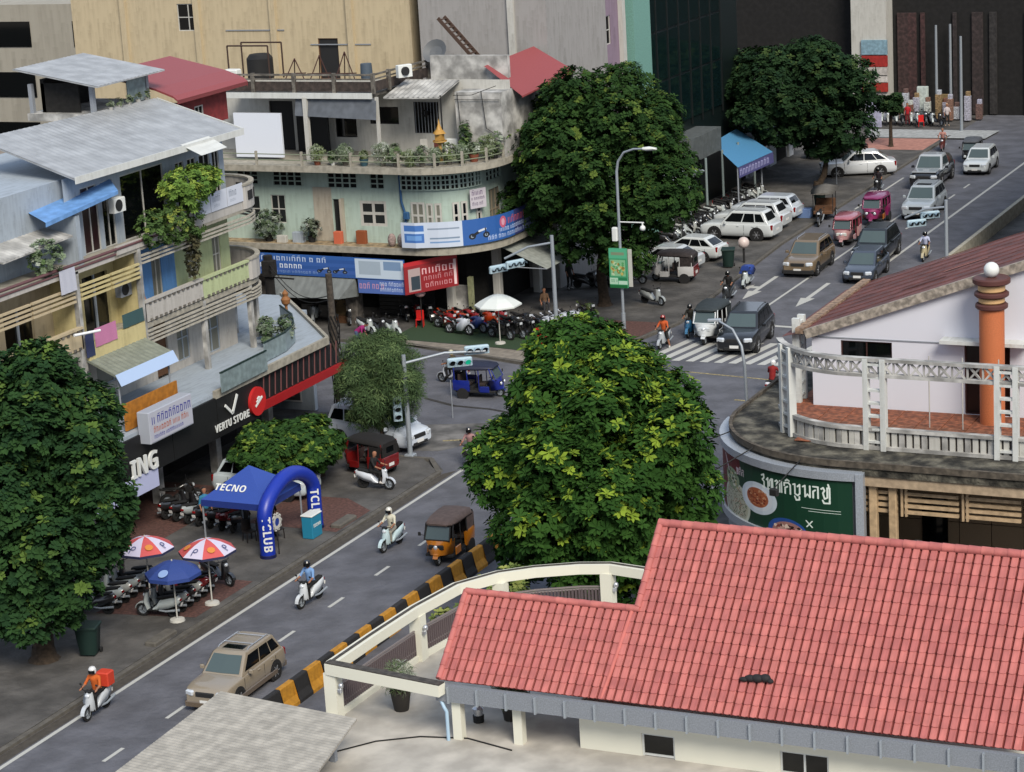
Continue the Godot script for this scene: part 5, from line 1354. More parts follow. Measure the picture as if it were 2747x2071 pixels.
	# roof terrace: railing, pots, the house behind
	var rail := [Vector2(-31, -15.9), Vector2(-27.6, -15.85), Vector2(-24.6, -15.8), Vector2(-21.4, -15.75), Vector2(-18.4, -15.75)] + arc(cx, cz, 3.8, 20, 90, 3) + [Vector2(-13.8, -22.5)]
	for i in rail.size():
		var b := MB.new(); b.span(Vector3(rail[i].x - .06, 9.32, rail[i].y - .06), Vector3(rail[i].x + .06, 10.15, rail[i].y + .06)); obj("rail_post", b, M.slab, t)
		if i < rail.size() - 1:
			for y in [9.65, 9.98]:
				var c := MB.new(); c.tube([Vector3(rail[i].x, y, rail[i].y), Vector3(rail[i + 1].x, y, rail[i + 1].y)], .03, -1, 5); obj("rail_bar", c, mt(Color(.45, .48, .40), .8), t)
	var i := 0
	for q in [[-23.9, .24, M.terra, .35], [-22.9, .16, M.whiteplastic, .25], [-22.1, .2, M.oldconc, .4], [-20.9, .27, mt(Color(.18, .30, .35), .6), .2], [-19.7, .18, M.oldconc, .5], [-18.9, .2, M.oldconc, .45], [-18.0, .17, M.dirtywhite, .3], [-17.3, .2, M.oldconc, .4], [-16.6, .22, M.dark, .3], [-16.0, .2, M.oldconc, .42], [-15.5, .2, M.dark, .35], [-15.0, .3, M.terra, .3], [-14.5, .2, M.dark, .5], [-14.25, .22, M.dark, .55]]:
		var z := -16.35 - maxf(0, q[0] + 18.0) * maxf(0, q[0] + 18.0) * .22
		pot_plant("%s potted plant along the roof terrace railing, counted from the white panel" % ordinal(i), Vector3(q[0], 9.32, z), q[1], q[1] * 1.5, q[2], q[3], L.mid if i % 2 else L.grass, 60, Color(.06, .1, .03) if i % 3 else Color(.1, .14, .04), 1.2, "pots along the roof terrace railing")
		i += 1
	for q in [[-14.6, -20.4, 1.0], [-13.9, -22.4, .9], [-14.2, -24.4, 1.1]]:
		var b := thing("terrace_shrub", "leafy shrub at the rounded right end of the roof terrace, %s" % ["nearest the railing curve", "in the middle of three", "farthest back"][int(q[1] < -21) + int(q[1] < -23)], "shrub", Vector3(q[0], 9.32, q[1]))
		trunk_of(b, [Vector3.ZERO, Vector3(.05, .5, 0)], .06, [])
		crown(b, lobes_in(Vector3(0, .8, 0), Vector3(q[2], .75, q[2]), 4, int(q[1] * -10)), L.mid, 300, Vector2(.8, 1.4), Color(.04, .09, .025), Color(.07, .13, .035), Color(.15, .2, .05), .2, 5, M.leaf, "foliage")
	var cy := thing("cypress_shrub", "slim pointed conifer in a pot by the weathered white wall", "shrub", Vector3(-15.9, 9.32, -19.2))
	crown(cy, [[Vector3(0, 1.0, 0), Vector3(.35, 1.1, .35)]], L.small, 220, Vector2(.8, 1.2), Color(.035, .07, .03), Color(.06, .1, .04), Color(.1, .14, .05), .2, 6, M.leaf, "foliage")
	var sh := thing("spirit_house", "small golden spirit house shrine on a post among the terrace plants", "shrine", Vector3(-16.9, 9.32, -18.0))
	var s3 := MB.new(); s3.lathe([Vector2(.12, 0), Vector2(.1, 1.0), Vector2(.3, 1.12), Vector2(.42, 1.15), Vector2(.42, 1.22)], Vector3.ZERO, 8); obj("post", s3, mt(Color(.70, .55, .30), .6), sh)
	var s4 := MB.new(); s4.box(Vector3(0, 1.42, 0), Vector3(.4, .4, .4)); s4.lathe([Vector2(.42, 1.6), Vector2(.25, 1.8), Vector2(.2, 1.82), Vector2(.08, 2.1), Vector2(.001, 2.45)], Vector3.ZERO, 4); obj("shrine", s4, mt(Color(.66, .50, .24), .5), sh)
	# roof-terrace house
	var h := thing("rooftop_house", "white walled rooftop house with barred windows, grey blind and weathered upper walls", "house")
	var hw := MB.new()
	var HH := [[4.4, 0, 6.0, 2.9], [8.8, .8, 10.2, 2.6], [11.1, 1.6, 13.0, 2.6], [14.0, 1.1, 15.6, 2.9], [17.0, .6, 18.3, 2.85]]
	wall(hw, Vector3(-34, 9.32, -21), X, 20.2, 4.2, HH, .15); obj("front_wall", hw, M.offwhite, h)
	for k in [1, 2]: window(h, Vector3(-34, 9.32, -21), X, HH[k], 1, 1, M.dark, M.glass)
	for k in [3, 4]:
		window(h, Vector3(-34, 9.32, -21), X, HH[k], 1, 1, M.dark, M.glass)
		for j in 8:
			var b := MB.new(); b.cyl(Vector3(-34 + lerpf(HH[k][0], HH[k][2], (j + .5) / 8), 9.32 + HH[k][1], -20.98), Vector3(-34 + lerpf(HH[k][0], HH[k][2], (j + .5) / 8), 9.32 + HH[k][3], -20.98), .022, -1, 5); obj("window_bar", b, M.grey, h)
	var d1 := MB.new(); d1.span(Vector3(-29.6, 9.3, -21.2), Vector3(-28.0, 12.2, -21.12)); d1.span(Vector3(-27.4, 9.32, -20.4), Vector3(-25.3, 12.0, -20.3)); obj("dark_doorway", d1, M.dark, h)
	var rf := MB.new(); rf.span(Vector3(-31, 13.02, -22), Vector3(-20.7, 13.2, -17.4)); obj("flat_roof", rf, M.oldconc, h)
	var fa := MB.new(); fa.span(Vector3(-31, 12.93, -17.4), Vector3(-20.65, 13.25, -17.3)); obj("white_fascia", fa, M.white, h)
	for q in [[-25.0, -17.4, .26], [-20.5, -17.6, .16], [-16.9, -18.4, .07]]:
		var b := MB.new(); b.span(Vector3(q[0] - q[2] / 2, 9.32, q[1] - q[2] / 2), Vector3(q[0] + q[2] / 2, 13.0, q[1] + q[2] / 2)); obj("column", b, M.offwhite if q[2] > .1 else M.dark, h)
	var bl := MB.new(); bl.quad(Vector3(-25.7, 11.95, -17.3), Vector3(-20.45, 11.75, -17.3), Vector3(-20.5, 12.95, -17.55), Vector3(-25.7, 12.95, -17.55)); obj("grey_blind", bl, mt(Color(.36, .38, .41), .7, grime, .3), h)
	var wp := MB.new(); wp.span(Vector3(-29.9, 9.5, -17.6), Vector3(-26.75, 12.05, -17.45)); obj("white_panel", wp, mt(Color(.80, .82, .86), .6), h)
	# right half: corrugated porch roof and the weathered block
	obj("porch_roof", corrugated(Vector3(-20.3, 12.9, -18.0), Vector3(-16.9, 12.9, -18.2), Vector3(-16.9, 13.5, -20.9), Vector3(-20.3, 13.5, -20.9), .3, .03), M.dirtywhite, h)
	var wb := MB.new(); wb.span(Vector3(-16.6, 9.32, -26), Vector3(-13.75, 13.0, -19.6)); obj("weathered_block", wb, M.dirtywhite, h)
	var wu := MB.new(); wu.span(Vector3(-19.2, 13.3, -22.2), Vector3(-14.3, 14.75, -21.9)); wu.span(Vector3(-19.3, 13.25, -22.3), Vector3(-14.2, 13.4, -21.7)); obj("weathered_parapet", wu, M.dirtywhite, h)
	for q in [[Vector3(-16.4, 13.0, -19.5), Vector3(-16.3, 11.2, -19.5)], [Vector3(-14.9, 13.1, -19.5), Vector3(-14.7, 11.0, -19.5), Vector3(-14.2, 10.7, -19.5)], [Vector3(-16.6, 12.6, -19.5), Vector3(-13.8, 12.6, -19.5)], [Vector3(-16.6, 12.85, -19.4), Vector3(-15.2, 12.95, -18.9), Vector3(-13.9, 13.4, -19.4)]]:
		var b := MB.new(); b.tube(q, .02, -1, 4); obj("cable", b, M.dark, h)
	var tw := MB.new(); tw.lathe([Vector2(.12, -.06), Vector2(.2, -.06), Vector2(.2, .06), Vector2(.12, .06)], Vector3(-19.2, 11.6, -20.85), 12, Basis(Vector3.RIGHT, PI / 2)); obj("hanging_tyre", tw, M.rubber, h)
	# railing on the flat roof and the clutter above
	var rr := [Vector2(-31, -17.5), Vector2(-28.4, -17.5), Vector2(-25.7, -17.5), Vector2(-23.1, -17.5), Vector2(-20.6, -17.5), Vector2(-20.5, -19.2), Vector2(-20.4, -21.2), Vector2(-20.2, -23.5)]
	for k in rr.size():
		var b := MB.new(); b.span(Vector3(rr[k].x - .1, 13.2, rr[k].y - .1), Vector3(rr[k].x + .1, 14.35, rr[k].y + .1)); obj("roof_rail_post", b, M.oldconc, h)
		if k < rr.size() - 1:
			var a := Vector3(rr[k].x, 14.25, rr[k].y); var c := Vector3(rr[k + 1].x, 14.25, rr[k + 1].y)
			var e := MB.new(); e.beam(a, c, .12, .1); e.beam(a - Vector3(0, .25, 0), c - Vector3(0, .25, 0), .08, .08); obj("roof_rail_bar", e, M.oldconc, h)
			var f := MB.new(); f.beam(a - Vector3(0, .66, 0), c - Vector3(0, .66, 0), .05, .55); obj("roof_rail_panel", f, mt(Color(.27, .23, .21), .9, blotch, .4), h)
	var ac := thing("air_conditioner", "white air conditioner hung on the brown roof railing", "air conditioner", Vector3(-19.7, 14.2, -19.6))
	var a3 := MB.new(); a3.bevel(Vector3.ZERO, Vector3(.9, .7, .35), .03, Basis(Vector3.UP, 1.0)); obj("casing", a3, M.whiteplastic, ac)
	var a4 := MB.new(); a4.cyl(Vector3(.1, 0, .12), Vector3(.22, 0, .18), .25, -1, 14); obj("fan", a4, M.dark, ac)
	# terrace clutter
	for q in [["white_stool", "white plastic chair back standing on the roof terrace beside the column", Vector3(-21.0, 9.32, -18.6), M.whiteplastic], ["red_chair", "brown red wooden chair on the roof terrace by the barred door", Vector3(-17.9, 9.32, -19.6), mt(Color(.34, .14, .11), .7)], ["pale_chair", "pale plastic chair on the roof terrace below the hanging tyre", Vector3(-19.0, 9.32, -20.0), M.offwhite]]:
		chair(q[0], q[1], q[2], 20, q[3])
	for q in [["cabinet", "low white cabinet beside the barred terrace door", Vector3(-17.2, 9.32, -20.2), Vector3(.8, .95, .4), M.whiteplastic], ["orange_box", "orange wooden box against the mint balcony wall", Vector3(-21.6, 4.79, -16.7), Vector3(.6, .75, .3), mt(Color(.50, .26, .13), .8)], ["carton", "orange and white bag beside the open balcony door", Vector3(-23.0, 4.79, -16.5), Vector3(.5, .7, .3), mt(Color(.72, .36, .25), .8)], ["white_crate", "white crate by the plants at the left end of the mint balcony", Vector3(-25.6, 4.79, -16.5), Vector3(.7, .6, .35), M.greyblue], ["planter_box", "white planter box at the left end of the mint balcony", Vector3(-26.6, 4.79, -16.3), Vector3(.6, .4, .3), M.offwhite]]:
		var c := thing(q[0], q[1], "box", q[2]); var b := MB.new(); b.bevel(Vector3(0, q[3].y / 2, 0), q[3], .02); obj("body", b, q[4], c)
	pot_plant("tall bushy plant at the left end of the mint balcony", Vector3(-27.6, 4.79, -16.5), .3, .4, M.dark, .8, L.mid, 160, Color(.045, .08, .03))
	pot_plant("wide bushy plant beside the white crate on the mint balcony", Vector3(-24.8, 4.79, -16.6), .25, .35, M.dark, .55, L.mid, 90, Color(.05, .07, .035))
	for q in [[-19.4, "pale cloth bundle left of the blue and white banner", Color(.66, .58, .56)], [-18.8, "grey cloth bundle right beside the blue and white banner", Color(.62, .57, .55)]]:
		var b := MB.new(); b.ball(Vector3(q[0], 5.15, -16.2), Vector3(.25, .4, .22), 9, 7); tag(obj("cloth_bundle", b, mt(q[2], .9, blotch, 1.0)), q[1], "bundle")
	var cb := MB.new(); cb.box(Vector3(-23.2, 1.0, -16.9), Vector3(1.0, .9, .6)); tag(obj("cardboard_box", cb, mt(Color(.40, .33, .22), .9, grime, .5)), "stacked brown cardboard box in the dark left shop front", "box")
	var ub := MB.new(); ub.box(Vector3(-23.2, .3, -16.9), Vector3(1.5, .5, .9)); tag(obj("shop_crate", ub, M.wood), "low wooden crate under the cardboard box in the left shop", "crate")

func bike_print(p: Pic, x: float, y: float, s: float):
	var k := Color(.08, .1, .14)
	for d in [-16, 16]: p.disc(x + d * s, y, 8 * s, 8 * s, k); p.disc(x + d * s, y, 4 * s, 4 * s, Color(.5, .55, .6))
	p.line(Vector2(x - 14 * s, y - 2 * s), Vector2(x + 2 * s, y - 12 * s), 7 * s, k); p.line(Vector2(x, y - 12 * s), Vector2(x + 14 * s, y - 16 * s), 6 * s, Color(.75, .78, .82)); p.line(Vector2(x + 14 * s, y - 18 * s), Vector2(x + 16 * s, y), 3 * s, k)
func chair(called: String, label: String, at: Vector3, deg: float, m: Material, group := "") -> Node3D:
	var t := thing(called, label, "chair", at, deg, group)
	var s := MB.new(); s.bevel(Vector3(0, .43, 0), Vector3(.46, .05, .44), .02); obj("seat", s, m, t)
	var b := MB.new(); b.bevel(Vector3(0, .68, -.22), Vector3(.44, .46, .05), .02); obj("backrest", b, m, t)
	for q in [[-.19, -.18], [.19, -.18], [-.19, .18], [.19, .18]]:
		var l := MB.new(); l.cyl(Vector3(q[0] * 1.1, 0, q[1] * 1.1), Vector3(q[0], .42, q[1]), .025, -1, 5); obj("leg", l, m, t)
	return t

# ----------------------------------------------------------------- what stands behind
var L := {}
func buildings_behind():
	var nz := Vector3(0, 0, -1)
	var X := Vector3(1, 0, 0)
	var t := thing("apartment_block", "tall beige stained building behind the mint corner building's roof", "building")
	var w := MB.new(); wall(w, Vector3(-48, 0, -28), X, 24.5, 20, [[8, 15.5, 9.6, 17.2], [18, 12.5, 19.4, 15]], .2); wall(w, Vector3(-23.5, 0, -28), nz, 10, 20, []); obj("wall", w, M.beige, t)
	window(t, Vector3(-48, 0, -28), X, [8, 15.5, 9.6, 17.2], 2, 2, M.offwhite, M.glass)
	window(t, Vector3(-48, 0, -28), X, [18, 12.5, 19.4, 15], 1, 1, M.wood, M.dark, .1, "door")
	for q in [-44.0, -38.5, -33.0, -27.6]:
		var b := MB.new(); b.span(Vector3(q - .2, 9, -28.0), Vector3(q + .2, 20, -27.8)); obj("pilaster", b, M.beige, t)
	for q in [[-36.5, 15.5], [-30.5, 14.6]]:
		var b := MB.new(); b.span(Vector3(q[0], q[1], -27.98), Vector3(q[0] + 4.2, q[1] + .06, -27.94)); obj("wall_pipe", b, M.grey, t)
	var rf := MB.new(); rf.span(Vector3(-48.2, 20, -38), Vector3(-23.3, 20.3, -27.8)); obj("roof", rf, M.oldconc, t)
	# clutter on the roof terrace in front of it
	var ta := thing("water_tank", "dark round water tank on the beige roof terrace", "tank", Vector3(-31.5, 13.2, -23.5)); var tm := MB.new(); tm.lathe([Vector2(.001, 1.5), Vector2(.6, 1.45), Vector2(.8, 1.2), Vector2(.8, 0)], Vector3.ZERO, 16); obj("drum", tm, M.dark, ta)
	var tf := thing("pipe_gantry", "rusty steel pipe frame over the dark water tank", "frame", Vector3(-31.5, 13.2, -23)); var fm := MB.new()
	for q in [[-1.4, -.8], [1.4, -.8], [-1.4, .8], [1.4, .8]]: fm.cyl(Vector3(q[0], 0, q[1]), Vector3(q[0], 2.1, q[1]), .05, -1, 6)
	for q in [[-1.4, -.8, 1.4, -.8], [-1.4, .8, 1.4, .8]]: fm.tube([Vector3(q[0], 2.1, q[1]), Vector3(q[2], 2.1, q[3])], .05)
	obj("pipes", fm, mt(Color(.22, .15, .12), .8), tf)
	var bb := thing("blue_plank", "blue and white painted board lying behind the roof railing", "board", Vector3(-33.2, 13.7, -20.5)); var bm := MB.new(); bm.bevel(Vector3(0, .1, 0), Vector3(2.2, .2, .5), .04); obj("board", bm, mt(Color(.50, .62, .78), .6), bb); var b2 := MB.new(); b2.bevel(Vector3(1.6, .2, 0), Vector3(.9, .5, .6), .05); obj("white_end", b2, M.whiteplastic, bb)
	for i in 3:
		var a := thing("scrap_frame", "%s tripod of rusty scrap rods behind the roof railing" % ["leftmost", "middle", "rightmost"][i], "frame", Vector3(-28.6 + i * 1.7, 13.2, -22.5)); var m := MB.new()
		for k in 3: m.cyl(Vector3(cos(k * 2.1) * .7, 0, sin(k * 2.1) * .7), Vector3(.1, 1.3 + .2 * i, 0), .035, -1, 5)
		m.beam(Vector3(-.8, .4, 0), Vector3(.8, .45, 0), .06, .06); obj("rods", m, mt(Color(.25, .15, .13), .9), a)
	var db := thing("blue_barrel", "grey blue barrel standing by the roof terrace door", "barrel", Vector3(-24.0, 13.2, -23.0)); var dm := MB.new(); dm.lathe([Vector2(.33, 0), Vector2(.36, .4), Vector2(.33, .95), Vector2(.001, .96)], Vector3.ZERO, 12); obj("drum", dm, mt(Color(.26, .31, .36), .7), db)
	var sd := thing("satellite_dish", "grey satellite dish in the shade at the end of the roof railing", "satellite dish", Vector3(-19.6, 13.9, -23.5)); var sm := MB.new(); sm.lathe([Vector2(.001, 0), Vector2(.4, .06), Vector2(.75, .25)], Vector3(0, .8, 0), 16, Basis(Vector3.RIGHT, 1.0)); sm.cyl(Vector3.ZERO, Vector3(0, .8, 0), .04); obj("dish", sm, mt(Color(.33, .34, .35), .6), sd)
	var st := thing("steel_stair", "rusty steel staircase against the wall above the weathered parapet", "staircase", Vector3(-18.5, 14.0, -25)); var q1 := MB.new()
	q1.beam(Vector3(-1.2, 2.6, 0), Vector3(1.0, .2, 0), .08, .2); q1.beam(Vector3(-1.2, 2.6, .8), Vector3(1.0, .2, .8), .08, .2); obj("stringer", q1, mt(Color(.26, .19, .15), .8), st)
	for k in 10:
		var m := MB.new(); m.box(Vector3(lerpf(-1.1, .9, k / 9.0), lerpf(2.5, .3, k / 9.0), .4), Vector3(.22, .04, .78)); obj("tread", m, mt(Color(.26, .19, .15), .8), st)
	var g := thing("grey_block", "plain grey white building part behind the steel staircase", "building"); var gm := MB.new(); gm.span(Vector3(-22.5, 0, -36), Vector3(-14.2, 21, -27.2)); obj("wall", gm, mt(Color(.58, .57, .57), .85, streak, .2), g); var gp := MB.new(); gp.span(Vector3(-16.6, 9, -27.2), Vector3(-16.2, 21, -27.0)); obj("white_pilaster", gp, M.offwhite, g)
	var rr := thing("red_lean_to", "dusky red sloping roof beside the top of the big street tree", "roof")
	var r1 := MB.new(); r1.quad(Vector3(-13.1, 12.6, -21.0), Vector3(-11.8, 13.4, -25.5), Vector3(-15.0, 14.6, -27), Vector3(-15.6, 14.2, -21.5)); r1.quad(Vector3(-13.1, 12.5, -21.0), Vector3(-11.8, 13.3, -25.5), Vector3(-11.8, 13.4, -25.5), Vector3(-13.1, 12.6, -21.0)); obj("sheet", r1, M.redroof, rr)
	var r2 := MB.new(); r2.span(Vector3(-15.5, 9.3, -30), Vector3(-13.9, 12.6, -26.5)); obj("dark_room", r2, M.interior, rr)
	# glass and teal building further up the street
	var d := thing("glass_office", "dark glass office building with pale teal corner column", "building")
	var dc := MB.new(); dc.span(Vector3(-15.4, 0, -44.2), Vector3(-14.6, 24, -41.4)); obj("teal_column", dc, mt(Color(.45, .62, .58), .5, fine, .2), d)
	var dd := MB.new(); dd.span(Vector3(-24, 0, -62), Vector3(-15.2, 24, -41.6)); obj("core", dd, mt(Color(.05, .09, .09), .4), d)
	for i in 7:
		for j in 4:
			var y := 6.4 + j * 3.3
			var b := MB.new(); b.span(Vector3(-15.15, y + .05, -44.3 - i * 2.0), Vector3(-15.1, y + 3.2, -46.22 - i * 2.0)); obj("glass_panel", b, mt(Color(.045, .10, .105), .08), d)
		var k := MB.new(); k.span(Vector3(-15.12, 6, -44.22 - i * 2.0 - 2.0), Vector3(-15.02, 20, -44.3 - i * 2.0 - 2.0)); obj("mullion", k, mt(Color(.05, .07, .07), .5), d)
	var pu := thing("lilac_house", "narrow lilac grey house between the red roof and the teal column", "building"); var pm := MB.new(); wall(pm, Vector3(-15.2, 0, -34), nz, 6.4, 22, [[1, 10, 2.2, 12], [3.8, 10, 5, 12], [3.8, 13.2, 5, 15]], .15); wall(pm, Vector3(-23, 0, -34), X, 7.8, 22, []); obj("wall", pm, mt(Color(.52, .45, .52), .85, streak, .2), pu)
	for q in [[1, 10, 2.2, 12], [3.8, 10, 5, 12], [3.8, 13.2, 5, 15]]: window(pu, Vector3(-15.2, 0, -34), nz, q, 2, 2, M.offwhite, M.glass)
	var pi := MB.new(); pi.span(Vector3(-15.2, 6, -40.8), Vector3(-14.9, 22, -40.3)); obj("white_pilaster", pi, M.offwhite, pu)
	# shops along the parking strip
	var s := thing("shop_row", "dark open shop row with grey box canopy behind parked motorbikes", "building")
	var sm2 := MB.new(); sm2.span(Vector3(-16.2, .1, -60), Vector3(-15.9, 4.2, -38)); obj("shop_wall", sm2, mt(Color(.20, .20, .21), .9, blotch, .3), s)
	var cb := MB.new(); cb.span(Vector3(-16, 4.1, -53.2), Vector3(-13.4, 5.7, -47.5)); obj("box_canopy", cb, mt(Color(.33, .35, .35), .7, grime, .3), s)
	obj("low_canopy", corrugated(Vector3(-12.9, 3.5, -43.0), Vector3(-12.9, 3.5, -48.5), Vector3(-15.9, 4.3, -48.5), Vector3(-15.9, 4.3, -43.0), .3, .012), mt(Color(.52, .55, .58), .7, grime, .3), s)
	for k in 6:
		var b := MB.new(); b.cyl(Vector3(-13.3, .1, -43.4 - k * 3.2), Vector3(-13.3, 4.1, -43.4 - k * 3.2), .09, -1, 8); obj("canopy_post", b, mt(Color(.45, .5, .5), .6), s)
		var c := MB.new(); c.span(Vector3(-15.88, .15, -42.6 - k * 3.0), Vector3(-15.84, 2.9, -44.0 - k * 3.0)); obj("shop_door", c, [mt(Color(.27, .25, .24), .8), mt(Color(.30, .11, .10), .8), mt(Color(.18, .19, .2), .5)][k % 3], s)
	var aw := thing("blue_awning", "sky blue fabric awning with printed valance over a street shop", "awning")
	var am := MB.new(); am.quad(Vector3(-11.6, 3.2, -51.4), Vector3(-10.9, 3.4, -56.6), Vector3(-14.6, 4.5, -59.5), Vector3(-14.4, 4.4, -54.0)); obj("canvas", am, mt(Color(.30, .53, .70), .6, fine, .3), aw)
	var av := Pic.new(128, 24, Color(.28, .28, .45), 2); av.script(6, 5, 14, 10, Color(.6, .6, .75)); obj("valance", sheet(Vector3(-11.55, 2.45, -51.5), Vector3(-10.85, 2.65, -56.6), Vector3(-10.88, 3.38, -56.6), Vector3(-11.58, 3.18, -51.5)), av.mat(), aw)
	for z in [-51.6, -56.4]:
		var b := MB.new(); b.cyl(Vector3(-11.7, .1, z), Vector3(-11.7, 3.2, z), .06, -1, 6); obj("post", b, M.grey, aw)
	var wf := thing("white_shophouse", "bright white shophouse front seen between the leaves of the far street tree", "building"); var wm := MB.new(); wall(wm, Vector3(-15.4, 0, -60.2), nz, 14, 7.4, [[.8, 0, 4.2, 2.8], [5.2, 0, 8.6, 2.8], [1.2, 5, 2.6, 6.8], [5.8, 5, 7.4, 6.8], [10, 0, 13, 2.8]], .2); wall(wm, Vector3(-24, 0, -60.2), X, 8.6, 7.4, []); obj("wall", wm, mt(Color(.80, .82, .85), .7, streak, .2), wf)
	for q in [[1.2, 5, 2.6, 6.8], [5.8, 5, 7.4, 6.8]]: window(wf, Vector3(-15.4, 0, -60.2), nz, q, 2, 2, M.offwhite, M.glass)
	for q in [.8, 5.2, 10.0]:
		var b := MB.new(); b.span(Vector3(-15.7, .1, -60.2 - q), Vector3(-15.65, 2.8, -63.6 - q + .4)); obj("shop_opening", b, M.interior, wf)
	var bo := MB.new(); bo.quad(Vector3(-13.0, 3.0, -60.5), Vector3(-13.0, 3.0, -73.5), Vector3(-15.3, 3.9, -73.5), Vector3(-15.3, 3.9, -60.5)); obj("canopy", bo, mt(Color(.55, .57, .6), .7, grime, .3), wf)
	# corner shop and market front at the far end
	var f := thing("corner_shop", "far corner shop with red and white striped sign boards and goods in front", "building")
	var fm2 := MB.new(); fm2.span(Vector3(-30, 0, -106), Vector3(6, 15, -95.0)); obj("dark_front", fm2, mt(Color(.085, .08, .08), .9, blotch, .3), f)
	for q in [[5.3, 6.5, Color(.50, .62, .68)], [4.3, 5.2, Color(.62, .16, .14)], [3.6, 4.25, Color(.72, .70, .68)], [3.0, 3.5, Color(.78, .76, .74)], [2.2, 2.95, Color(.62, .17, .13)]]:
		var b := MB.new(); b.span(Vector3(-15.6, q[0], -93.1), Vector3(-13.4, q[1], -92.9)); obj("sign_board", b, mt(q[2], .6, grime, .5), f)
	var sp := MB.new(); sp.span(Vector3(-16.5, 0, -95), Vector3(-13.5, 12, -93.1)); obj("side_wall", sp, M.offwhite, f)
	for q in [[-12.6, .9], [-11.8, .7], [-10.9, .35], [-8.2, .3], [-6.3, .9], [-5.0, .6], [-2.0, .8], [.5, .5]]:
		var b := MB.new(); b.span(Vector3(q[0] - q[1] * .5, .1, -95.0), Vector3(q[0] + q[1] * .5, 8.5, -94.8)); obj("pillar", b, mt(Color(.2 + .1 * fmod(absf(q[0]), 1.0), .19, .19), .9, blotch, .4), f)
	var cols := [Color(.70, .70, .78), Color(.55, .42, .36), Color(.76, .78, .82), Color(.5, .34, .28), Color(.72, .72, .78), Color(.45, .35, .33), Color(.80, .82, .80), Color(.60, .50, .36)]
	for k in 14:
		var h := 1.0 + .25 * ((k * 7) % 5)
		var o := thing("goods_stack", "%s goods stack from the striped signs before the far corner shop" % ordinal(k), "goods", Vector3(-13.0 + k * .56 + .2 * (k % 2), .13, -91.5 - (k % 3) * .7), 0, "stacked goods at the far shop")
		var b := MB.new(); b.bevel(Vector3(0, h / 2, 0), Vector3(.5, h, .5), .03); obj("boxes", b, mt(cols[k % 8], .8, blotch, 1.0), o)
		var c := MB.new(); c.bevel(Vector3(.05, h + .18, 0), Vector3(.36, .36, .36), .03); obj("top_box", c, mt(cols[(k + 3) % 8], .8, blotch, 1.0), o)
	for q in [["white_board", "white notice board standing at the kerb before the far corner shop", Vector3(-13.0, .13, -87.5), Vector3(1.3, 2.0, .1), Color(.66, .66, .76)], ["tan_board", "tan board leaning on a pillar of the far market front", Vector3(-8.7, .13, -93.0), Vector3(1.0, 1.9, .2), Color(.50, .42, .28)], ["white_cabinet", "tall white cabinet in front of the far corner shop", Vector3(-10.3, .13, -92.5), Vector3(.9, 2.6, .4), Color(.74, .78, .76)]]:
		var o := thing(q[0], q[1], "board", q[2]); var b := MB.new(); b.bevel(Vector3(0, q[3].y / 2, 0), q[3], .03); obj("board", b, mt(q[4], .6, grime, .5), o)
	# rows that only close the view further out
	for q in [["far_block", "long pale far building row closing the left background", -120.0, -24.0, -60.0, -40.0, 16.0, Color(.60, .58, .54)], ["far_block", "long dark far building row beyond the market front", -60.0, 6.0, -200.0, -106.5, 18.0, Color(.32, .31, .31)], ["far_block", "far grey building row on the right side of the street", 14.0, 60.0, -190.0, -34.0, 15.0, Color(.55, .53, .50)], ["far_block", "far beige building row closing the end of the street", -60.0, 90.0, -300.0, -215.0, 30.0, Color(.5, .48, .46)], ["far_block", "far brown building behind the left shophouse row", -120.0, -27.0, -11.0, 30.0, 11.0, Color(.5, .46, .42)]]:
		var o := thing(q[0], q[1], "building"); var m := MB.new(); m.span(Vector3(q[2], 0, q[4]), Vector3(q[3], q[6], q[5])); obj("wall", m, mt(q[7], .9, streak, .1), o)
		for k in 12:
			for j in 4:
				var b := MB.new(); var x: float = lerpf(q[2] + 2, q[3] - 2, k / 12.0)
				b.span(Vector3(x, 2.2 + j * 3.6, q[5] - .05), Vector3(x + (q[3] - q[2]) / 24.0, 4.0 + j * 3.6, q[5] + .06))
				if 4.0 + j * 3.6 < q[6]: obj("window", b, M.glass, o)
	var fn := thing("kerb_wall", "low pale wall along the right kerb beyond the brown roof", "wall"); var f1 := MB.new(); f1.span(Vector3(6.9, .1, -60), Vector3(7.15, 1.0, -26)); obj("wall", f1, mt(Color(.66, .64, .58), .8, grime, .4), fn)

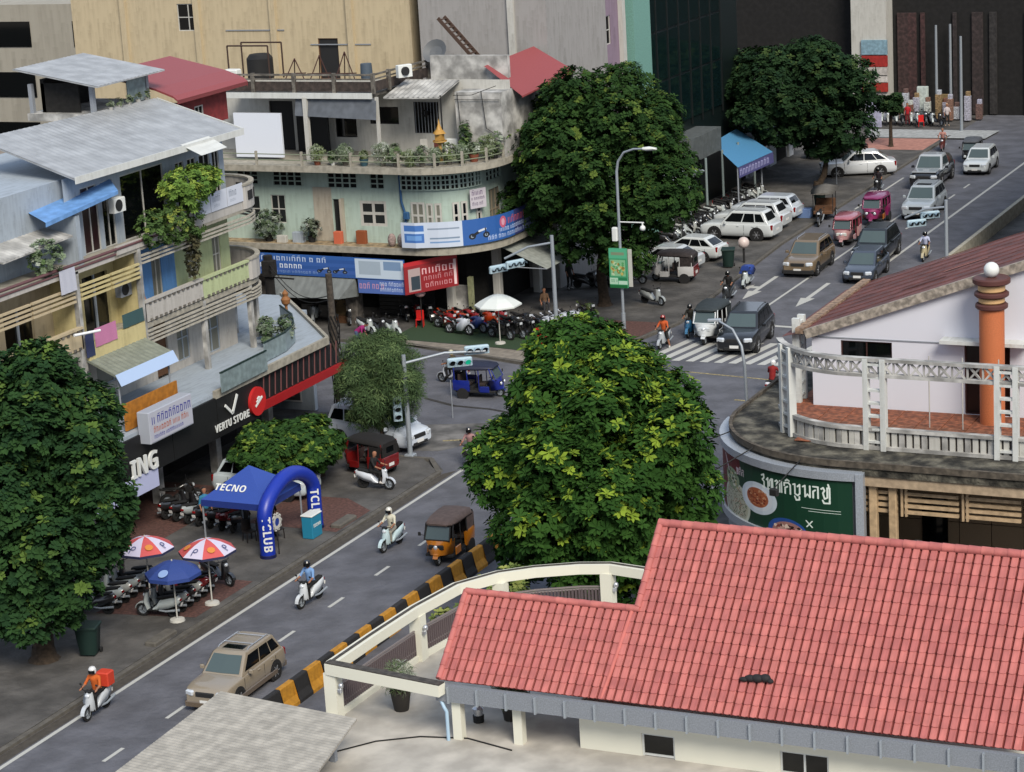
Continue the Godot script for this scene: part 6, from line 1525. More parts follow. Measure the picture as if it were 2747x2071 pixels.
# ----------------------------------------------------------------- white corner building on the right
func building_right():
	var t := thing("corner_building", "white gabled corner building with brown metal roof, curved weathered balcony and beige louvred ground floor", "building")
	var X := Vector3(1, 0, 0)
	var C := Vector2(17.5, 12.3)
	var can := [Vector2(11.5, 3.5)] + arc(C.x, C.y, 6.0, -90, 0, 14) + [Vector2(40, 18.6)]
	var pts := PackedVector2Array(can); pts.append(Vector2(40, 4)); pts.append(Vector2(13, 3.5))
	var sl := MB.new(); sl.prism(pts, 4.55, 4.98); obj("canopy_slab", sl, mt(Color(.40, .385, .34), .95, noise_tex(51, .012, .28, 1.0, 6), .16, 0.0, .5), t)
	var lp := MB.new(); ribbon(lp, can, 4.85, 5.09, .14); obj("canopy_lip", lp, mt(Color(.36, .33, .29), .95, blotch, .4), t)
	var fa := MB.new(); ribbon(fa, [Vector2(11.62, 3.5)] + arc(C.x, C.y, 5.88, -90, 0, 12) + [Vector2(40, 18.45)], 4.15, 4.7, .1); obj("canopy_fascia", fa, mt(Color(.68, .60, .50), .8, grime, .5), t)
	# ground floor
	for x in [18.0, 18.75, 19.5]:
		var c := MB.new(); c.bevel(Vector3(x, 2.2, 17.9), Vector3(.3, 4.1, .3), .03); obj("column", c, mt(Color(.70, .60, .47), .8, grime, .5), t)
	for k in 6:
		for i in 5:
			var b := MB.new(); b.span(Vector3(17.6 + k * 2.3, 3.05 + i * .24, 17.75), Vector3(17.6 + k * 2.3 + 2.05, 3.17 + i * .24, 17.87)); obj("louvre_slat", b, mt(Color(.72, .62, .49), .8, grime, .5), t)
		for j in 2:
			var u := MB.new(); u.span(Vector3(17.58 + k * 2.3 + j * .16 - .1, 2.95, 17.73), Vector3(17.66 + k * 2.3 + j * .16 - .1, 4.2, 17.9)); obj("louvre_post", u, mt(Color(.72, .62, .49), .8, grime, .5), t)
	for k in 7:
		for j in 3:
			var b := MB.new(); b.span(Vector3(17.2 + k * 1.25, .15 + j * 1.45, 13.9), Vector3(18.42 + k * 1.25, 1.57 + j * 1.45, 14.0)); obj("wall_panel", b, mt(Color(.52, .44, .34), .7, fine, .4), t)
	var dr := MB.new(); dr.span(Vector3(19.5, .15, 14.0), Vector3(20.5, 2.5, 14.08)); obj("dark_door", dr, M.glass, t)
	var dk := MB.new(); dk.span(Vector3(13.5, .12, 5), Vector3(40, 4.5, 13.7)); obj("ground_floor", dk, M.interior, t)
	var fl := MB.new(); fl.span(Vector3(13, .12, 5), Vector3(40, .16, 18.4)); obj("porch_floor", fl, mt(Color(.36, .33, .30), .7), t)
	# curved sign
	var sg := thing("restaurant_sign", "curved green and red restaurant sign with white lettering and food plates in a silver frame", "sign")
	var p := Pic.new(1024, 420, Color(.02, .20, .13), 33)
	for y in 420:
		var x := 250 + y * -.25 + sin(y * .02) * 30
		p.rect(0, y, x, 1, Color(.36, .04, .07))
	p.disc(190, 330, 170, 150, Color(.74, .76, .70)); p.disc(190, 330, 150, 130, Color(.68, .68, .60))
	for k in 160:
		var a := p.r.randf() * TAU; var q := sqrt(p.r.randf()) * 140
		var o := Vector2(190 + cos(a) * q, 330 + sin(a) * q * .85)
		p.line(o, o + Vector2(p.r.randf_range(-26, 26), p.r.randf_range(-26, 26)), 5, [Color(.80, .78, .70), Color(.35, .33, .28), Color(.22, .34, .22), Color(.6, .45, .36)][k % 4])
	p.disc(150, 170, 100, 70, Color(.52, .58, .46))
	for k in 60: p.disc(150 + p.r.randf_range(-80, 80), 170 + p.r.randf_range(-50, 50), p.r.randf_range(5, 16), p.r.randf_range(4, 10), [Color(.72, .68, .5), Color(.18, .2, .14), Color(.3, .4, .22), Color(.8, .8, .74)][k % 4])
	p.disc(430, 225, 150, 108, Color(.76, .80, .84)); p.disc(430, 225, 118, 84, Color(.80, .83, .86)); p.disc(425, 222, 92, 66, Color(.60, .33, .20))
	for k in 90: p.disc(425 + p.r.randf_range(-76, 76), 222 + p.r.randf_range(-50, 50), p.r.randf_range(4, 12), p.r.randf_range(3, 8), [Color(.66, .40, .26), Color(.42, .14, .08), Color(.74, .55, .42), Color(.5, .24, .14)][k % 4])
	p.disc(640, 400, 130, 90, Color(.12, .28, .55)); p.disc(650, 410, 110, 78, Color(.58, .42, .40))
	for k in 70: p.disc(650 + p.r.randf_range(-90, 90), 400 + p.r.randf_range(-40, 30), p.r.randf_range(6, 18), p.r.randf_range(5, 14), [Color(.70, .56, .52), Color(.16, .08, .07), Color(.80, .72, .66), Color(.45, .22, .2)][k % 4])
	p.disc(800, 410, 44, 34, Color(.68, .74, .5))
	var wh := Color(.84, .88, .86)
	khmer(p, Vector2(470, 46), 92, wh, [0, 1, 2, 3, 4, 5, 6, 7]); khmer(p, Vector2(215, 66), 52, Color(.8, .74, .76), [1, 3, 6])
	for k in 3: p.line(Vector2(36 + k * 16, 40 + k * 16), Vector2(70 + k * 16, 90 + k * 20), 16, Color(.72, .66, .68))
	p.line(Vector2(780, 232), Vector2(960, 232), 4, wh); p.line(Vector2(740, 216), Vector2(960, 216), 3, wh)
	p.line(Vector2(765, 300), Vector2(800, 340), 8, wh); p.line(Vector2(800, 300), Vector2(768, 340), 8, wh)
	var line := arc(C.x, C.y, 6.35, -86, 6, 18)
	var face := MB.new(); face.use_uv = true
	for i in line.size() - 1:
		var a := Vector3(line[i].x, 2.0, line[i].y); var b := Vector3(line[i + 1].x, 2.0, line[i + 1].y); var h := Vector3(0, 2.45, 0)
		var ua := maxf(.001, (i / 18.0 - .28) / .72); var ub := maxf(.002, ((i + 1) / 18.0 - .28) / .72)
		face.quad_uv(a, b, b + h, a + h, Vector2(ua, 1), Vector2(ub, 1), Vector2(ub, 0), Vector2(ua, 0))
	obj("printed_face", face, p.mat(), sg)
	var fr := MB.new(); ribbon(fr, arc(C.x, C.y, 6.2, -89, 9, 18), 4.42, 4.72, .5); ribbon(fr, arc(C.x, C.y, 6.2, -89, 9, 18), 1.7, 2.02, .5)
	for a in [-88.5, 8.5]:
		var c: Vector2 = arc(C.x, C.y, 6.2, a, a, 0)[0]; fr.box(Vector3(c.x, 2.65, c.y), Vector3(.3, 4.1, .56), Basis(Vector3.UP, deg_to_rad(a)))
	obj("silver_frame", fr, mt(Color(.68, .71, .75), .35, fine, .3, .3), sg)
	var bk := MB.new(); ribbon(bk, arc(C.x, C.y, 6.05, -88, 8, 16), .7, 4.6, .3); obj("back_box", bk, M.steel, sg)
	for a in [-62.0, -38.0, -14.0]:
		var s: Vector2 = arc(C.x, C.y, 5.9, a, a, 0)[0]; var e: Vector2 = arc(C.x, C.y, 7.9, a, a, 0)[0]
		var am := MB.new(); am.tube([Vector3(s.x, 5.0, s.y), Vector3(e.x, 4.35, e.y)], .025, -1, 5); obj("lamp_arm", am, M.dark, sg)
		var lm := MB.new(); lm.bevel(Vector3(e.x, 4.2, e.y), Vector3(.34, .26, .2), .03, Basis(Vector3.UP, deg_to_rad(a))); obj("flood_lamp", lm, M.dark, sg)
	# upper floor: terrace floor, gable wall, windows
	var tf := MB.new(); tf.prism(V2([13.4, 4, 13.4, 11, 14.4, 14, 17.5, 16.2, 40, 16.6, 40, 11, 14.2, 11, 14.2, 4]), 5.0, 5.03, true, false); obj("terrace_floor", tf, mt(Color(.58, .34, .23), .85, blotch, .5), t)
	var n := 0
	for x in range(14, 26):
		for z in range(11, 16):
			if x < 15 and z > 13: continue
			var b := MB.new(); b.bevel(Vector3(x + .55, 5.045, z + .55), Vector3(.96, .03, .96), .01); obj("floor_tile", b, [mt(Color(.60, .36, .25), .8, blotch, .5), mt(Color(.55, .32, .22), .8, blotch, .5), mt(Color(.62, .40, .29), .8, blotch, .5)][(x * 3 + z * 5) % 3], t)
	var gw := MB.new()
	var holes := [[1.2, 1.9, 3.3, 2.75], [6.2, .0, 8.0, 2.9]]
	wall(gw, Vector3(14.2, 5.03, 11), X, 18, 2.95, holes, .2)
	gw.quad(Vector3(14.2, 7.98, 11), Vector3(23.5, 7.98, 11), Vector3(23.5, 11.3, 11), Vector3(14.2, 8.0, 11)); gw.quad(Vector3(23.5, 7.98, 11), Vector3(32.2, 7.98, 11), Vector3(32.2, 8.0, 11), Vector3(23.5, 11.3, 11))
	wall(gw, Vector3(14.2, 5.03, 2), Vector3(0, 0, 1), 9, 2.95, []); obj("gable_wall", gw, mt(Color(.78, .785, .82), .8), t)
	var sk := MB.new(); sk.span(Vector3(14.2, 7.85, 11), Vector3(24, 7.9, 11.03)); obj("string_course", sk, M.grey, t)
	window(t, Vector3(14.2, 5.03, 11), X, holes[0], 2, 1, mt(Color(.20, .10, .09), .6), M.glass, .1)
	window(t, Vector3(14.2, 5.03, 11), X, [6.2, 0, 8.0, 2.9], 2, 2, mt(Color(.26, .12, .10), .6), mt(Color(.10, .045, .04), .3), .15, "door")
	var hd := MB.new(); hd.span(Vector3(19.6, 8.0, 11), Vector3(23, 8.14, 11.7)); obj("door_hood", hd, M.white, t)
	var cn := MB.new(); cn.beam(Vector3(14.0, 8.0, 11.12), Vector3(23.5, 11.38, 11.12), .26, .36); cn.beam(Vector3(23.5, 11.38, 11.12), Vector3(32.4, 8.0, 11.12), .26, .36); obj("gable_cornice", cn, mt(Color(.66, .62, .57), .9, blotch, .5), t)
	for k in 8:
		var u0 := k / 8.0; var u1 := (k + .985) / 8.0
		var a := Vector3(13.9, 8.12, 11.1); var b := Vector3(23.5, 11.55, 11.1)
		var rf := MB.new(); rf.quad(a.lerp(Vector3(13.9, 8.12, 2.2), u0), a.lerp(Vector3(13.9, 8.12, 2.2), u1), b.lerp(Vector3(23.5, 11.55, 2.2), u1), b.lerp(Vector3(23.5, 11.55, 2.2), u0))
		var q := Vector3(0, -.05, 0); rf.quad(a.lerp(Vector3(13.9, 8.12, 2.2), u1) + q, a.lerp(Vector3(13.9, 8.12, 2.2), u0) + q, b.lerp(Vector3(23.5, 11.55, 2.2), u0) + q, b.lerp(Vector3(23.5, 11.55, 2.2), u1) + q)
		obj("roof_sheet", rf, M.brownroof, t)
		var rb := MB.new(); rb.beam(a.lerp(Vector3(13.9, 8.12, 2.2), u1) + Vector3(0, .03, 0), b.lerp(Vector3(23.5, 11.55, 2.2), u1) + Vector3(0, .03, 0), .03, .025); obj("roof_rib", rb, M.brownroof, t)
	for k in 2:
		var ps := MB.new(); ps.quad(Vector3(17.2 + k * 1.3, 9.33 + k * .465, 8.6 - k * 1.6), Vector3(17.2 + k * 1.3, 9.33 + k * .465, 8.35 - k * 1.6), Vector3(19.0 + k * 1.3, 9.97 + k * .465, 8.3 - k * 1.6), Vector3(19.0 + k * 1.3, 9.97 + k * .465, 8.5 - k * 1.6)); obj("roof_patch", ps, mt(Color(.32, .16, .14) if k == 0 else Color(.55, .36, .32), .8), t)
	var r2 := MB.new(); r2.quad(Vector3(32.4, 8.1, 11.1), Vector3(23.5, 11.55, 11.1), Vector3(23.5, 11.55, 2.2), Vector3(32.4, 8.1, 2.2)); obj("roof_sheet", r2, M.brownroof, t)
	var gt := MB.new(); gt.beam(Vector3(13.75, 8.12, 11.2), Vector3(13.75, 8.12, 2.0), .34, .22); obj("gutter", gt, mt(Color(.60, .50, .42), .9, blotch, .5), t)
	var ge := MB.new(); ge.quad(Vector3(13.0, 7.85, 11.2), Vector3(13.0, 7.85, 2.6), Vector3(13.6, 8.0, 2.6), Vector3(13.6, 8.0, 11.2)); obj("lower_eave", ge, M.brownroof, t)
	# balcony: pierced band above, balusters below, pillars
	var bal := arc(C.x, C.y, 4.0, -65, 0, 9) + [Vector2(20.6, 16.35), Vector2(24, 16.4), Vector2(30, 16.45)]
	for y in [[7.82, 7.95, .26], [8.42, 8.55, .26], [5.72, 5.86, .24], [5.0, 5.14, .26]]:
		var b := MB.new(); ribbon(b, bal, y[0], y[1], y[2]); obj("balcony_rail", b, M.dirtywhite, t)
	var cnt := 0
	for i in bal.size() - 1:
		var a := Vector3(bal[i].x, 0, bal[i].y); var b := Vector3(bal[i + 1].x, 0, bal[i + 1].y)
		var l := (b - a).length(); var d := (b - a) / l
		var k := 0.17
		var bas := Basis(d, Vector3.UP, d.cross(Vector3.UP))
		while k < l:
			var o := a + d * k
			var s := MB.new(); s.box(o + Vector3(0, 5.43, 0), Vector3(.2, .6, .08), bas); obj("baluster", s, M.offwhite if cnt % 3 else M.dirtywhite, t)
			if cnt % 2 == 0:
				var xb := MB.new()
				xb.box(o + Vector3(0, 8.185, 0), Vector3(.07, .66, .09), bas * Basis(Vector3(0, 0, 1), .72)); xb.box(o + Vector3(0, 8.185, 0), Vector3(.07, .66, .085), bas * Basis(Vector3(0, 0, 1), -.72)); xb.box(o + d * .3 + Vector3(0, 8.185, 0), Vector3(.06, .48, .1), bas); obj("pierced_block", xb, M.dirtywhite, t)
			k += .29; cnt += 1
		var dk2 := MB.new(); dk2.beam(a + Vector3(0, 5.43, 0) - bas.z * .1, b + Vector3(0, 5.43, 0) - bas.z * .1, .03, .58); obj("balustrade_back", dk2, mt(Color(.46, .43, .41), .95, blotch, .5), t)
	for q in [[14.55, 15.05, -45], [18.4, 16.3, -4], [23.4, 16.4, 0], [13.5, 10.4, -90]]:
		var y := deg_to_rad(q[2])
		var bas := Basis(Vector3.UP, y)
		for s in [-.34, .34]:
			var b := MB.new(); b.box(Vector3(q[0], 6.75, q[1]) + bas.x * s + bas.z * .03, Vector3(.2, 3.55, .3), bas); obj("pillar_upright", b, M.white, t)
		for k in 7:
			var r := MB.new(); r.box(Vector3(q[0], 5.3 + k * .5, q[1]) + bas.z * .03, Vector3(.5, .09, .22), bas); obj("pillar_rung", r, M.white, t)
	for x in [19.6, 20.9, 22.3]:
		var r := MB.new(); r.cyl(Vector3(x, 5.05, 13.2), Vector3(x, 7.9, 13.2), .025, -1, 6); obj("thin_post", r, M.offwhite, t)
	# orange column of the next house
	var oc := thing("orange_column", "orange classical column with brown and cream mouldings and a white ball on top", "column", Vector3(21.75, 5.0, 12.0))
	var o1 := MB.new(); o1.cyl(Vector3.ZERO, Vector3(0, 4.6, 0), .48, -1, 18); obj("shaft", o1, mt(Color(.74, .42, .25), .7, fine, .4), oc)
	for q in [[4.6, .62, .22, 0], [4.82, .5, .25, 1], [5.07, .66, .2, 0], [5.27, .52, .3, 1], [5.57, .72, .25, 0]]:
		var b := MB.new(); b.lathe([Vector2(q[1] - .06, q[0]), Vector2(q[1], q[0] + .05), Vector2(q[1], q[0] + q[2] - .05), Vector2(q[1] - .06, q[0] + q[2]), Vector2(.001, q[0] + q[2])], Vector3.ZERO, 18); obj("moulding", b, mt(Color(.30, .16, .14), .6) if q[3] == 0 else mt(Color(.74, .60, .42), .7), oc)
	var o2 := MB.new(); o2.ball(Vector3(0, 6.1, 0), Vector3.ONE * .3, 12, 9); obj("ball", o2, M.whiteplastic, oc)
	# things in the porch
	for q in [["dark_speaker", "black box standing upright on the beige porch", Vector3(19.0, .16, 16.6), Vector3(.6, 1.3, .5), M.dark], ["covered_grill", "black covered cart with a white notice on the beige porch", Vector3(20.1, .16, 16.9), Vector3(1.0, 1.2, .7), M.rubber], ["dark_table", "dark covered table beside the cart on the beige porch", Vector3(21.3, .16, 16.9), Vector3(1.1, .95, .7), M.dark]]:
		var o := thing(q[0], q[1], "box", q[2]); var b := MB.new(); b.bevel(Vector3(0, q[3].y / 2, 0), q[3], .05); obj("body", b, q[4], o)
		if q[0] == "covered_grill":
			var nt := Pic.new(64, 64, Color(.78, .79, .79), 4); nt.rect(4, 26, 56, 4, Color(.5, .5, .5)); nt.script(6, 8, 12, 6, Color(.3, .32, .36)); nt.script(6, 38, 14, 5, Color(.4, .4, .45)); obj("notice", sheet(Vector3(-.4, .5, .37), Vector3(.35, .5, .37), Vector3(.35, 1.12, .37), Vector3(-.4, 1.12, .37)), nt.mat(), o)
			var lid := MB.new(); lid.lathe([Vector2(.4, 1.2), Vector2(.36, 1.4), Vector2(.2, 1.52), Vector2(.001, 1.55)], Vector3.ZERO, 12); obj("lid", lid, mt(Color(.4, .42, .44), .4), o)
func khmer(p: Pic, at: Vector2, s: float, c: Color, which: Array):
	var G := [[[[0, .1], [.18, 0], [.2, .25], [.06, .4], [.2, .55], [.2, 1.0], [.08, .92]]], [[[0, .35], [.12, .2], [.12, 1], [.4, 1], [.4, .2], [.28, .35]], [[.24, .45], [.24, .75]], [[.5, .2], [.5, 1]]], [[[0, .3], [.1, .2], [.2, .3], [.1, .45], [.1, 1], [.34, 1], [.34, .2], [.48, .2], [.48, 1]]], [[[0, .45], [0, .25], [.3, .2], [.42, .35], [.42, 1]], [[.06, 1], [.06, .6], [.22, .5]], [[.1, .08], [.2, -.02], [.34, .06]]], [[[0, .25], [.12, .2], [.12, .9], [.3, 1], [.44, .85], [.44, .2], [.3, .35]], [[.1, 1.1], [.2, 1.35], [.4, 1.3], [.4, 1.1]]], [[[0, .3], [.14, .2], [.14, 1], [.3, .8], [.46, 1], [.46, .2]]], [[[0, .2], [.3, .2], [.3, 1]], [[.0, 1], [.0, .55], [.12, .45]]], [[[0, .3], [.12, .2], [.2, .4], [.1, .6], [.2, 1], [.36, .9], [.36, .2], [.5, .2], [.5, 1]], [[.08, 1.12], [.16, 1.32], [.5, 1.3], [.5, 1.1]], [[.42, -.05], [.46, .1]]]]
	var x := at.x
	for k in which:
		var w := 0.0
		for st in G[k]:
			for i in st.size() - 1:
				p.line(Vector2(x, at.y) + Vector2(st[i][0], st[i][1]) * s, Vector2(x, at.y) + Vector2(st[i + 1][0], st[i + 1][1]) * s, s * .12, c)
			for q in st: w = maxf(w, q[0])
		x += (w + .2) * s

# ----------------------------------------------------------------- red tiled roof and terrace in front
func front_roof_and_terrace():
	var t := thing("tiled_roof_house", "cream house under a big salmon red tiled roof with grey gutter", "building")
	var e0 := Vector3(13.26, 5.3, 42.7)
	var up := Vector3(0, .9487, -1).normalized()
	var nn := Vector3(0, 1, .9487).normalized()
	var tw := .25
	var th := .351
	var vars := []
	for k in 3:
		var m := MB.new()
		var cu := [[0.0, .02], [.012, .036], [.05, .042], [.12, .042], [.175, .05], [.192, .03]]
		var g := RandomNumberGenerator.new(); g.seed = k
		for i in cu.size() - 1:
			var a = cu[i]; var b = cu[i + 1]
			var f := func(q, v: float) -> Vector3:
				var bell: float = 1.0 - pow(absf(q[0] - .1) / .1, 2.0)
				var vv := v - (.03 * maxf(bell, -.3) if v < .01 else 0.0)
				return Vector3(q[0], 0, 0) + up * vv + nn * (q[1] + (.034 if v < .01 else 0.004) + .003 * k)
			m.quad(f.call(a, 0), f.call(b, 0), f.call(b, .40), f.call(a, .40))
			m.quad(f.call(a, 0) - nn * .034, f.call(b, 0) - nn * .034, f.call(b, 0), f.call(a, 0))
		for x in [0.0, .192]: m.quad(Vector3(x, 0, 0) - nn * .02, Vector3(x, 0, 0) + up * .4 - nn * .02, Vector3(x, 0, 0) + up * .4 + nn * .03, Vector3(x, 0, 0) + nn * .06)
		vars.append(m.commit())
	var un := MB.new(); un.quad(e0 - nn * .03, e0 + Vector3(17.2, 0, 0) - nn * .03, e0 + Vector3(17.2, 0, 0) + up * 2.8 - nn * .03, e0 + up * 2.8 - nn * .03); un.quad(e0 + Vector3(5.45, 0, 0) + up * 2.8 - nn * .03, e0 + Vector3(17.2, 0, 0) + up * 2.8 - nn * .03, e0 + Vector3(17.2, 0, 0) + up * 5.62 - nn * .03, e0 + Vector3(5.45, 0, 0) + up * 5.62 - nn * .03); obj("roof_deck", un, M.tileunder, t)
	var rest := [MB.new(), MB.new(), MB.new()]
	var n := 0
	for r in 16:
		for c in 68:
			if r >= 8 and c < 22: continue
			var o := e0 + Vector3(c * tw, 0, 0) + up * (r * th + rng.randf_range(-.006, .006)) + nn * rng.randf_range(-.003, .005)
			var k := rng.randi_range(0, 2)
			if n < 298:
				var s := MeshInstance3D.new(); s.mesh = vars[k]; s.material_override = M.tile[rng.randi_range(0, 2)]
				s.name = "roof_tile" if n == 0 else "roof_tile_%03d" % n
				t.add_child(s); s.position = o
			else:
				var a: Array = vars[k].surface_get_arrays(0)
				var mb: MB = rest[rng.randi_range(0, 2)]
				for i in a[0].size(): mb.v.append(a[0][i] + o)
				mb.n.append_array(a[1])
			n += 1
	for k in 3: stuff(obj("roof_tiles", rest[k], M.tile[k], t))
	# ridge and verge pieces
	var piece := func(a: Vector3, b: Vector3, r: float):
		var d := b - a
		var c := int(d.length() / .36)
		for i in c:
			var m := MB.new(); var p0 := a + d * (float(i) / c); var p1 := a + d * ((i + 1.08) / c)
			m.tube([p0 + nn * .012, p1], r, r * .92, 8); obj("ridge_tile", m, M.tile[i % 3], t)
	piece.call(e0 + up * 2.86 + nn * .05, e0 + Vector3(5.5, 0, 0) + up * 2.86 + nn * .05, .11)
	piece.call(e0 + Vector3(5.4, 0, 0) + up * 5.66 + nn * .05, e0 + Vector3(17.1, 0, 0) + up * 5.66 + nn * .05, .13)
	piece.call(e0 + Vector3(.0, 0, 0) + nn * .05, e0 + Vector3(.0, 0, 0) + up * 2.86 + nn * .05, .1)
	piece.call(e0 + Vector3(5.45, 0, 0) + up * 2.9 + nn * .05, e0 + Vector3(5.45, 0, 0) + up * 5.66 + nn * .05, .11)
	var vl := MB.new(); vl.tube([e0 + Vector3(5.1, 0, 0) + nn * .03, e0 + Vector3(5.3, 0, 0) + up * 2.8 + nn * .03], .07, -1, 8); obj("seam_roll", vl, mt(Color(.74, .40, .37), .7, grime, .4), t)
	# far slope behind the ridge, gutter, brackets, wall
	var bs := MB.new(); var rt := e0 + up * 5.62; bs.quad(rt + Vector3(17.2, 0, 0), rt + Vector3(5.45, 0, 0), rt + Vector3(5.45, -3.8, -4.0), rt + Vector3(17.2, -3.8, -4.0)); var rl := e0 + up * 2.8; bs.quad(rl + Vector3(5.45, 0, 0), rl, rl + Vector3(0, -1.6, -1.7), rl + Vector3(5.45, -1.6, -1.7)); obj("rear_roof", bs, M.tile[0], t)
	var gu := MB.new(); gu.span(Vector3(13.2, 4.72, 42.72), Vector3(30.5, 5.22, 42.9)); obj("gutter", gu, mt(Color(.50, .52, .55), .5, fine, .4), t)
	for k in 19:
		var b := MB.new(); b.span(Vector3(13.6 + k * .92, 4.7, 42.9), Vector3(13.66 + k * .92, 5.2, 42.98)); obj("gutter_bracket", b, M.steel, t)
	var wl := MB.new(); wall(wl, Vector3(17.4, 0, 42.2), Vector3(1, 0, 0), 13, 4.9, [[1.9, 2.9, 2.9, 4.2], [6, 2.9, 7.4, 4.2]], .15); wall(wl, Vector3(17.4, 0, 36), Vector3(0, 0, 1), 6.2, 4.9, []); wl.span(Vector3(17.4, 0, 34), Vector3(30.4, 4.8, 41.9)); obj("wall", wl, M.creamwall, t)
	window(t, Vector3(17.4, 0, 42.2), Vector3(1, 0, 0), [1.9, 2.9, 2.9, 4.2], 1, 2, M.white, M.glass); window(t, Vector3(17.4, 0, 42.2), Vector3(1, 0, 0), [6, 2.9, 7.4, 4.2], 2, 2, M.white, M.glass)
	for q in [[13.75, 42.6], [15.6, 42.4]]:
		var b := MB.new(); b.span(Vector3(q[0] - .14, 3.5, q[1] - .14), Vector3(q[0] + .14, 5.0, q[1] + .14)); obj("porch_column", b, M.creamwall, t)
	var dp := MB.new(); dp.tube([Vector3(13.3, 4.75, 42.8), Vector3(13.45, 4.55, 42.9), Vector3(13.5, 4.4, 42.85), Vector3(13.5, 3.5, 42.85)], .055, -1, 8); obj("downpipe", dp, mt(Color(.60, .70, .78), .5), t)
	# bird/cloth bundle on the roof
	var rg := thing("black_rag", "crumpled black rag lying on the red roof tiles", "rag")
	var rm := MB.new()
	var og := Vector3(22.75, 6.1, 41.95) + nn * .06
	for k in [[0, 0, .18, .1], [.2, .02, .2, .12], [.42, .05, .17, .12], [-.18, -.05, .14, .07], [.58, -.02, .1, .07]]: rm.ball(og + Vector3(k[0] - .2, 0, 0) + up * k[1], Vector3(k[2], k[3], k[3] * 1.1), 8, 6)
	obj("cloth", rm, mt(Color(.09, .09, .10), .8, fine, 3.0), rg)
	# deck with curb, rail, pergola
	var d := thing("roof_terrace", "raised concrete terrace with cream pergola beam sweeping round its edge", "terrace")
	var ed := [Vector2(9.55, 44), Vector2(9.48, 42.4), Vector2(9.55, 40.0), Vector2(9.69, 37.4), Vector2(10.04, 35.1), Vector2(10.86, 33.7), Vector2(11.81, 32.9), Vector2(13.1, 32.2), Vector2(14.1, 31.9), Vector2(15.55, 32.1), Vector2(17, 32.6)]
	var pg := PackedVector2Array(ed); pg.append(Vector2(30, 34)); pg.append(Vector2(30, 64)); pg.append(Vector2(9.55, 64))
	var fl := MB.new(); fl.prism(pg, 0, 3.5); obj("deck", fl, M.deck, d)
	var cb := MB.new(); ribbon(cb, ed, 3.5, 3.68, .24); obj("curb", cb, M.creamwall, d)
	var bm := MB.new(); ribbon(bm, ed.slice(1), 4.98, 5.3, .34); bm.beam(Vector3(9.4, 5.14, 42.45), Vector3(13.5, 5.14, 43.05), .34, .34); obj("pergola_beam", bm, M.creamwall, d)
	var bt := MB.new(); ribbon(bt, ed.slice(1), 5.3, 5.33, .1); bt.beam(Vector3(9.4, 5.33, 42.45), Vector3(13.5, 5.33, 43.05), .28, .04); obj("beam_capping", bt, mt(Color(.30, .28, .26), .8, blotch, .6), d)
	for q in [[9.5, 42.4], [9.72, 37.3], [10.95, 33.75], [14.0, 31.95]]:
		var c := MB.new(); c.span(Vector3(q[0] - .2, 3.5, q[1] - .2), Vector3(q[0] + .2, 5.0, q[1] + .2)); obj("pergola_column", c, M.creamwall, d)
		var s := MB.new(); s.ball(Vector3(q[0] + .32, 4.62, q[1] + .1), Vector3(.09, .11, .09), 8, 6); s.bevel(Vector3(q[0] + .26, 4.47, q[1] + .1), Vector3(.16, .12, .12), .03); obj("wall_light", s, M.chrome, d)
	var rail := MB.new()
	for y in [3.85, 4.42, 4.5]: ribbon(rail, ed.slice(1, 9), y - .025, y + .025, .05)
	obj("rail", rail, mt(Color(.45, .42, .42), .6), d)
	var cnt := 0
	for i in range(1, 8):
		var a: Vector2 = ed[i]; var b: Vector2 = ed[i + 1]
		var l := a.distance_to(b); var k := .06
		while k < l:
			var o := a.lerp(b, k / l); var s := MB.new(); s.span(Vector3(o.x - .035, 3.7, o.y - .035), Vector3(o.x + .035, 4.42, o.y + .035)); obj("baluster", s, mt(Color(.33, .29, .30), .6), d); k += .115
	for q in [[11.1, 41.2, .32, 1.2, "tall feathery plant in a dark woven pot in the middle of the terrace"], [14.6, 40.9, .3, .35, "low grassy plant in a dark woven pot under the tiled eave"]]:
		pot_plant(q[4], Vector3(q[0], 3.5, q[1]), q[2], .62, mt(Color(.20, .185, .17), .9, fine, 4.0), .42, L.grass if q[3] < 1 else L.fern, 90, Color(.06, .095, .03), q[3] if q[3] > 1 else .7)
	var jar := thing("small_jar", "small steel and black jar beside the low woven pot", "jar", Vector3(13.75, 3.5, 41.35)); var jm := MB.new(); jm.lathe([Vector2(.16, 0), Vector2(.17, .22), Vector2(.001, .23)], Vector3.ZERO, 12); obj("base", jm, M.dark, jar); var jt := MB.new(); jt.lathe([Vector2(.14, .22), Vector2(.15, .42), Vector2(.18, .44), Vector2(.05, .52), Vector2(.001, .53)], Vector3.ZERO, 12); obj("top", jt, M.chrome, jar)
	var hs := MB.new(); hs.tube([Vector3(10.6, 3.52, 44.8), Vector3(11.5, 3.52, 43.6), Vector3(12.6, 3.52, 42.9), Vector3(14.0, 3.52, 42.6), Vector3(15.6, 3.52, 43.0)], .025, -1, 6); tag(obj("garden_hose", hs, M.rubber), "black hose curving across the terrace floor by the downpipe", "hose")
	# corrugated roof in the corner
	var cr := thing("corrugated_roof", "pale beige corrugated roof corner at the bottom edge", "roof")
	obj("sheet", corrugated(Vector3(6.36, 4.5, 43.7), Vector3(6.9, 4.35, 58), Vector3(14.5, 4.6, 59), Vector3(11.46, 4.6, 44.55), .16, .014), mt(Color(.66, .64, .60), .6, noise_tex(71, .01, .8, 1.0, 5, 512, 8), .3), cr)
	for q in [[7.0, 44.6], [11.0, 45.2], [7.6, 56]]:
		var b := MB.new(); b.span(Vector3(q[0] - .08, 0, q[1] - .08), Vector3(q[0] + .08, 4.45, q[1] + .08)); obj("post", b, M.grey, cr)
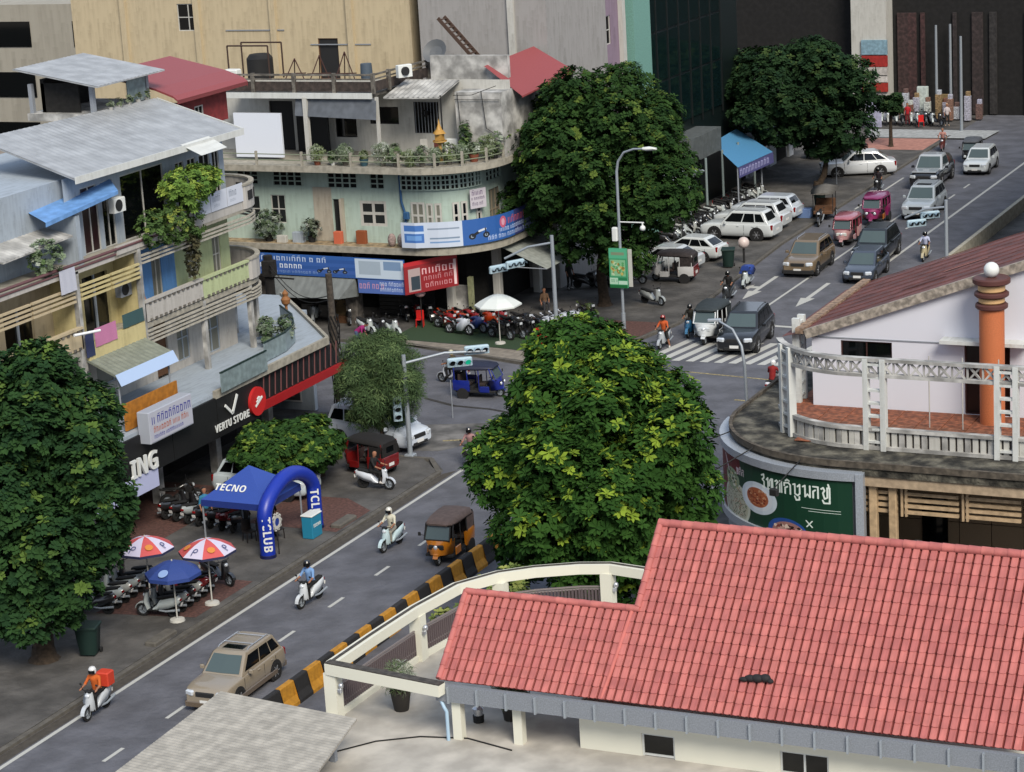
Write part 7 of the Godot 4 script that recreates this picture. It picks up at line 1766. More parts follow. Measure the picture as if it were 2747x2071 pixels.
	# shrubs outside the rail
	for q in [[7.6, 41.2, 1.9, .9, "yellow green shrub at the foot of the terrace rail, near the corrugated roof"], [8.4, 39.0, 1.6, .8, "yellow green shrub at the foot of the terrace rail, beyond the white corner frame"], [8.9, 32.6, 2.6, 1.0, "bright leafy shrub in front of the big tree beside the last barrier blocks"], [9.6, 30.8, 3.0, 1.1, "greyish leafy shrub between the big tree and the pergola beam"]]:
		var b := thing("roadside_shrub", q[4], "shrub", Vector3(q[0], .1, q[1])); trunk_of(b, [Vector3.ZERO, Vector3(.1, q[2] * .6, 0)], .06, [])
		crown(b, lobes_in(Vector3(0, q[2], 0), Vector3(q[3], q[2] * .5, q[3]), 5, int(q[1] * 10)), L.mid, 380, Vector2(.8, 1.4), Color(.07, .11, .03), Color(.13, .17, .05), Color(.26, .28, .08), .35, 8, M.leaf, "foliage")

# ----------------------------------------------------------------- trees
func trees():
	var t := thing("street_tree", "big bright green leafy tree in the middle, in front of the crossing", "tree", Vector3(11.4, .1, 26))
	trunk_of(t, [Vector3(0, 0, 0), Vector3(.1, 1.5, 0), Vector3(0, 3, 0), Vector3(.1, 5.5, .1)], .26, [[Vector3(0, 2.6, 0), Vector3(1.2, 4.2, .6), Vector3(2.6, 5.6, .8)], [Vector3(0, 3, 0), Vector3(-1.3, 4.4, -.4), Vector3(-2.6, 5.8, .2)], [Vector3(0, 3.4, 0), Vector3(.2, 5, -1.4), Vector3(.3, 7, -2.2)]])
	var lb := lobes_in(Vector3(-.25, 6.3, 0), Vector3(3.85, 4.9, 3.85), 22, 3, Vector2(.30, .44))
	lb.append([Vector3(-.9, 10.6, -.4), Vector3(1.7, 1.2, 1.7)]); lb.append([Vector3(3.0, 7.9, .4), Vector3(1.3, 1.3, 1.3)]); lb.append([Vector3(-3.2, 6.6, 1.2), Vector3(1.4, 1.5, 1.4)])
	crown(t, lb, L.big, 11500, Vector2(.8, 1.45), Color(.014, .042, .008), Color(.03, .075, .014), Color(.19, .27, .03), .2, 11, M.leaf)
	t = thing("street_tree", "large dark green tree behind the street lamp at the corner", "tree", Vector3(-9.8, .12, -23.6))
	trunk_of(t, [Vector3(0, 0, 0), Vector3(-.1, 1.8, .1), Vector3(.1, 4, 0), Vector3(0, 7.5, 0)], .34, [[Vector3(0, 3, 0), Vector3(1.4, 5, .4), Vector3(3, 7, .6)], [Vector3(0, 3.3, 0), Vector3(-1.5, 5.2, .4), Vector3(-3, 7.6, .2)], [Vector3(0, 3.6, 0), Vector3(.2, 6, 1.4), Vector3(.4, 9, 1.8)]])
	lb = lobes_in(Vector3(.3, 8.4, 0), Vector3(4.9, 5.6, 4.9), 24, 8, Vector2(.3, .44)); lb.append([Vector3(4.3, 6.8, .8), Vector3(2.0, 2.0, 2.0)]); lb.append([Vector3(-4.6, 5.6, 1.0), Vector3(1.9, 1.6, 1.9)]); lb.append([Vector3(1.9, 3.2, 1.0), Vector3(1.6, 1.2, 1.6)])
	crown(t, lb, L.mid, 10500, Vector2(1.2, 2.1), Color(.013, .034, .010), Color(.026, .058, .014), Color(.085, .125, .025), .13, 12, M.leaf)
	t = thing("street_tree", "dark spreading tree with leaning trunk by the far parked cars", "tree", Vector3(-9.1, .12, -60.7))
	trunk_of(t, [Vector3(0, 0, 0), Vector3(.5, 1.0, -.2), Vector3(.6, 2.0, -.4), Vector3(.2, 3.6, -.6), Vector3(-.8, 6, -.8)], .24, [[Vector3(.4, 2.6, -.4), Vector3(1.6, 4, -.6), Vector3(2.6, 5.5, -.8)], [Vector3(.2, 3, -.4), Vector3(-2, 4.4, 0), Vector3(-4, 6, .2)]])
	lb = lobes_in(Vector3(-1.7, 6.6, -.8), Vector3(6.0, 3.9, 4.6), 22, 9, Vector2(.3, .44)); lb.append([Vector3(2.6, 4.2, .2), Vector3(1.8, 1.4, 1.6)]); lb.append([Vector3(.6, 3.0, 0), Vector3(1.4, .8, 1.2)])
	crown(t, lb, L.mid, 6000, Vector2(1.5, 2.4), Color(.010, .026, .012), Color(.02, .044, .016), Color(.05, .08, .025), .1, 13, M.leaf)
	t = thing("street_tree", "tall dense dark tree at the left edge by the parked scooters", "tree", Vector3(-7.9, .12, 33.6))
	trunk_of(t, [Vector3(0, 0, 0), Vector3(.1, 1.5, 0), Vector3(.3, 4, -.2), Vector3(.8, 8, -.3)], .42, [[Vector3(.1, 2, 0), Vector3(1.4, 4, .4), Vector3(2.6, 6, .4)], [Vector3(0, 2.4, 0), Vector3(-1.4, 4.4, 0), Vector3(-2.6, 6.4, 0)]])
	lb = lobes_in(Vector3(.3, 7.0, -.2), Vector3(3.3, 4.8, 3.3), 22, 10, Vector2(.32, .46)); lb.append([Vector3(1.2, 3.2, .2), Vector3(1.5, 1.5, 1.5)]); lb.append([Vector3(-.8, 3.4, .8), Vector3(1.8, 1.8, 1.8)]); lb.append([Vector3(2.0, 5.6, -1), Vector3(1.6, 1.5, 1.6)]); lb.append([Vector3(.3, 2.2, 1.0), Vector3(1.3, 1.1, 1.3)])
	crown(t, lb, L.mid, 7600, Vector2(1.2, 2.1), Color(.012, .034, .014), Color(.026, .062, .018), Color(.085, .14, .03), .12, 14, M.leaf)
	t = thing("street_tree", "low round dark green tree beside the blue tent", "tree", Vector3(-9.3, .12, 10.6))
	trunk_of(t, [Vector3(0, 0, 0), Vector3(-.1, .8, .2), Vector3(-.4, 1.6, .6), Vector3(-.8, 2.6, 1.4)], .16, [[Vector3(-.3, 1.4, .5), Vector3(.6, 2.2, .6), Vector3(1.2, 2.8, .8)], [Vector3(-.4, 1.6, .6), Vector3(-1.4, 2.4, 2.0), Vector3(-1.8, 2.9, 3.0)]])
	crown(t, lobes_in(Vector3(-.2, 2.0, 2.3), Vector3(2.3, 1.25, 2.7), 16, 21, Vector2(.34, .5)), L.small, 5200, Vector2(1.3, 2.2), Color(.016, .042, .012), Color(.032, .075, .016), Color(.13, .19, .03), .16, 15, M.leaf)
	t = thing("street_tree", "soft grey green feathery tree next to the signal pole", "tree", Vector3(-8.5, .12, 6.1))
	trunk_of(t, [Vector3(0, 0, 0), Vector3(.05, 1.4, 0), Vector3(0, 2.6, 0), Vector3(.1, 4.4, 0)], .12, [[Vector3(0, 2, 0), Vector3(.5, 3, .2), Vector3(.6, 4, .2)], [Vector3(0, 2.2, 0), Vector3(-.6, 3.2, 0), Vector3(-.8, 4.2, 0)]])
	lb = lobes_in(Vector3(.1, 3.4, 0), Vector3(1.95, 2.4, 1.95), 16, 22, Vector2(.34, .5))
	crown(t, lb, L.fern, 3400, Vector2(.8, 1.5), Color(.035, .065, .028), Color(.07, .11, .045), Color(.14, .2, .08), .2, 16, M.leaf)
	t = thing("palm_like_sapling", "thin sapling in front of the pink paved corner far up the street", "tree", Vector3(-8.9, .12, -78.4))
	trunk_of(t, [Vector3(0, 0, 0), Vector3(0, 2.2, 0), Vector3(.05, 3.2, 0)], .16, [])
	crown(t, lobes_in(Vector3(0, 3.3, 0), Vector3(1.2, .9, 1.2), 6, 23), L.mid, 420, Vector2(1.2, 1.8), Color(.012, .03, .012), Color(.025, .05, .018), Color(.06, .09, .03), .1, 17, M.leaf)

# ----------------------------------------------------------------- moving traffic
func rider_of(label: String, at: Vector3, deg: float, cols: Array, helmet, kind := "ride"):
	return person(kind, label, at, deg, cols, helmet)
func traffic():
	var sk := Color(.55, .38, .29)
	var dk := Color(.07, .07, .08)
	var c := suv(Color(.52, .48, .42)); c.merge({"rails": true, "bars": true, "sunroof": true, "lower": paint(Color(.36, .31, .25)), "called": "car"}, true)
	(car(c, "champagne coloured SUV with roof rails and sunroof driving at the lower left", Vector3(.52, 0, 33.9), 2)).scale = Vector3.ONE * 0.94
	c = suv(Color(.06, .065, .075)); c.merge({"rails": true, "railmat": M.dark, "called": "car", "H": 1.68}, true)
	(car(c, "black SUV stopped on the zebra crossing", Vector3(1.2, 0, -16.9), 6)).scale = Vector3.ONE * 1.14
	c = suv(Color(.42, .36, .28)); c.merge({"rails": true, "lower": M.dark, "called": "car", "L": 4.5}, true)
	(car(c, "brown beige SUV with dark bumpers driving behind the rider in black", Vector3(-1.35, 0, -35.3), 2)).scale = Vector3.ONE * 1.1
	c = suv(Color(.045, .055, .06)); c.merge({"called": "car", "rails": true, "railmat": M.dark}, true)
	(car(c, "black green SUV driving beside the pink striped rickshaw", Vector3(1.75, 0, -39.0), 3)).scale = Vector3.ONE * 1.13
	c = sedan(Color(.20, .23, .28)); c.merge({"called": "car", "H": 1.52, "back": -1.95, "rtop": -1.5, "L": 4.1}, true)
	(car(c, "dark blue grey hatchback half hidden behind the brown roof edge", Vector3(2.65, 0, -33.9), 3)).scale = Vector3.ONE * 1.08
	c = suv(Color(.60, .63, .65)); c.merge({"called": "car", "rails": true, "sunroof": true}, true)
	(car(c, "silver SUV driving in the middle lane behind the black SUVs", Vector3(.75, 0, -53.3), 3)).scale = Vector3.ONE * 1.14
	c = suv(Color(.055, .06, .07)); c.merge({"called": "car", "cat": "car", "L": 5.1, "hood": 1.06, "H": 1.82, "back": -.95, "rtop": -.75, "tail": 1.08, "axr": -1.62, "r": .4, "shell": paint(Color(.62, .64, .66))}, true)
	var pk := car(c, "dark pickup truck with silver hood following the silver SUV", Vector3(-1.75, 0, -64.3), 3)
	pk.scale = Vector3.ONE * 1.16
	var hd := MB.new(); hd.bevel(Vector3(0, 1.08, 1.72), Vector3(1.5, .06, 1.25), .03); hd.bevel(Vector3(0, 1.12, 1.6), Vector3(.4, .06, .4), .02); obj("silver_hood", hd, paint(Color(.58, .6, .62)), pk)
	for k in 5:
		var ld := thing("cargo_bundle", "%s bundle of dark load in the bed of the pickup truck, from the cab backwards" % ordinal(k), "bundle", Vector3(-1.8 + (k % 2) * .5, 1.0, -65.6 - k * .3)); var m := MB.new(); m.ball(Vector3(0, .35, 0), Vector3(.45, .5, .4), 8, 6); obj("bundle", m, mt([Color(.10, .10, .12), Color(.28, .15, .13), Color(.12, .14, .2), Color(.2, .19, .18), Color(.14, .1, .1)][k], .9, blotch, 1.0), ld)
	# three wheelers
	(tuktuk({"body": paint(Color(.70, .42, .08)), "roof": mt(Color(.36, .30, .28), .8, grime, .6), "mask": M.dark, "frame": M.dark, "curtain": true}, "yellow and black auto rickshaw with brown canvas roof on the near road", Vector3(1.3, 0, 18.9), 4)).scale = Vector3.ONE * 1.06
	tuktuk({"body": paint(Color(.40, .06, .06)), "roof": mt(Color(.075, .06, .055), .85, blotch, .8), "curtain": true}, "red auto rickshaw with black hood parked at the corner beside the signal pole", Vector3(-7.4, .12, 9.5), -100)
	tuktuk({"body": paint(Color(.05, .12, .46)), "roof": mt(Color(.11, .13, .22), .6, fine, .5), "twin": true}, "deep blue auto rickshaw crossing the junction below the signal heads", Vector3(-8.3, 0, -4.1), 96)
	(tuktuk({"body": paint(Color(.74, .76, .77)), "roof": mt(Color(.17, .20, .21), .7, grime, .5), "mask": paint(Color(.7, .72, .73)), "frame": paint(Color(.76, .78, .79)), "curtain": true}, "white auto rickshaw with dark grey roof on the zebra crossing", Vector3(-1.0, 0, -17.5), 3)).scale = Vector3.ONE * 1.18
	(tuktuk({"body": paint(Color(.50, .13, .33)), "roof": paint(Color(.47, .14, .33)), "twin": true, "door": paint(Color(.66, .38, .10))}, "magenta auto rickshaw with orange sides behind the parked cart", Vector3(-1.55, 0, -49.8), 3)).scale = Vector3.ONE * 1.14
	(tuktuk({"body": paint(Color(.66, .50, .50)), "roof": paint(Color(.60, .34, .38)), "mask": paint(Color(.74, .74, .72)), "frame": paint(Color(.46, .12, .2))}, "pale pink and white auto rickshaw in front of the magenta one", Vector3(-1.45, 0, -43.1), 3)).scale = Vector3.ONE * 1.1
	# scooters with riders
	var rid := func(col: Color, at: Vector3, deg: float, slabel: String, plabel: String, cols: Array, helmet, kind := "ride"):
		scooter(col, slabel, at, deg)
		person(kind, plabel, at, deg, cols, helmet)
	rid.call(Color(.74, .76, .78), Vector3(-1.45, 0, 25.3), -3, "white scooter ridden by the person in the pale blue shirt", "person in pale blue shirt and dark helmet riding a white scooter", [sk, Color(.42, .56, .74), dk, dk], Color(.07, .07, .08))
	rid.call(Color(.70, .78, .80), Vector3(-1.5, 0, 18.5), -3, "pale blue white scooter ridden by the person in the cream shirt", "person in cream white shirt and white helmet riding on the near road", [sk, Color(.74, .73, .66), Color(.55, .54, .5), dk], Color(.75, .74, .7))
	rid.call(Color(.68, .70, .72), Vector3(-3.1, 0, 37.2), 4, "white delivery scooter at the lower left corner", "delivery person in orange jacket and white helmet at the lower left", [sk, Color(.70, .33, .10), dk, dk], Color(.78, .78, .78))
	var bx := thing("delivery_box", "orange red delivery box behind the rider in the orange jacket", "box", Vector3(-3.1, .86, 36.55), 4); var bm := MB.new(); bm.bevel(Vector3(0, .25, 0), Vector3(.5, .48, .46), .04); obj("box", bm, mt(Color(.72, .22, .13), .6), bx)
	rid.call(Color(.60, .62, .64), Vector3(-2.95, 0, -15.5), 2, "grey white scooter of the rider in the orange vest", "person in orange red vest waiting on a scooter at the zebra crossing", [sk, Color(.68, .30, .12), dk, Color(.7, .7, .68)], Color(.5, .12, .1), "stop")
	rid.call(Color(.15, .16, .17), Vector3(-3.3, 0, -26.5), 2, "dark scooter ridden by the person all in black", "person all in black riding behind the white rickshaw", [sk, dk, dk, dk], Color(.06, .06, .06))
	rid.call(Color(.25, .50, .66), Vector3(-2.45, 0, -18.2), 6, "light blue and white scooter beside the white rickshaw", "person in black jacket riding on the kerb side of the white rickshaw", [sk, Color(.10, .085, .08), dk, dk], Color(.07, .065, .06))
	rid.call(Color(.66, .62, .50), Vector3(4.75, 0, -39.2), 4, "cream scooter riding alone near the right kerb", "person in white shirt and black helmet riding a cream scooter", [sk, Color(.66, .68, .78), dk, dk], Color(.05, .05, .06))
	rid.call(Color(.72, .72, .74), Vector3(5.95, 0, -7.6), 178, "white scooter seen from behind at the junction", "person in dark red shirt and white helmet seen from behind", [sk, Color(.46, .05, .07), dk, dk], Color(.78, .78, .78))
	rid.call(Color(.66, .68, .72), Vector3(-10.9, 0, -6.1), -95, "white and dark scooter behind the blue rickshaw", "person in olive shirt and cream helmet behind the blue rickshaw", [sk, Color(.24, .21, .15), dk, dk], Color(.66, .64, .52))
	rid.call(Color(.12, .12, .14), Vector3(-3.55, 0, 6.9), 8, "black and white scooter half hidden by the big tree", "person in pink grey top riding half hidden by the big tree", [sk, Color(.55, .42, .42), Color(.3, .3, .32), dk], Color(.12, .1, .1))
	rid.call(Color(.10, .10, .11), Vector3(-4.5, 0, -60.3), 5, "black scooter ridden between the white SUV and magenta rickshaw", "person in black with pale mask riding past the white SUV", [sk, Color(.09, .08, .09), dk, dk], Color(.07, .07, .07))
	rid.call(Color(.32, .14, .12), Vector3(-4.6, 0, -77.6), 10, "brown red scooter far up by the pink paving", "person in patterned pink top riding far up the street", [sk, Color(.62, .45, .42), Color(.25, .12, .1), dk], null)
	rid.call(Color(.72, .74, .77), Vector3(-5.85, .12, 11.7), 93, "white scooter standing on the pavement beside the red rickshaw", "person in black shirt and shorts sitting on the white pavement scooter", [sk, dk, dk, Color(.72, .7, .68)], null, "stop")
	rid.call(Color(.50, .57, .64), Vector3(-1.3, 0, 9.5), 0, "pale blue scooter glimpsed through the left edge of the big tree", "person in light blue glimpsed through the big tree", [sk, Color(.40, .55, .70), dk, dk], Color(.55, .65, .75))
	# people on foot
	person("bend", "person in magenta shirt and jeans bending over in the side street", Vector3(-19.5, 0, -11.6), 100, [sk, Color(.52, .10, .36), Color(.24, .30, .42), dk])
	person("stand", "person in red standing before the far shop's white scooters", Vector3(-10.5, .13, -88.6), 10, [sk, Color(.60, .08, .12), Color(.35, .08, .1), dk])
	person("stand", "person in white dress and hat by the far kerb", Vector3(-7.2, .13, -88.5), 30, [sk, Color(.74, .70, .70), Color(.12, .12, .13), Color(.7, .6, .5)])
	person("stand", "person in black standing in the shade beside the green shutters", Vector3(-13.6, .12, -27.2), 60, [sk, dk, dk, Color(.7, .7, .7)])
	person("stand", "person in black leaning at the cream balcony's glass door", Vector3(-15.5, 7.95, 14.4), 80, [sk, Color(.05, .05, .06), dk, dk])
	person("stand", "person in dark clothes standing under the blue tent by the counter", Vector3(-6.9, .12, 18.9), 70, [sk, Color(.09, .085, .09), dk, dk])
	person("sit", "person in tan shirt sitting before the dark green shop front", Vector3(-12.7, .12, -21.6), 40, [sk, Color(.36, .27, .20), Color(.2, .2, .22), dk])
	person("stand", "person in blue and orange raincoat beside the left scooters", Vector3(-10.3, .12, 18.6), 50, [sk, Color(.15, .40, .52), Color(.1, .1, .12), dk])

# ----------------------------------------------------------------- parked vehicles
func parked():
	var wh := Color(.74, .76, .765)
	var c := suv(wh); c.merge({"rails": true, "L": 4.8, "H": 1.8, "r": .39}, true)
	(car(c, "white parked SUV nearest the road bend, first of the three side by side", Vector3(-8.55, .12, -43.3), -92, "white SUVs parked side by side")).scale = Vector3.ONE * 1.05
	c = suv(Color(.72, .74, .75)); c.merge({"rails": true}, true)
	(car(c, "white parked SUV in the middle of three side by side", Vector3(-8.9, .12, -46.5), -92, "white SUVs parked side by side")).scale = Vector3.ONE * 1.05
	c = suv(Color(.70, .73, .76)); c.merge({"H": 1.66, "tail": 1.0}, true)
	car(c, "white parked crossover, farthest of three side by side, by the leaning tree", Vector3(-9.0, .12, -49.7), -92, "white SUVs parked side by side")
	c = sedan(wh); c.merge({"back": -2.1, "rtop": -1.35}, true)
	car(c, "white parked hatchback beside the green bin", Vector3(-9.5, .12, -36.7), -96)
	c = sedan(Color(.68, .70, .71))
	car(c, "white parked sedan between the hatchback and the white rickshaw", Vector3(-9.9, .12, -33.6), -94)
	c = suv(Color(.76, .775, .79)); c.merge({"L": 4.85, "H": 1.66, "back": -2.1, "rtop": -1.25, "tail": 1.05}, true)
	(car(c, "white coupe like SUV parked by the pink paved corner", Vector3(-7.9, .0, -66.6), -68)).scale = Vector3.ONE * 1.12
	c = suv(Color(.06, .06, .065)); c.merge({"L": 4.6}, true)
	car(c, "black parked car under the far tree behind the white coupe SUV", Vector3(-11.6, .12, -73.0), -90)
	c = {"L": 4.75, "W": 1.8, "H": 1.72, "belt": 1.0, "hood": .92, "tail": 1.05, "cowl": 1.75, "back": -2.2, "wtop": .75, "rtop": -1.95, "axf": 1.5, "axr": -1.36, "r": .32, "paint": paint(Color(.73, .76, .80))}
	(car(c, "white rounded minivan at the mouth of the side street", Vector3(-9.4, .0, 4.9), 78)).scale = Vector3.ONE * 1.1
	c = suv(Color(.66, .70, .72))
	car(c, "white parked car behind the low round tree and blue tent", Vector3(-10.3, .12, 13.6), 92)
	c = suv(wh)
	car(c, "white car at the right end of the street, mostly outside the picture", Vector3(.4, 0, -69.6), 3)
	(tuktuk({"body": paint(Color(.72, .72, .72)), "roof": mt(Color(.20, .17, .17), .8, blotch, .7), "rear": paint(Color(.42, .06, .06)), "curtain": true}, "white parked auto rickshaw with dark red rear seen behind the sign pole", Vector3(-8.2, .12, -30.4), -84)).scale = Vector3.ONE * 1.08
	tuktuk({"body": paint(Color(.09, .09, .10)), "roof": mt(Color(.30, .31, .33), .7, grime, .5), "curtain": true}, "black auto rickshaw with grey roof at the far right of the street", Vector3(-1.2, 0, -73.2), 4)
	# parked cart with a canopy
	var r := thing("passenger_cart", "old passenger cart with grey beige canopy parked by the kerb behind the pink rickshaws", "cart", Vector3(-5.3, .0, -50.6), 12)
	var rf := MB.new(); rf.loft([[Vector3(.75, 1.9, 1.3), Vector3(0, 1.98, 1.3), Vector3(-.75, 1.9, 1.3), Vector3(0, 1.85, 1.3)], [Vector3(.85, 2.02, .4), Vector3(0, 2.2, .4), Vector3(-.85, 2.02, .4), Vector3(0, 1.97, .4)], [Vector3(.8, 2.0, -1.3), Vector3(0, 2.15, -1.3), Vector3(-.8, 2.0, -1.3), Vector3(0, 1.95, -1.3)]]); obj("canopy", rf, mt(Color(.40, .385, .36), .8, grime, .5), r)
	var bd := MB.new(); bd.bevel(Vector3(0, .6, -.1), Vector3(1.3, .2, 2.0), .04); bd.bevel(Vector3(0, .95, -.95), Vector3(1.3, .6, .12), .04); bd.bevel(Vector3(0, .85, .3), Vector3(1.2, .3, .4), .05); obj("bench_body", bd, M.wood, r)
	var cp := MB.new()
	for q in [[-.65, -1.0], [.65, -1.0], [-.65, .9], [.65, .9]]: cp.cyl(Vector3(q[0], .6, q[1]), Vector3(q[0], 1.98, q[1]), .03, -1, 6)
	obj("canopy_post", cp, M.dark, r)
	for s in [-1, 1]: wheel(r, Vector3(s * .72, .36, -.3), .36, .1, M.steel, 8)
	motorbike(Color(.10, .09, .09), "black motorcycle hitched in front of the old passenger cart", Vector3(-5.0, 0, -48.6), 12, "", false)
	# scooters on the left pavement
	var cols := [[Color(.66, .69, .69), "white"], [Color(.55, .57, .57), "silver grey"], [Color(.12, .12, .13), "black"], [Color(.60, .61, .60), "pale grey"], [Color(.45, .08, .10), "dark red"]]
	var proto := {}
	var sc := func(k: int, at: Vector3, deg: float, label: String, group: String):
		if not proto.has(k): proto[k] = scooter(cols[k][0], label, at, deg, group)
		else: dup(proto[k], "motor_scooter", label, at, deg, group)
	var o := [0, 1, 2, 3, 4, 2]
	for i in 6: sc.call(o[i], Vector3(-6.25 - .04 * i, .126, 28.5 - i * .56), -82, "%s parked scooter, %s of the kerbside row under the blue umbrella" % [cols[o[i]][1], ordinal(i)], "kerbside row of parked scooters")
	o = [2, 0, 3, 0, 1, 2]
	for i in 6: sc.call(o[i], Vector3(-8.95 - .05 * i, .126, 28.9 - i * .62), -84, "%s parked scooter, %s of the inner row by the big left tree" % [cols[o[i]][1], ordinal(i)], "inner row of parked scooters")
	o = [2, 2, 1, 2, 2, 4, 2]
	for i in 7: sc.call(o[i], Vector3(-12.6 + i * .62, .126, 17.4 + .14 * i), 168 + i * 3, "%s parked scooter, %s of the row behind the umbrellas from the shop side" % [cols[o[i]][1], ordinal(i)], "scooters parked before the black shop")
	sc.call(2, Vector3(-6.0, .126, 24.6), 75, "black parked scooter alone on the brick paving beside the umbrella pole", "")
	motorbike(Color(.10, .10, .10), "black motorcycle parked deep in front of the dark shop", Vector3(-13.2, .126, 16.0), 140, "", false)
	sc.call(1, Vector3(-7.1, .12, -24.3), 70, "silver grey scooter with windscreen parked by the tree under the green advertisement", "")
	var bc := thing("bike_cover", "blue cover thrown over a white parked scooter near the kerb", "cover", Vector3(-3.55, .45, -30.4), 5)
	sc.call(0, Vector3(-3.5, 0, -30.2), 5, "white scooter under a blue cover near the kerb", "")
	var bm := MB.new(); bm.loft([[Vector3(.3, .35, -.9), Vector3(.2, .62, -.9), Vector3(-.2, .62, -.9), Vector3(-.3, .35, -.9)], [Vector3(.36, .2, -.2), Vector3(.22, .78, -.3), Vector3(-.22, .78, -.3), Vector3(-.36, .2, -.2)], [Vector3(.4, .35, .35), Vector3(.2, .82, .4), Vector3(-.2, .82, .4), Vector3(-.4, .35, .35)]]); obj("cloth", bm, mt(Color(.16, .28, .60), .7, fine, .8), bc)
	# showroom motorcycles
	var mc := [[Color(.74, .76, .80), "white"], [Color(.62, .20, .06), "orange"], [Color(.50, .05, .05), "red"], [Color(.07, .07, .08), "black"], [Color(.12, .18, .38), "blue"], [Color(.30, .36, .18), "dark green"]]
	var mp := {}
	var mo := func(k: int, at: Vector3, deg: float, label: String, group: String, fair := true):
		var key := [k, fair]
		if not mp.has(key): mp[key] = motorbike(mc[k][0], label, at, deg, group, fair, M.chrome if k == 0 else M.steel)
		else: dup(mp[key], "motorcycle", label, at, deg, group)
	mo.call(0, Vector3(-15.1, .128, -15.4), 78, "white sport motorcycle at the front left of the green carpet", "")
	mo.call(4, Vector3(-14.5, .128, -16.0), 76, "blue and dark sport motorcycle just behind the white one", "")
	var k := 0
	for q in [[-16.4, -16.4, 2], [-15.7, -16.6, 1], [-15.0, -16.8, 2], [-14.3, -17.1, 1], [-13.7, -17.4, 2], [-16.6, -17.2, 1], [-15.8, -17.5, 2]]:
		mo.call(q[2], Vector3(q[0], .128, q[1]), 70, "%s motorcycle, %s of the red and orange bikes beside the white umbrella" % [mc[q[2]][1], ordinal(k)], "red and orange motorcycles on the carpet"); k += 1
	k = 0
	for q in [[-12.3, -14.9, 3], [-11.7, -15.3, 3], [-11.2, -15.8, 3], [-10.8, -16.3, 3], [-10.5, -16.8, 0], [-10.2, -17.3, 0], [-9.9, -17.8, 0], [-9.6, -18.3, 0], [-12.4, -16.4, 3], [-12.0, -17.2, 3]]:
		mo.call(q[2], Vector3(q[0], .128, q[1]), 72, "%s motorcycle, %s of the row right of the white umbrella" % [mc[q[2]][1], ordinal(k)], "motorcycles right of the white umbrella", false); k += 1
	mo.call(5, Vector3(-9.4, .128, -20.2), 60, "green and white off road motorcycle by the signal pole", "", false)
	sc.call(0, Vector3(-9.0, .128, -15.3), 75, "white scooter parked behind the signal pole at the carpet edge", "")
	k = 0
	for q in [[-19.9, -18.0, 3], [-19.1, -18.0, 2], [-18.4, -18.1, 3]]:
		mo.call(q[2], Vector3(q[0], .128, q[1]), 40, "%s motorcycle, %s of three in the dark shop opening left of the carpet" % [mc[q[2]][1], ordinal(k)], "motorcycles in the dark opening", false); k += 1
	for i in 3: sc.call([0, 2, 0][i], Vector3(-20.4 + i * .8, .126, -14.3), 60, "%s scooter, %s of three at the kerb behind the feathery tree" % [cols[[0, 2, 0][i]][1], ordinal(i)], "scooters behind the feathery tree")
	for i in 5: sc.call([2, 2, 1, 2, 2][i], Vector3(-27.4 + i * 1.2, .126, -16.6), 20, "%s scooter, %s from the left in the shaded repair shop" % [cols[[2, 2, 1, 2, 2][i]][1], ordinal(i)], "scooters in the shaded repair shop")
	for i in 4: sc.call([2, 2, 1, 2][i], Vector3(-12.6 + i * .75, .126, -27.6 - i * .5), 100, "%s scooter, %s of the four in the shade below the big corner tree" % [cols[[2, 2, 1, 2][i]][1], ordinal(i)], "scooters below the corner tree")
	# the long row along the shops
	for i in 22:
		var z := -40.0 - i * .82
		sc.call([2, 2, 1, 2, 3, 2, 2, 0][(i * 5) % 8], Vector3(-12.3 + .25 * sin(i * 1.7), .126, z), 88 + 8 * sin(i * 2.3), "%s scooter, %s from the near end of the long row before the shops" % [cols[[2, 2, 1, 2, 3, 2, 2, 0][(i * 5) % 8]][1], ordinal(i)], "long row of scooters before the shops")
	for i in 8: sc.call([0, 3, 0, 2, 0, 0, 2, 0][i], Vector3(-13.0 + i * .62, .13, -89.6 + .3 * (i % 2)), 20, "%s scooter, %s from the left before the far corner shop" % [cols[[0, 3, 0, 2, 0, 0, 2, 0][i]][1], ordinal(i)], "scooters at the far corner shop")
	sc.call(2, Vector3(-8.2, .13, -88.8), 60, "black scooter with round white plate beside the far red chair", "")

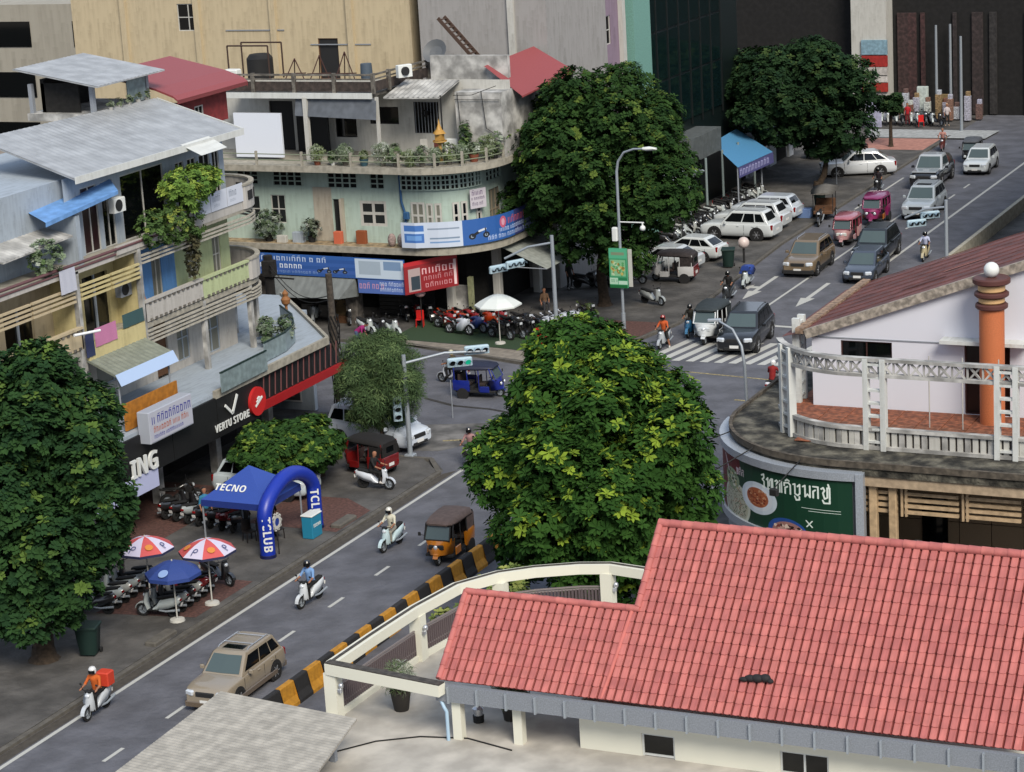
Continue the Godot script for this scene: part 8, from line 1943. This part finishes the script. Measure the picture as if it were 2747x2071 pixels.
# ----------------------------------------------------------------- umbrellas, tent, signals, signs, bins, barrier
func umbrella(label: String, at: Vector3, rad: float, h: float, cols: Array, drop := .12, tilt := 0.0, logo = null) -> Node3D:
	var t := thing("street_umbrella", label, "umbrella", at)
	t.rotation_degrees.x = tilt
	var p := MB.new(); p.cyl(Vector3.ZERO, Vector3(0, h + .05, 0), .03, -1, 8); p.lathe([Vector2(.3, 0), Vector2(.28, .08), Vector2(.05, .12)], Vector3.ZERO, 12); obj("pole", p, M.offwhite, t)
	for i in 8:
		var a0 := TAU * (i - .5) / 8; var a1 := TAU * (i + .5) / 8
		var m := MB.new()
		var q := func(a: float, f: float) -> Vector3: return Vector3(sin(a) * rad * f, h - rad * .42 * pow(f, 1.7), cos(a) * rad * f)
		for k in 4:
			var f0 := k / 4.0; var f1 := (k + 1) / 4.0
			if k == 0: m.tri(q.call(a0, f1), q.call(a1, f1), q.call(a0, 0))
			else: m.quad(q.call(a0, f1), q.call(a1, f1), q.call(a1, f0), q.call(a0, f0))
		obj("panel", m, cols[i % cols.size()], t)
		var v := MB.new(); v.quad(q.call(a0, 1) - Vector3(0, drop, 0), q.call(a1, 1) - Vector3(0, drop, 0), q.call(a1, 1), q.call(a0, 1)); obj("valance", v, cols[(i + 1) % cols.size()] if logo == null else logo, t)
		var r := MB.new(); r.tube([Vector3(0, h - .02, 0), q.call(a0, .5) - Vector3(0, .015, 0), q.call(a0, 1) - Vector3(0, .01, 0)], .008, -1, 4); obj("rib", r, M.dark, t)
	return t
func street_things():
	var pk := mt(Color(.74, .72, .80), .7); var rd := mt(Color(.72, .30, .30), .7)
	var navy := mt(Color(.13, .15, .28), .7)
	for q in [[Vector3(-7.55, .12, 27.1), "pink red and white panelled umbrella nearest the left tree"], [Vector3(-5.0, .12, 26.7), "pink red and white panelled umbrella nearest the road"]]:
		var u := umbrella(q[1], q[0], 1.12, 2.65, [pk, rd], .1, 0, navy)
		for a in [.0, .785 * 2, -.785 * 2]:
			var l := MB.new(); var o := Vector3(sin(a) * .78, 2.65 - 1.12 * .42 * pow(.78 / 1.12, 1.7) + .012, cos(a) * .78)
			var bas := Basis(Vector3.UP, a) * Basis(Vector3.RIGHT, .48)
			l.lathe([Vector2(.07, 0), Vector2(.1, .0), Vector2(.1, .012), Vector2(.07, .012)], o, 14, bas); l.box(o + bas * Vector3(-.09, .006, .12), Vector3(.03, .012, .26), bas); obj("print", l, mt(Color(.30, .32, .48), .7), u)
		for a in [-.785, .785]:
			var l := MB.new(); var o := Vector3(sin(a) * .76, 2.65 - 1.12 * .42 * pow(.76 / 1.12, 1.7) + .012, cos(a) * .76); l.lathe([Vector2(.001, .012), Vector2(.14, .01), Vector2(.16, 0)], o, 12, Basis(Vector3.UP, a) * Basis(Vector3.RIGHT, .48)); obj("print", l, mt(Color(.76, .48, .20), .7), u)
	var bl := mt(Color(.15, .25, .52), .7, fine, .5)
	var bu := umbrella("blue umbrella with a pale round print in front of the two pink ones", Vector3(-5.3, .12, 28.7), 1.08, 2.4, [bl, bl], .14)
	var bp := MB.new(); bp.lathe([Vector2(.001, .012), Vector2(.18, .01), Vector2(.2, 0)], Vector3(.1, 2.4 - 1.08 * .42 * pow(.72, 1.7) + .012, .78), 14, Basis(Vector3.RIGHT, .48)); obj("print", bp, mt(Color(.50, .60, .78), .7), bu)
	umbrella("white umbrella over the black motorcycles on the carpet", Vector3(-11.9, .128, -13.9), 1.3, 2.75, [mt(Color(.78, .80, .79), .6)], .08)
	# blue tent and inflatable arch
	var t := thing("blue_tent", "blue canopy tent with white lettering beside the low round tree", "tent", Vector3(-7.45, .12, 19.4))
	var bm := mt(Color(.17, .29, .62), .6, fine, .5)
	for i in 4:
		var a := Basis(Vector3.UP, i * PI / 2)
		var s := MB.new(); s.xf = Transform3D(a, Vector3.ZERO); s.tri(Vector3(-1.5, 2.1, 1.5), Vector3(1.5, 2.1, 1.5), Vector3(0, 3.25, 0)); obj("roof_panel", s, bm, t)
		var v := MB.new(); v.xf = Transform3D(a, Vector3.ZERO); v.quad(Vector3(-1.5, 1.83, 1.51), Vector3(1.5, 1.83, 1.51), Vector3(1.5, 2.1, 1.5), Vector3(-1.5, 2.1, 1.5)); obj("valance", v, mt(Color(.09, .17, .44), .6), t)
		var l := MB.new(); l.xf = Transform3D(a, Vector3.ZERO); l.box(Vector3(1.46, 1.05, 1.46), Vector3(.05, 2.1, .05)); obj("leg", l, M.grey, t)
	lettering("TECNO", .34, M.whiteplastic, t, Transform3D(Basis(Vector3.RIGHT, -.92), Vector3(-.35, 2.53, .98)), .01)
	var ar := thing("inflatable_arch", "bright blue inflatable arch with white lettering on the road side of the tent", "arch")
	var pts := [Vector3(-5.75, .12, 21.2), Vector3(-5.75, 1.2, 21.2), Vector3(-5.75, 2.1, 21.15), Vector3(-5.75, 2.75, 20.3), Vector3(-5.75, 3.0, 19.2), Vector3(-5.75, 2.75, 18.1), Vector3(-5.75, 2.1, 17.3), Vector3(-5.75, 1.2, 17.25), Vector3(-5.75, .12, 17.25)]
	var am := MB.new()
	var cv := Curve3D.new()
	for i in pts.size(): cv.add_point(pts[i], (pts[maxi(i - 1, 0)] - pts[mini(i + 1, 8)]) * .18, (pts[mini(i + 1, 8)] - pts[maxi(i - 1, 0)]) * .18)
	var bp2 := cv.get_baked_points(); var sm := []
	for i in range(0, bp2.size(), maxi(1, bp2.size() / 26)): sm.append(bp2[i])
	sm.append(pts[8]); am.tube(sm, .31, -1, 14); obj("tube", am, mt(Color(.06, .17, .58), .4), ar)
	for z in [21.2, 17.25]:
		var bs := MB.new(); bs.lathe([Vector2(.34, 0), Vector2(.34, .12), Vector2(.31, .14)], Vector3(-5.75, .12, z), 14); obj("foot_band", bs, mt(Color(.03, .06, .25), .5), ar)
		lettering("TCLUB", .36, M.whiteplastic, ar, Transform3D(Basis(Vector3(0, -1, 0), Vector3(.83, 0, .56), Vector3(-.56, 0, .83)) if false else Basis(Vector3(0, -1, 0), Vector3(.8, 0, -.6), Vector3(.6, 0, .8)), Vector3(-5.75 + .3 * .6, 1.15, z + .3 * .8)), .02)
	var gr := thing("gear_emblem", "white gear shaped emblem standing beside the blue arch", "emblem", Vector3(-5.5, 1.5, 20.75)); var gm := MB.new(); gm.lathe([Vector2(.17, -.03), Vector2(.33, -.03), Vector2(.33, .03), Vector2(.17, .03), Vector2(.17, -.03)], Vector3.ZERO, 20, Basis(Vector3(0, -1, 0), Vector3(1, 0, 0), Vector3(0, 0, 1)))
	for i in 10: gm.box(Vector3(0, sin(TAU * i / 10) * .34, cos(TAU * i / 10) * .34), Vector3(.06, .09, .09), Basis(Vector3.RIGHT, -TAU * i / 10))
	obj("gear", gm, M.offwhite, gr); var g2 := MB.new(); g2.cyl(Vector3(-.02, 0, 0), Vector3(.02, 0, 0), .18, -1, 14); obj("hub", g2, mt(Color(.1, .2, .5), .5), gr); var g3 := MB.new(); g3.cyl(Vector3(0, -1.38, 0), Vector3(0, -.3, 0), .025, -1, 6); obj("stand", g3, M.dark, gr)
	var ct := thing("promotion_counter", "turquoise promotion counter with white top under the arch", "counter", Vector3(-5.3, .12, 18.35)); var cm := MB.new(); cm.bevel(Vector3(0, .5, 0), Vector3(.5, .95, .8), .02); obj("body", cm, mt(Color(.12, .46, .58), .5), ct); var c2 := MB.new(); c2.bevel(Vector3(0, 1.0, 0), Vector3(.56, .05, .86), .02); obj("top", c2, M.whiteplastic, ct)
	lettering("TECNO", .14, M.whiteplastic, ct, Transform3D(Basis(Vector3(0, 0, -1), Vector3.UP, Vector3(1, 0, 0)), Vector3(.26, .55, 0)), .01)
	for i in 3: chair("plastic_chair", "%s dark chair under the blue tent, from the umbrellas inward" % ordinal(i), Vector3(-7.6 + i * .5, .12, 19.6 - i * .3), 60 + i * 50, mt(Color(.10, .08, .08), .5), "dark chairs under the tent")
	chair("plastic_chair", "red plastic chair on the green carpet by the black motorcycles", Vector3(-9.55, .13, -14.2), 70, M.redplastic)
	chair("plastic_chair", "red plastic chair far away before the corner shop", Vector3(-9.2, .13, -88.0), 20, M.redplastic)
	chair("plastic_chair", "red plastic chair in the dark opening left of the carpet", Vector3(-18.2, .13, -16.6), 20, M.redplastic)
	# red shop-front odds
	var gl := thing("globe_stand", "pink white globe on a thin stand at the left carpet edge", "lamp", Vector3(-17.9, .12, -16.3)); var gq := MB.new(); gq.ball(Vector3(0, 2.0, 0), Vector3(.3, .2, .3), 12, 8); obj("globe", gq, mt(Color(.76, .62, .62), .4), gl); var gs := MB.new(); gs.cyl(Vector3.ZERO, Vector3(0, 1.85, 0), .03); obj("stand", gs, M.dark, gl)
	var bg := thing("globe_bollard", "white ball on a short post beside the green bin up the street", "bollard", Vector3(-5.75, .12, -36.0)); var bq := MB.new(); bq.ball(Vector3(0, 1.25, 0), Vector3.ONE * .36, 14, 10); obj("ball", bq, mt(Color(.76, .70, .68), .4), bg); var bs2 := MB.new(); bs2.cyl(Vector3.ZERO, Vector3(0, 1.0, 0), .07); obj("post", bs2, M.dark, bg)
	for q in [[Vector3(-6.5, .12, 32.7), "dark green wheeled bin beside the trunk of the left tree"], [Vector3(-6.25, .12, -34.6), "dark green wheeled bin behind the white hatchback"], [Vector3(-6.4, .12, -53.0), "dark green bin behind the old passenger cart"]]:
		var b := thing("wheeled_bin", q[1], "bin", q[0], 15); var m := MB.new(); m.loft([[Vector3(.28, .08, .28), Vector3(-.28, .08, .28), Vector3(-.28, .08, -.28), Vector3(.28, .08, -.28)], [Vector3(.38, 1.1, .36), Vector3(-.38, 1.1, .36), Vector3(-.38, 1.1, -.36), Vector3(.38, 1.1, -.36)]]); obj("body", m, M.binc, b)
		var l := MB.new(); l.bevel(Vector3(0, 1.14, 0), Vector3(.84, .08, .8), .03, Basis(Vector3.RIGHT, .05)); obj("lid", l, M.binc, b)
		for s in [-1, 1]:
			var w := MB.new(); w.cyl(Vector3(s * .3, .1, -.3), Vector3(s * .36, .1, -.3), .1, -1, 10); obj("wheel", w, M.rubber, b)
	var wb := thing("blue_crate", "blue and white crate on the road edge beside the old passenger cart", "crate", Vector3(-6.6, .12, -50.4)); var wm := MB.new(); wm.bevel(Vector3(0, .3, 0), Vector3(.9, .6, .6), .03); obj("crate", wm, mt(Color(.42, .52, .70), .6, fine, .8), wb)
	# barrier blocks down the middle of the near road
	var yb: Node3D = null
	var kb: Node3D = null
	for i in 32:
		var z := 42.2 - i * .93
		var yel := i % 2 == 0
		var lab := "%s %s concrete barrier block from the near end of the median" % [ordinal(i / 2), "yellow" if yel else "black"]
		var src := yb if yel else kb
		if src == null:
			src = thing("barrier_block", lab, "barrier", Vector3(3.0, .006, z), 0, "yellow and black barrier blocks in the median")
			var m := MB.new(); var s := []
			for e in [-.455, .455]: s.append([Vector3(.30, 0, e), Vector3(.30, .12, e), Vector3(.16, .34, e), Vector3(.11, .82, e), Vector3(.08, .85, e), Vector3(-.08, .85, e), Vector3(-.11, .82, e), Vector3(-.16, .34, e), Vector3(-.30, .12, e), Vector3(-.30, 0, e)])
			for k in 10: m.quad(s[0][k], s[1][k], s[1][(k + 1) % 10], s[0][(k + 1) % 10])
			m.fan(PackedVector3Array(s[0]), false); m.fan(PackedVector3Array(s[1]), true)
			obj("block", m, M.yellow if yel else M.blackconc, src)
			if yel: yb = src
			else: kb = src
		else: dup(src, "barrier_block", lab, Vector3(3.0 + rng.randf_range(-.02, .02), .006, z), rng.randf_range(-.8, .8), "yellow and black barrier blocks in the median")
	# street lamp with signs
	var lp := thing("street_lamp", "tall curved street lamp carrying a green advertisement panel at the corner", "street lamp", Vector3(-6.48, .12, -18.43))
	var lm := MB.new(); lm.tube([Vector3(0, 0, 0), Vector3(0, 8.8, 0), Vector3(.12, 9.35, .02), Vector3(.5, 9.85, .05), Vector3(1.1, 10.05, .1), Vector3(1.75, 10.08, .15)], .085, .05, 8); lm.cyl(Vector3.ZERO, Vector3(0, .9, 0), .12, -1, 10); obj("pole", lm, M.steel, lp)
	var lh := MB.new(); lh.loft([[Vector3(1.65, 10.02, .06), Vector3(1.65, 10.16, .06), Vector3(1.65, 10.16, .26), Vector3(1.65, 10.02, .26)], [Vector3(2.0, 10.0, 0), Vector3(2.0, 10.2, .03), Vector3(2.0, 10.2, .33), Vector3(2.0, 10.0, .36)], [Vector3(2.45, 10.04, .08), Vector3(2.45, 10.14, .1), Vector3(2.45, 10.14, .26), Vector3(2.45, 10.04, .28)]]); obj("lamp_head", lh, M.whiteplastic, lp)
	var ca := MB.new(); ca.tube([Vector3(0, 6.0, 0), Vector3(1.5, 6.02, .1)], .04, -1, 6); ca.ball(Vector3(1.42, 5.72, .1), Vector3.ONE * .16, 10, 8); ca.cyl(Vector3(1.42, 5.8, .1), Vector3(1.42, 6.0, .1), .05); obj("camera_arm", ca, M.whiteplastic, lp)
	var wb2 := MB.new(); wb2.bevel(Vector3(-.22, 5.35, .12), Vector3(.3, .75, .25), .04); obj("white_cabinet", wb2, M.whiteplastic, lp)
	var gp := Pic.new(128, 240, Color(.20, .52, .36), 8); gp.rect(0, 0, 128, 60, Color(.30, .62, .48)); gp.rect(16, 22, 96, 18, Color(.45, .5, .40)); gp.rect(10, 68, 108, 100, Color(.46, .66, .50))
	for k in 40: gp.disc(gp.r.randf_range(20, 108), gp.r.randf_range(80, 160), gp.r.randf_range(5, 14), gp.r.randf_range(5, 12), [Color(.68, .62, .34), Color(.5, .42, .2), Color(.66, .74, .6), Color(.30, .55, .34)][k % 4])
	gp.rect(0, 178, 60, 40, Color(.62, .76, .66)); gp.rect(64, 178, 64, 14, Color(.10, .42, .26)); gp.rect(64, 196, 64, 22, Color(.66, .78, .7)); gp.rect(0, 222, 128, 18, Color(.05, .36, .18)); gp.script(14, 186, 18, 3, Color(.2, .45, .3))
	obj("advertisement", sheet(Vector3(-.62, 2.35, .2), Vector3(.42, 2.35, .2), Vector3(.42, 4.55, .2), Vector3(-.62, 4.55, .2), .14), gp.mat(), lp)
	var ga := MB.new(); ga.span(Vector3(.43, 2.4, -.02), Vector3(.66, 4.5, .02)); obj("second_panel", ga, M.offwhite, lp)
	# traffic signals
	var sig := func(label: String, at: Vector3, h: float, end: Vector3, heads: Array, face: float):
		var s := thing("traffic_signal", label, "traffic signal", at)
		var m := MB.new(); m.cyl(Vector3.ZERO, Vector3(0, h, 0), .12, .1, 10); m.bevel(Vector3(0, .1, 0), Vector3(.45, .2, .45), .03); m.tube([Vector3(0, h - .4, 0), end * .5 + Vector3(0, (h - .2) * .5 + .1, 0), end], .065, -1, 7); obj("pole", m, M.steel, s)
		for q in heads:
			var b := MB.new(); var bas := Basis(Vector3.UP, deg_to_rad(face))
			b.bevel(q[0], Vector3(1.15, .4, .22) if q[1] == 0 else Vector3(.4, 1.15, .22), .05, bas)
			var hd := obj("signal_head", b, mt(Color(.62, .70, .74), .5), s)
			for k in 3:
				var o: Vector3 = q[0] + bas * (Vector3((k - 1) * .36, 0, .12) if q[1] == 0 else Vector3(0, (k - 1) * .36, .12))
				var l := MB.new(); l.lathe([Vector2(.001, .01), Vector2(.14, 0)], o, 12, bas * Basis(Vector3.RIGHT, PI / 2)); obj("lens", l, M.lens_green if (q.size() > 2 and k == q[2]) else M.dark, hd)
				var v := MB.new()
				for i in 8:
					var a0 := PI * i / 8; var a1 := PI * (i + 1) / 8
					v.quad(o + bas * Vector3(cos(a0) * .16, sin(a0) * .16, 0), o + bas * Vector3(cos(a1) * .16, sin(a1) * .16, 0), o + bas * Vector3(cos(a1) * .16, sin(a1) * .16, .3), o + bas * Vector3(cos(a0) * .16, sin(a0) * .16, .3))
				obj("visor", v, mt(Color(.62, .70, .74), .5), hd)
		return s
	M.lens_green = StandardMaterial3D.new(); M.lens_green.albedo_color = Color(.05, .45, .36); M.lens_green.emission_enabled = true; M.lens_green.emission = Color(.05, .62, .48); M.lens_green.emission_energy_multiplier = .35; M.lens_green.roughness = .2
	sig.call("steel traffic signal pole with white heads on its arm before the motorcycle shop", Vector3(-8.2, .12, -13.3), 6.25, Vector3(-2.6, 5.0, .5), [[Vector3(-2.0, 4.75, .5), 0], [Vector3(-3.0, 4.45, .5), 0]], 60.0)
	sig.call("steel traffic signal pole beside the feathery tree with horizontal heads and a lit green lens", Vector3(-6.75, .02, 6.7), 4.9, Vector3(3.2, 4.75, -2.0), [[Vector3(2.35, 4.45, -1.0), 0, 2], [Vector3(2.75, 4.8, -2.0), 0], [Vector3(-.45, 2.35, .1), 1]], 35.0)
	sig.call("traffic signal with white heads at the far right kerb", Vector3(8.3, .12, -31.0), 5.2, Vector3(-2.4, 4.1, 0), [[Vector3(-1.7, 3.85, .1), 0], [Vector3(-1.1, 4.2, -.6), 0]], 40.0)
	var sl := thing("street_lamp", "slim curved lamp post beside the big tree and white corner building", "street lamp", Vector3(10.35, .12, 8.0))
	var s1 := MB.new(); s1.tube([Vector3.ZERO, Vector3(-.1, 5.6, .1), Vector3(-.25, 6.4, 0), Vector3(-.7, 7.05, -.2), Vector3(-1.4, 7.3, -.5)], .08, .045, 8); obj("pole", s1, M.steel, sl)
	var s2 := MB.new(); s2.bevel(Vector3(-1.65, 7.32, -.6), Vector3(.6, .1, .22), .03, Basis(Vector3.UP, .4)); obj("lamp_head", s2, M.steel, sl)
	# utility pole wrapped in cables at the corner of the black shop, and the dark one before the banner
	var up := thing("utility_pole", "grimy concrete utility pole wrapped in cables at the tip of the red strip", "utility pole", Vector3(-13.0, .05, 2.0))
	var u1 := MB.new(); u1.tube([Vector3.ZERO, Vector3(-.05, 7.4, .05)], .2, .16, 8); obj("pole", u1, mt(Color(.30, .27, .24), .95, blotch, .7), up)
	for i in 9:
		var a := i * .7; var m := MB.new(); var q := []
		for k in 9: q.append(Vector3(cos(a + k * .8) * (.24 + .06 * (k % 2)), .4 + k * .62, sin(a + k * .8) * .25))
		m.tube(q, .025, -1, 4); obj("cable", m, M.rubber, up)
	for i in 2:
		var m := MB.new(); m.bevel(Vector3(.3, 1.0 + i * 1.4, .1 - i * .3), Vector3(.35, .5, .25), .03); obj("meter_box", m, M.greyblue, up)
	var u2 := thing("utility_pole", "dark cable hung utility pole in front of the long blue banner", "utility pole", Vector3(-25.9, .05, -13.4)); var u3 := MB.new(); u3.cyl(Vector3.ZERO, Vector3(0, 4.6, 0), .3, .26, 8); u3.bevel(Vector3(.1, 3.9, .1), Vector3(.7, .9, .6), .05); u3.beam(Vector3(-1.5, 3.4, 0), Vector3(1.6, 3.3, 0), .06, .08); obj("pole", u3, mt(Color(.11, .10, .095), .95, blotch, .7), u2)
	for q in [[Vector3(-13, 6.4, 2.0), Vector3(-25.9, 4.2, -13.4)], [Vector3(-13, 6.2, 2.0), Vector3(-25.9, 3.9, -13.4)]]:
		var m := MB.new(); var pq := []
		for k in 11: pq.append((q[0] as Vector3).lerp(q[1], k / 10.0) - Vector3(0, .9 * sin(PI * k / 10.0), 0))
		m.tube(pq, .025, -1, 4); tag(obj("cable", m, M.rubber), "black cable slung between the two utility poles across the side street, %s strand" % ("upper" if q[0].y > 6.3 else "lower"), "cable")
	# small signs
	var rs := thing("round_sign", "dark back of a round road sign before the white coupe SUV", "sign", Vector3(-8.2, .12, -62.4)); var r1 := MB.new(); r1.cyl(Vector3.ZERO, Vector3(0, 2.6, 0), .04); obj("post", r1, M.grey, rs); var r2 := MB.new(); r2.cyl(Vector3(0, 2.4, .0), Vector3(0.02, 2.4, .04), .48, -1, 18); obj("disc", r2, mt(Color(.20, .23, .22), .6), rs)
	var sp := thing("short_post", "thin dark post standing in the junction before the blue rickshaw", "post", Vector3(-7.9, 0, .0)); var s3 := MB.new(); s3.cyl(Vector3.ZERO, Vector3(0, 1.9, 0), .03, -1, 6); obj("post", s3, M.grey, sp)
	for q in [[Vector3(-5.4, .13, -86.2), "grey lamp post at the far kerb"], [Vector3(-9.4, .13, -93.5), "grey utility post before the far market front"], [Vector3(-8.4, .13, -94.2), "pale steel post standing right beside the grey utility post"]]:
		var p := thing("post", q[1], "post", q[0]); var m := MB.new(); m.cyl(Vector3.ZERO, Vector3(0, 7.5, 0), .13, .1, 8); obj("shaft", m, M.steel, p)
	# rubble and low planter stubs along the left kerb
	for q in [[Vector3(-4.9, .12, 16.4), "short broken kerb slab beside the brick paving"], [Vector3(-4.8, .12, 30.6), "long grey kerb stone lying by the left pavement edge"]]:
		var m := MB.new(); m.bevel(q[0] + Vector3(0, .08, 0), Vector3(.5, .16, 1.5), .05); tag(obj("kerb_stone", m, M.kerb), q[1], "kerb stone")
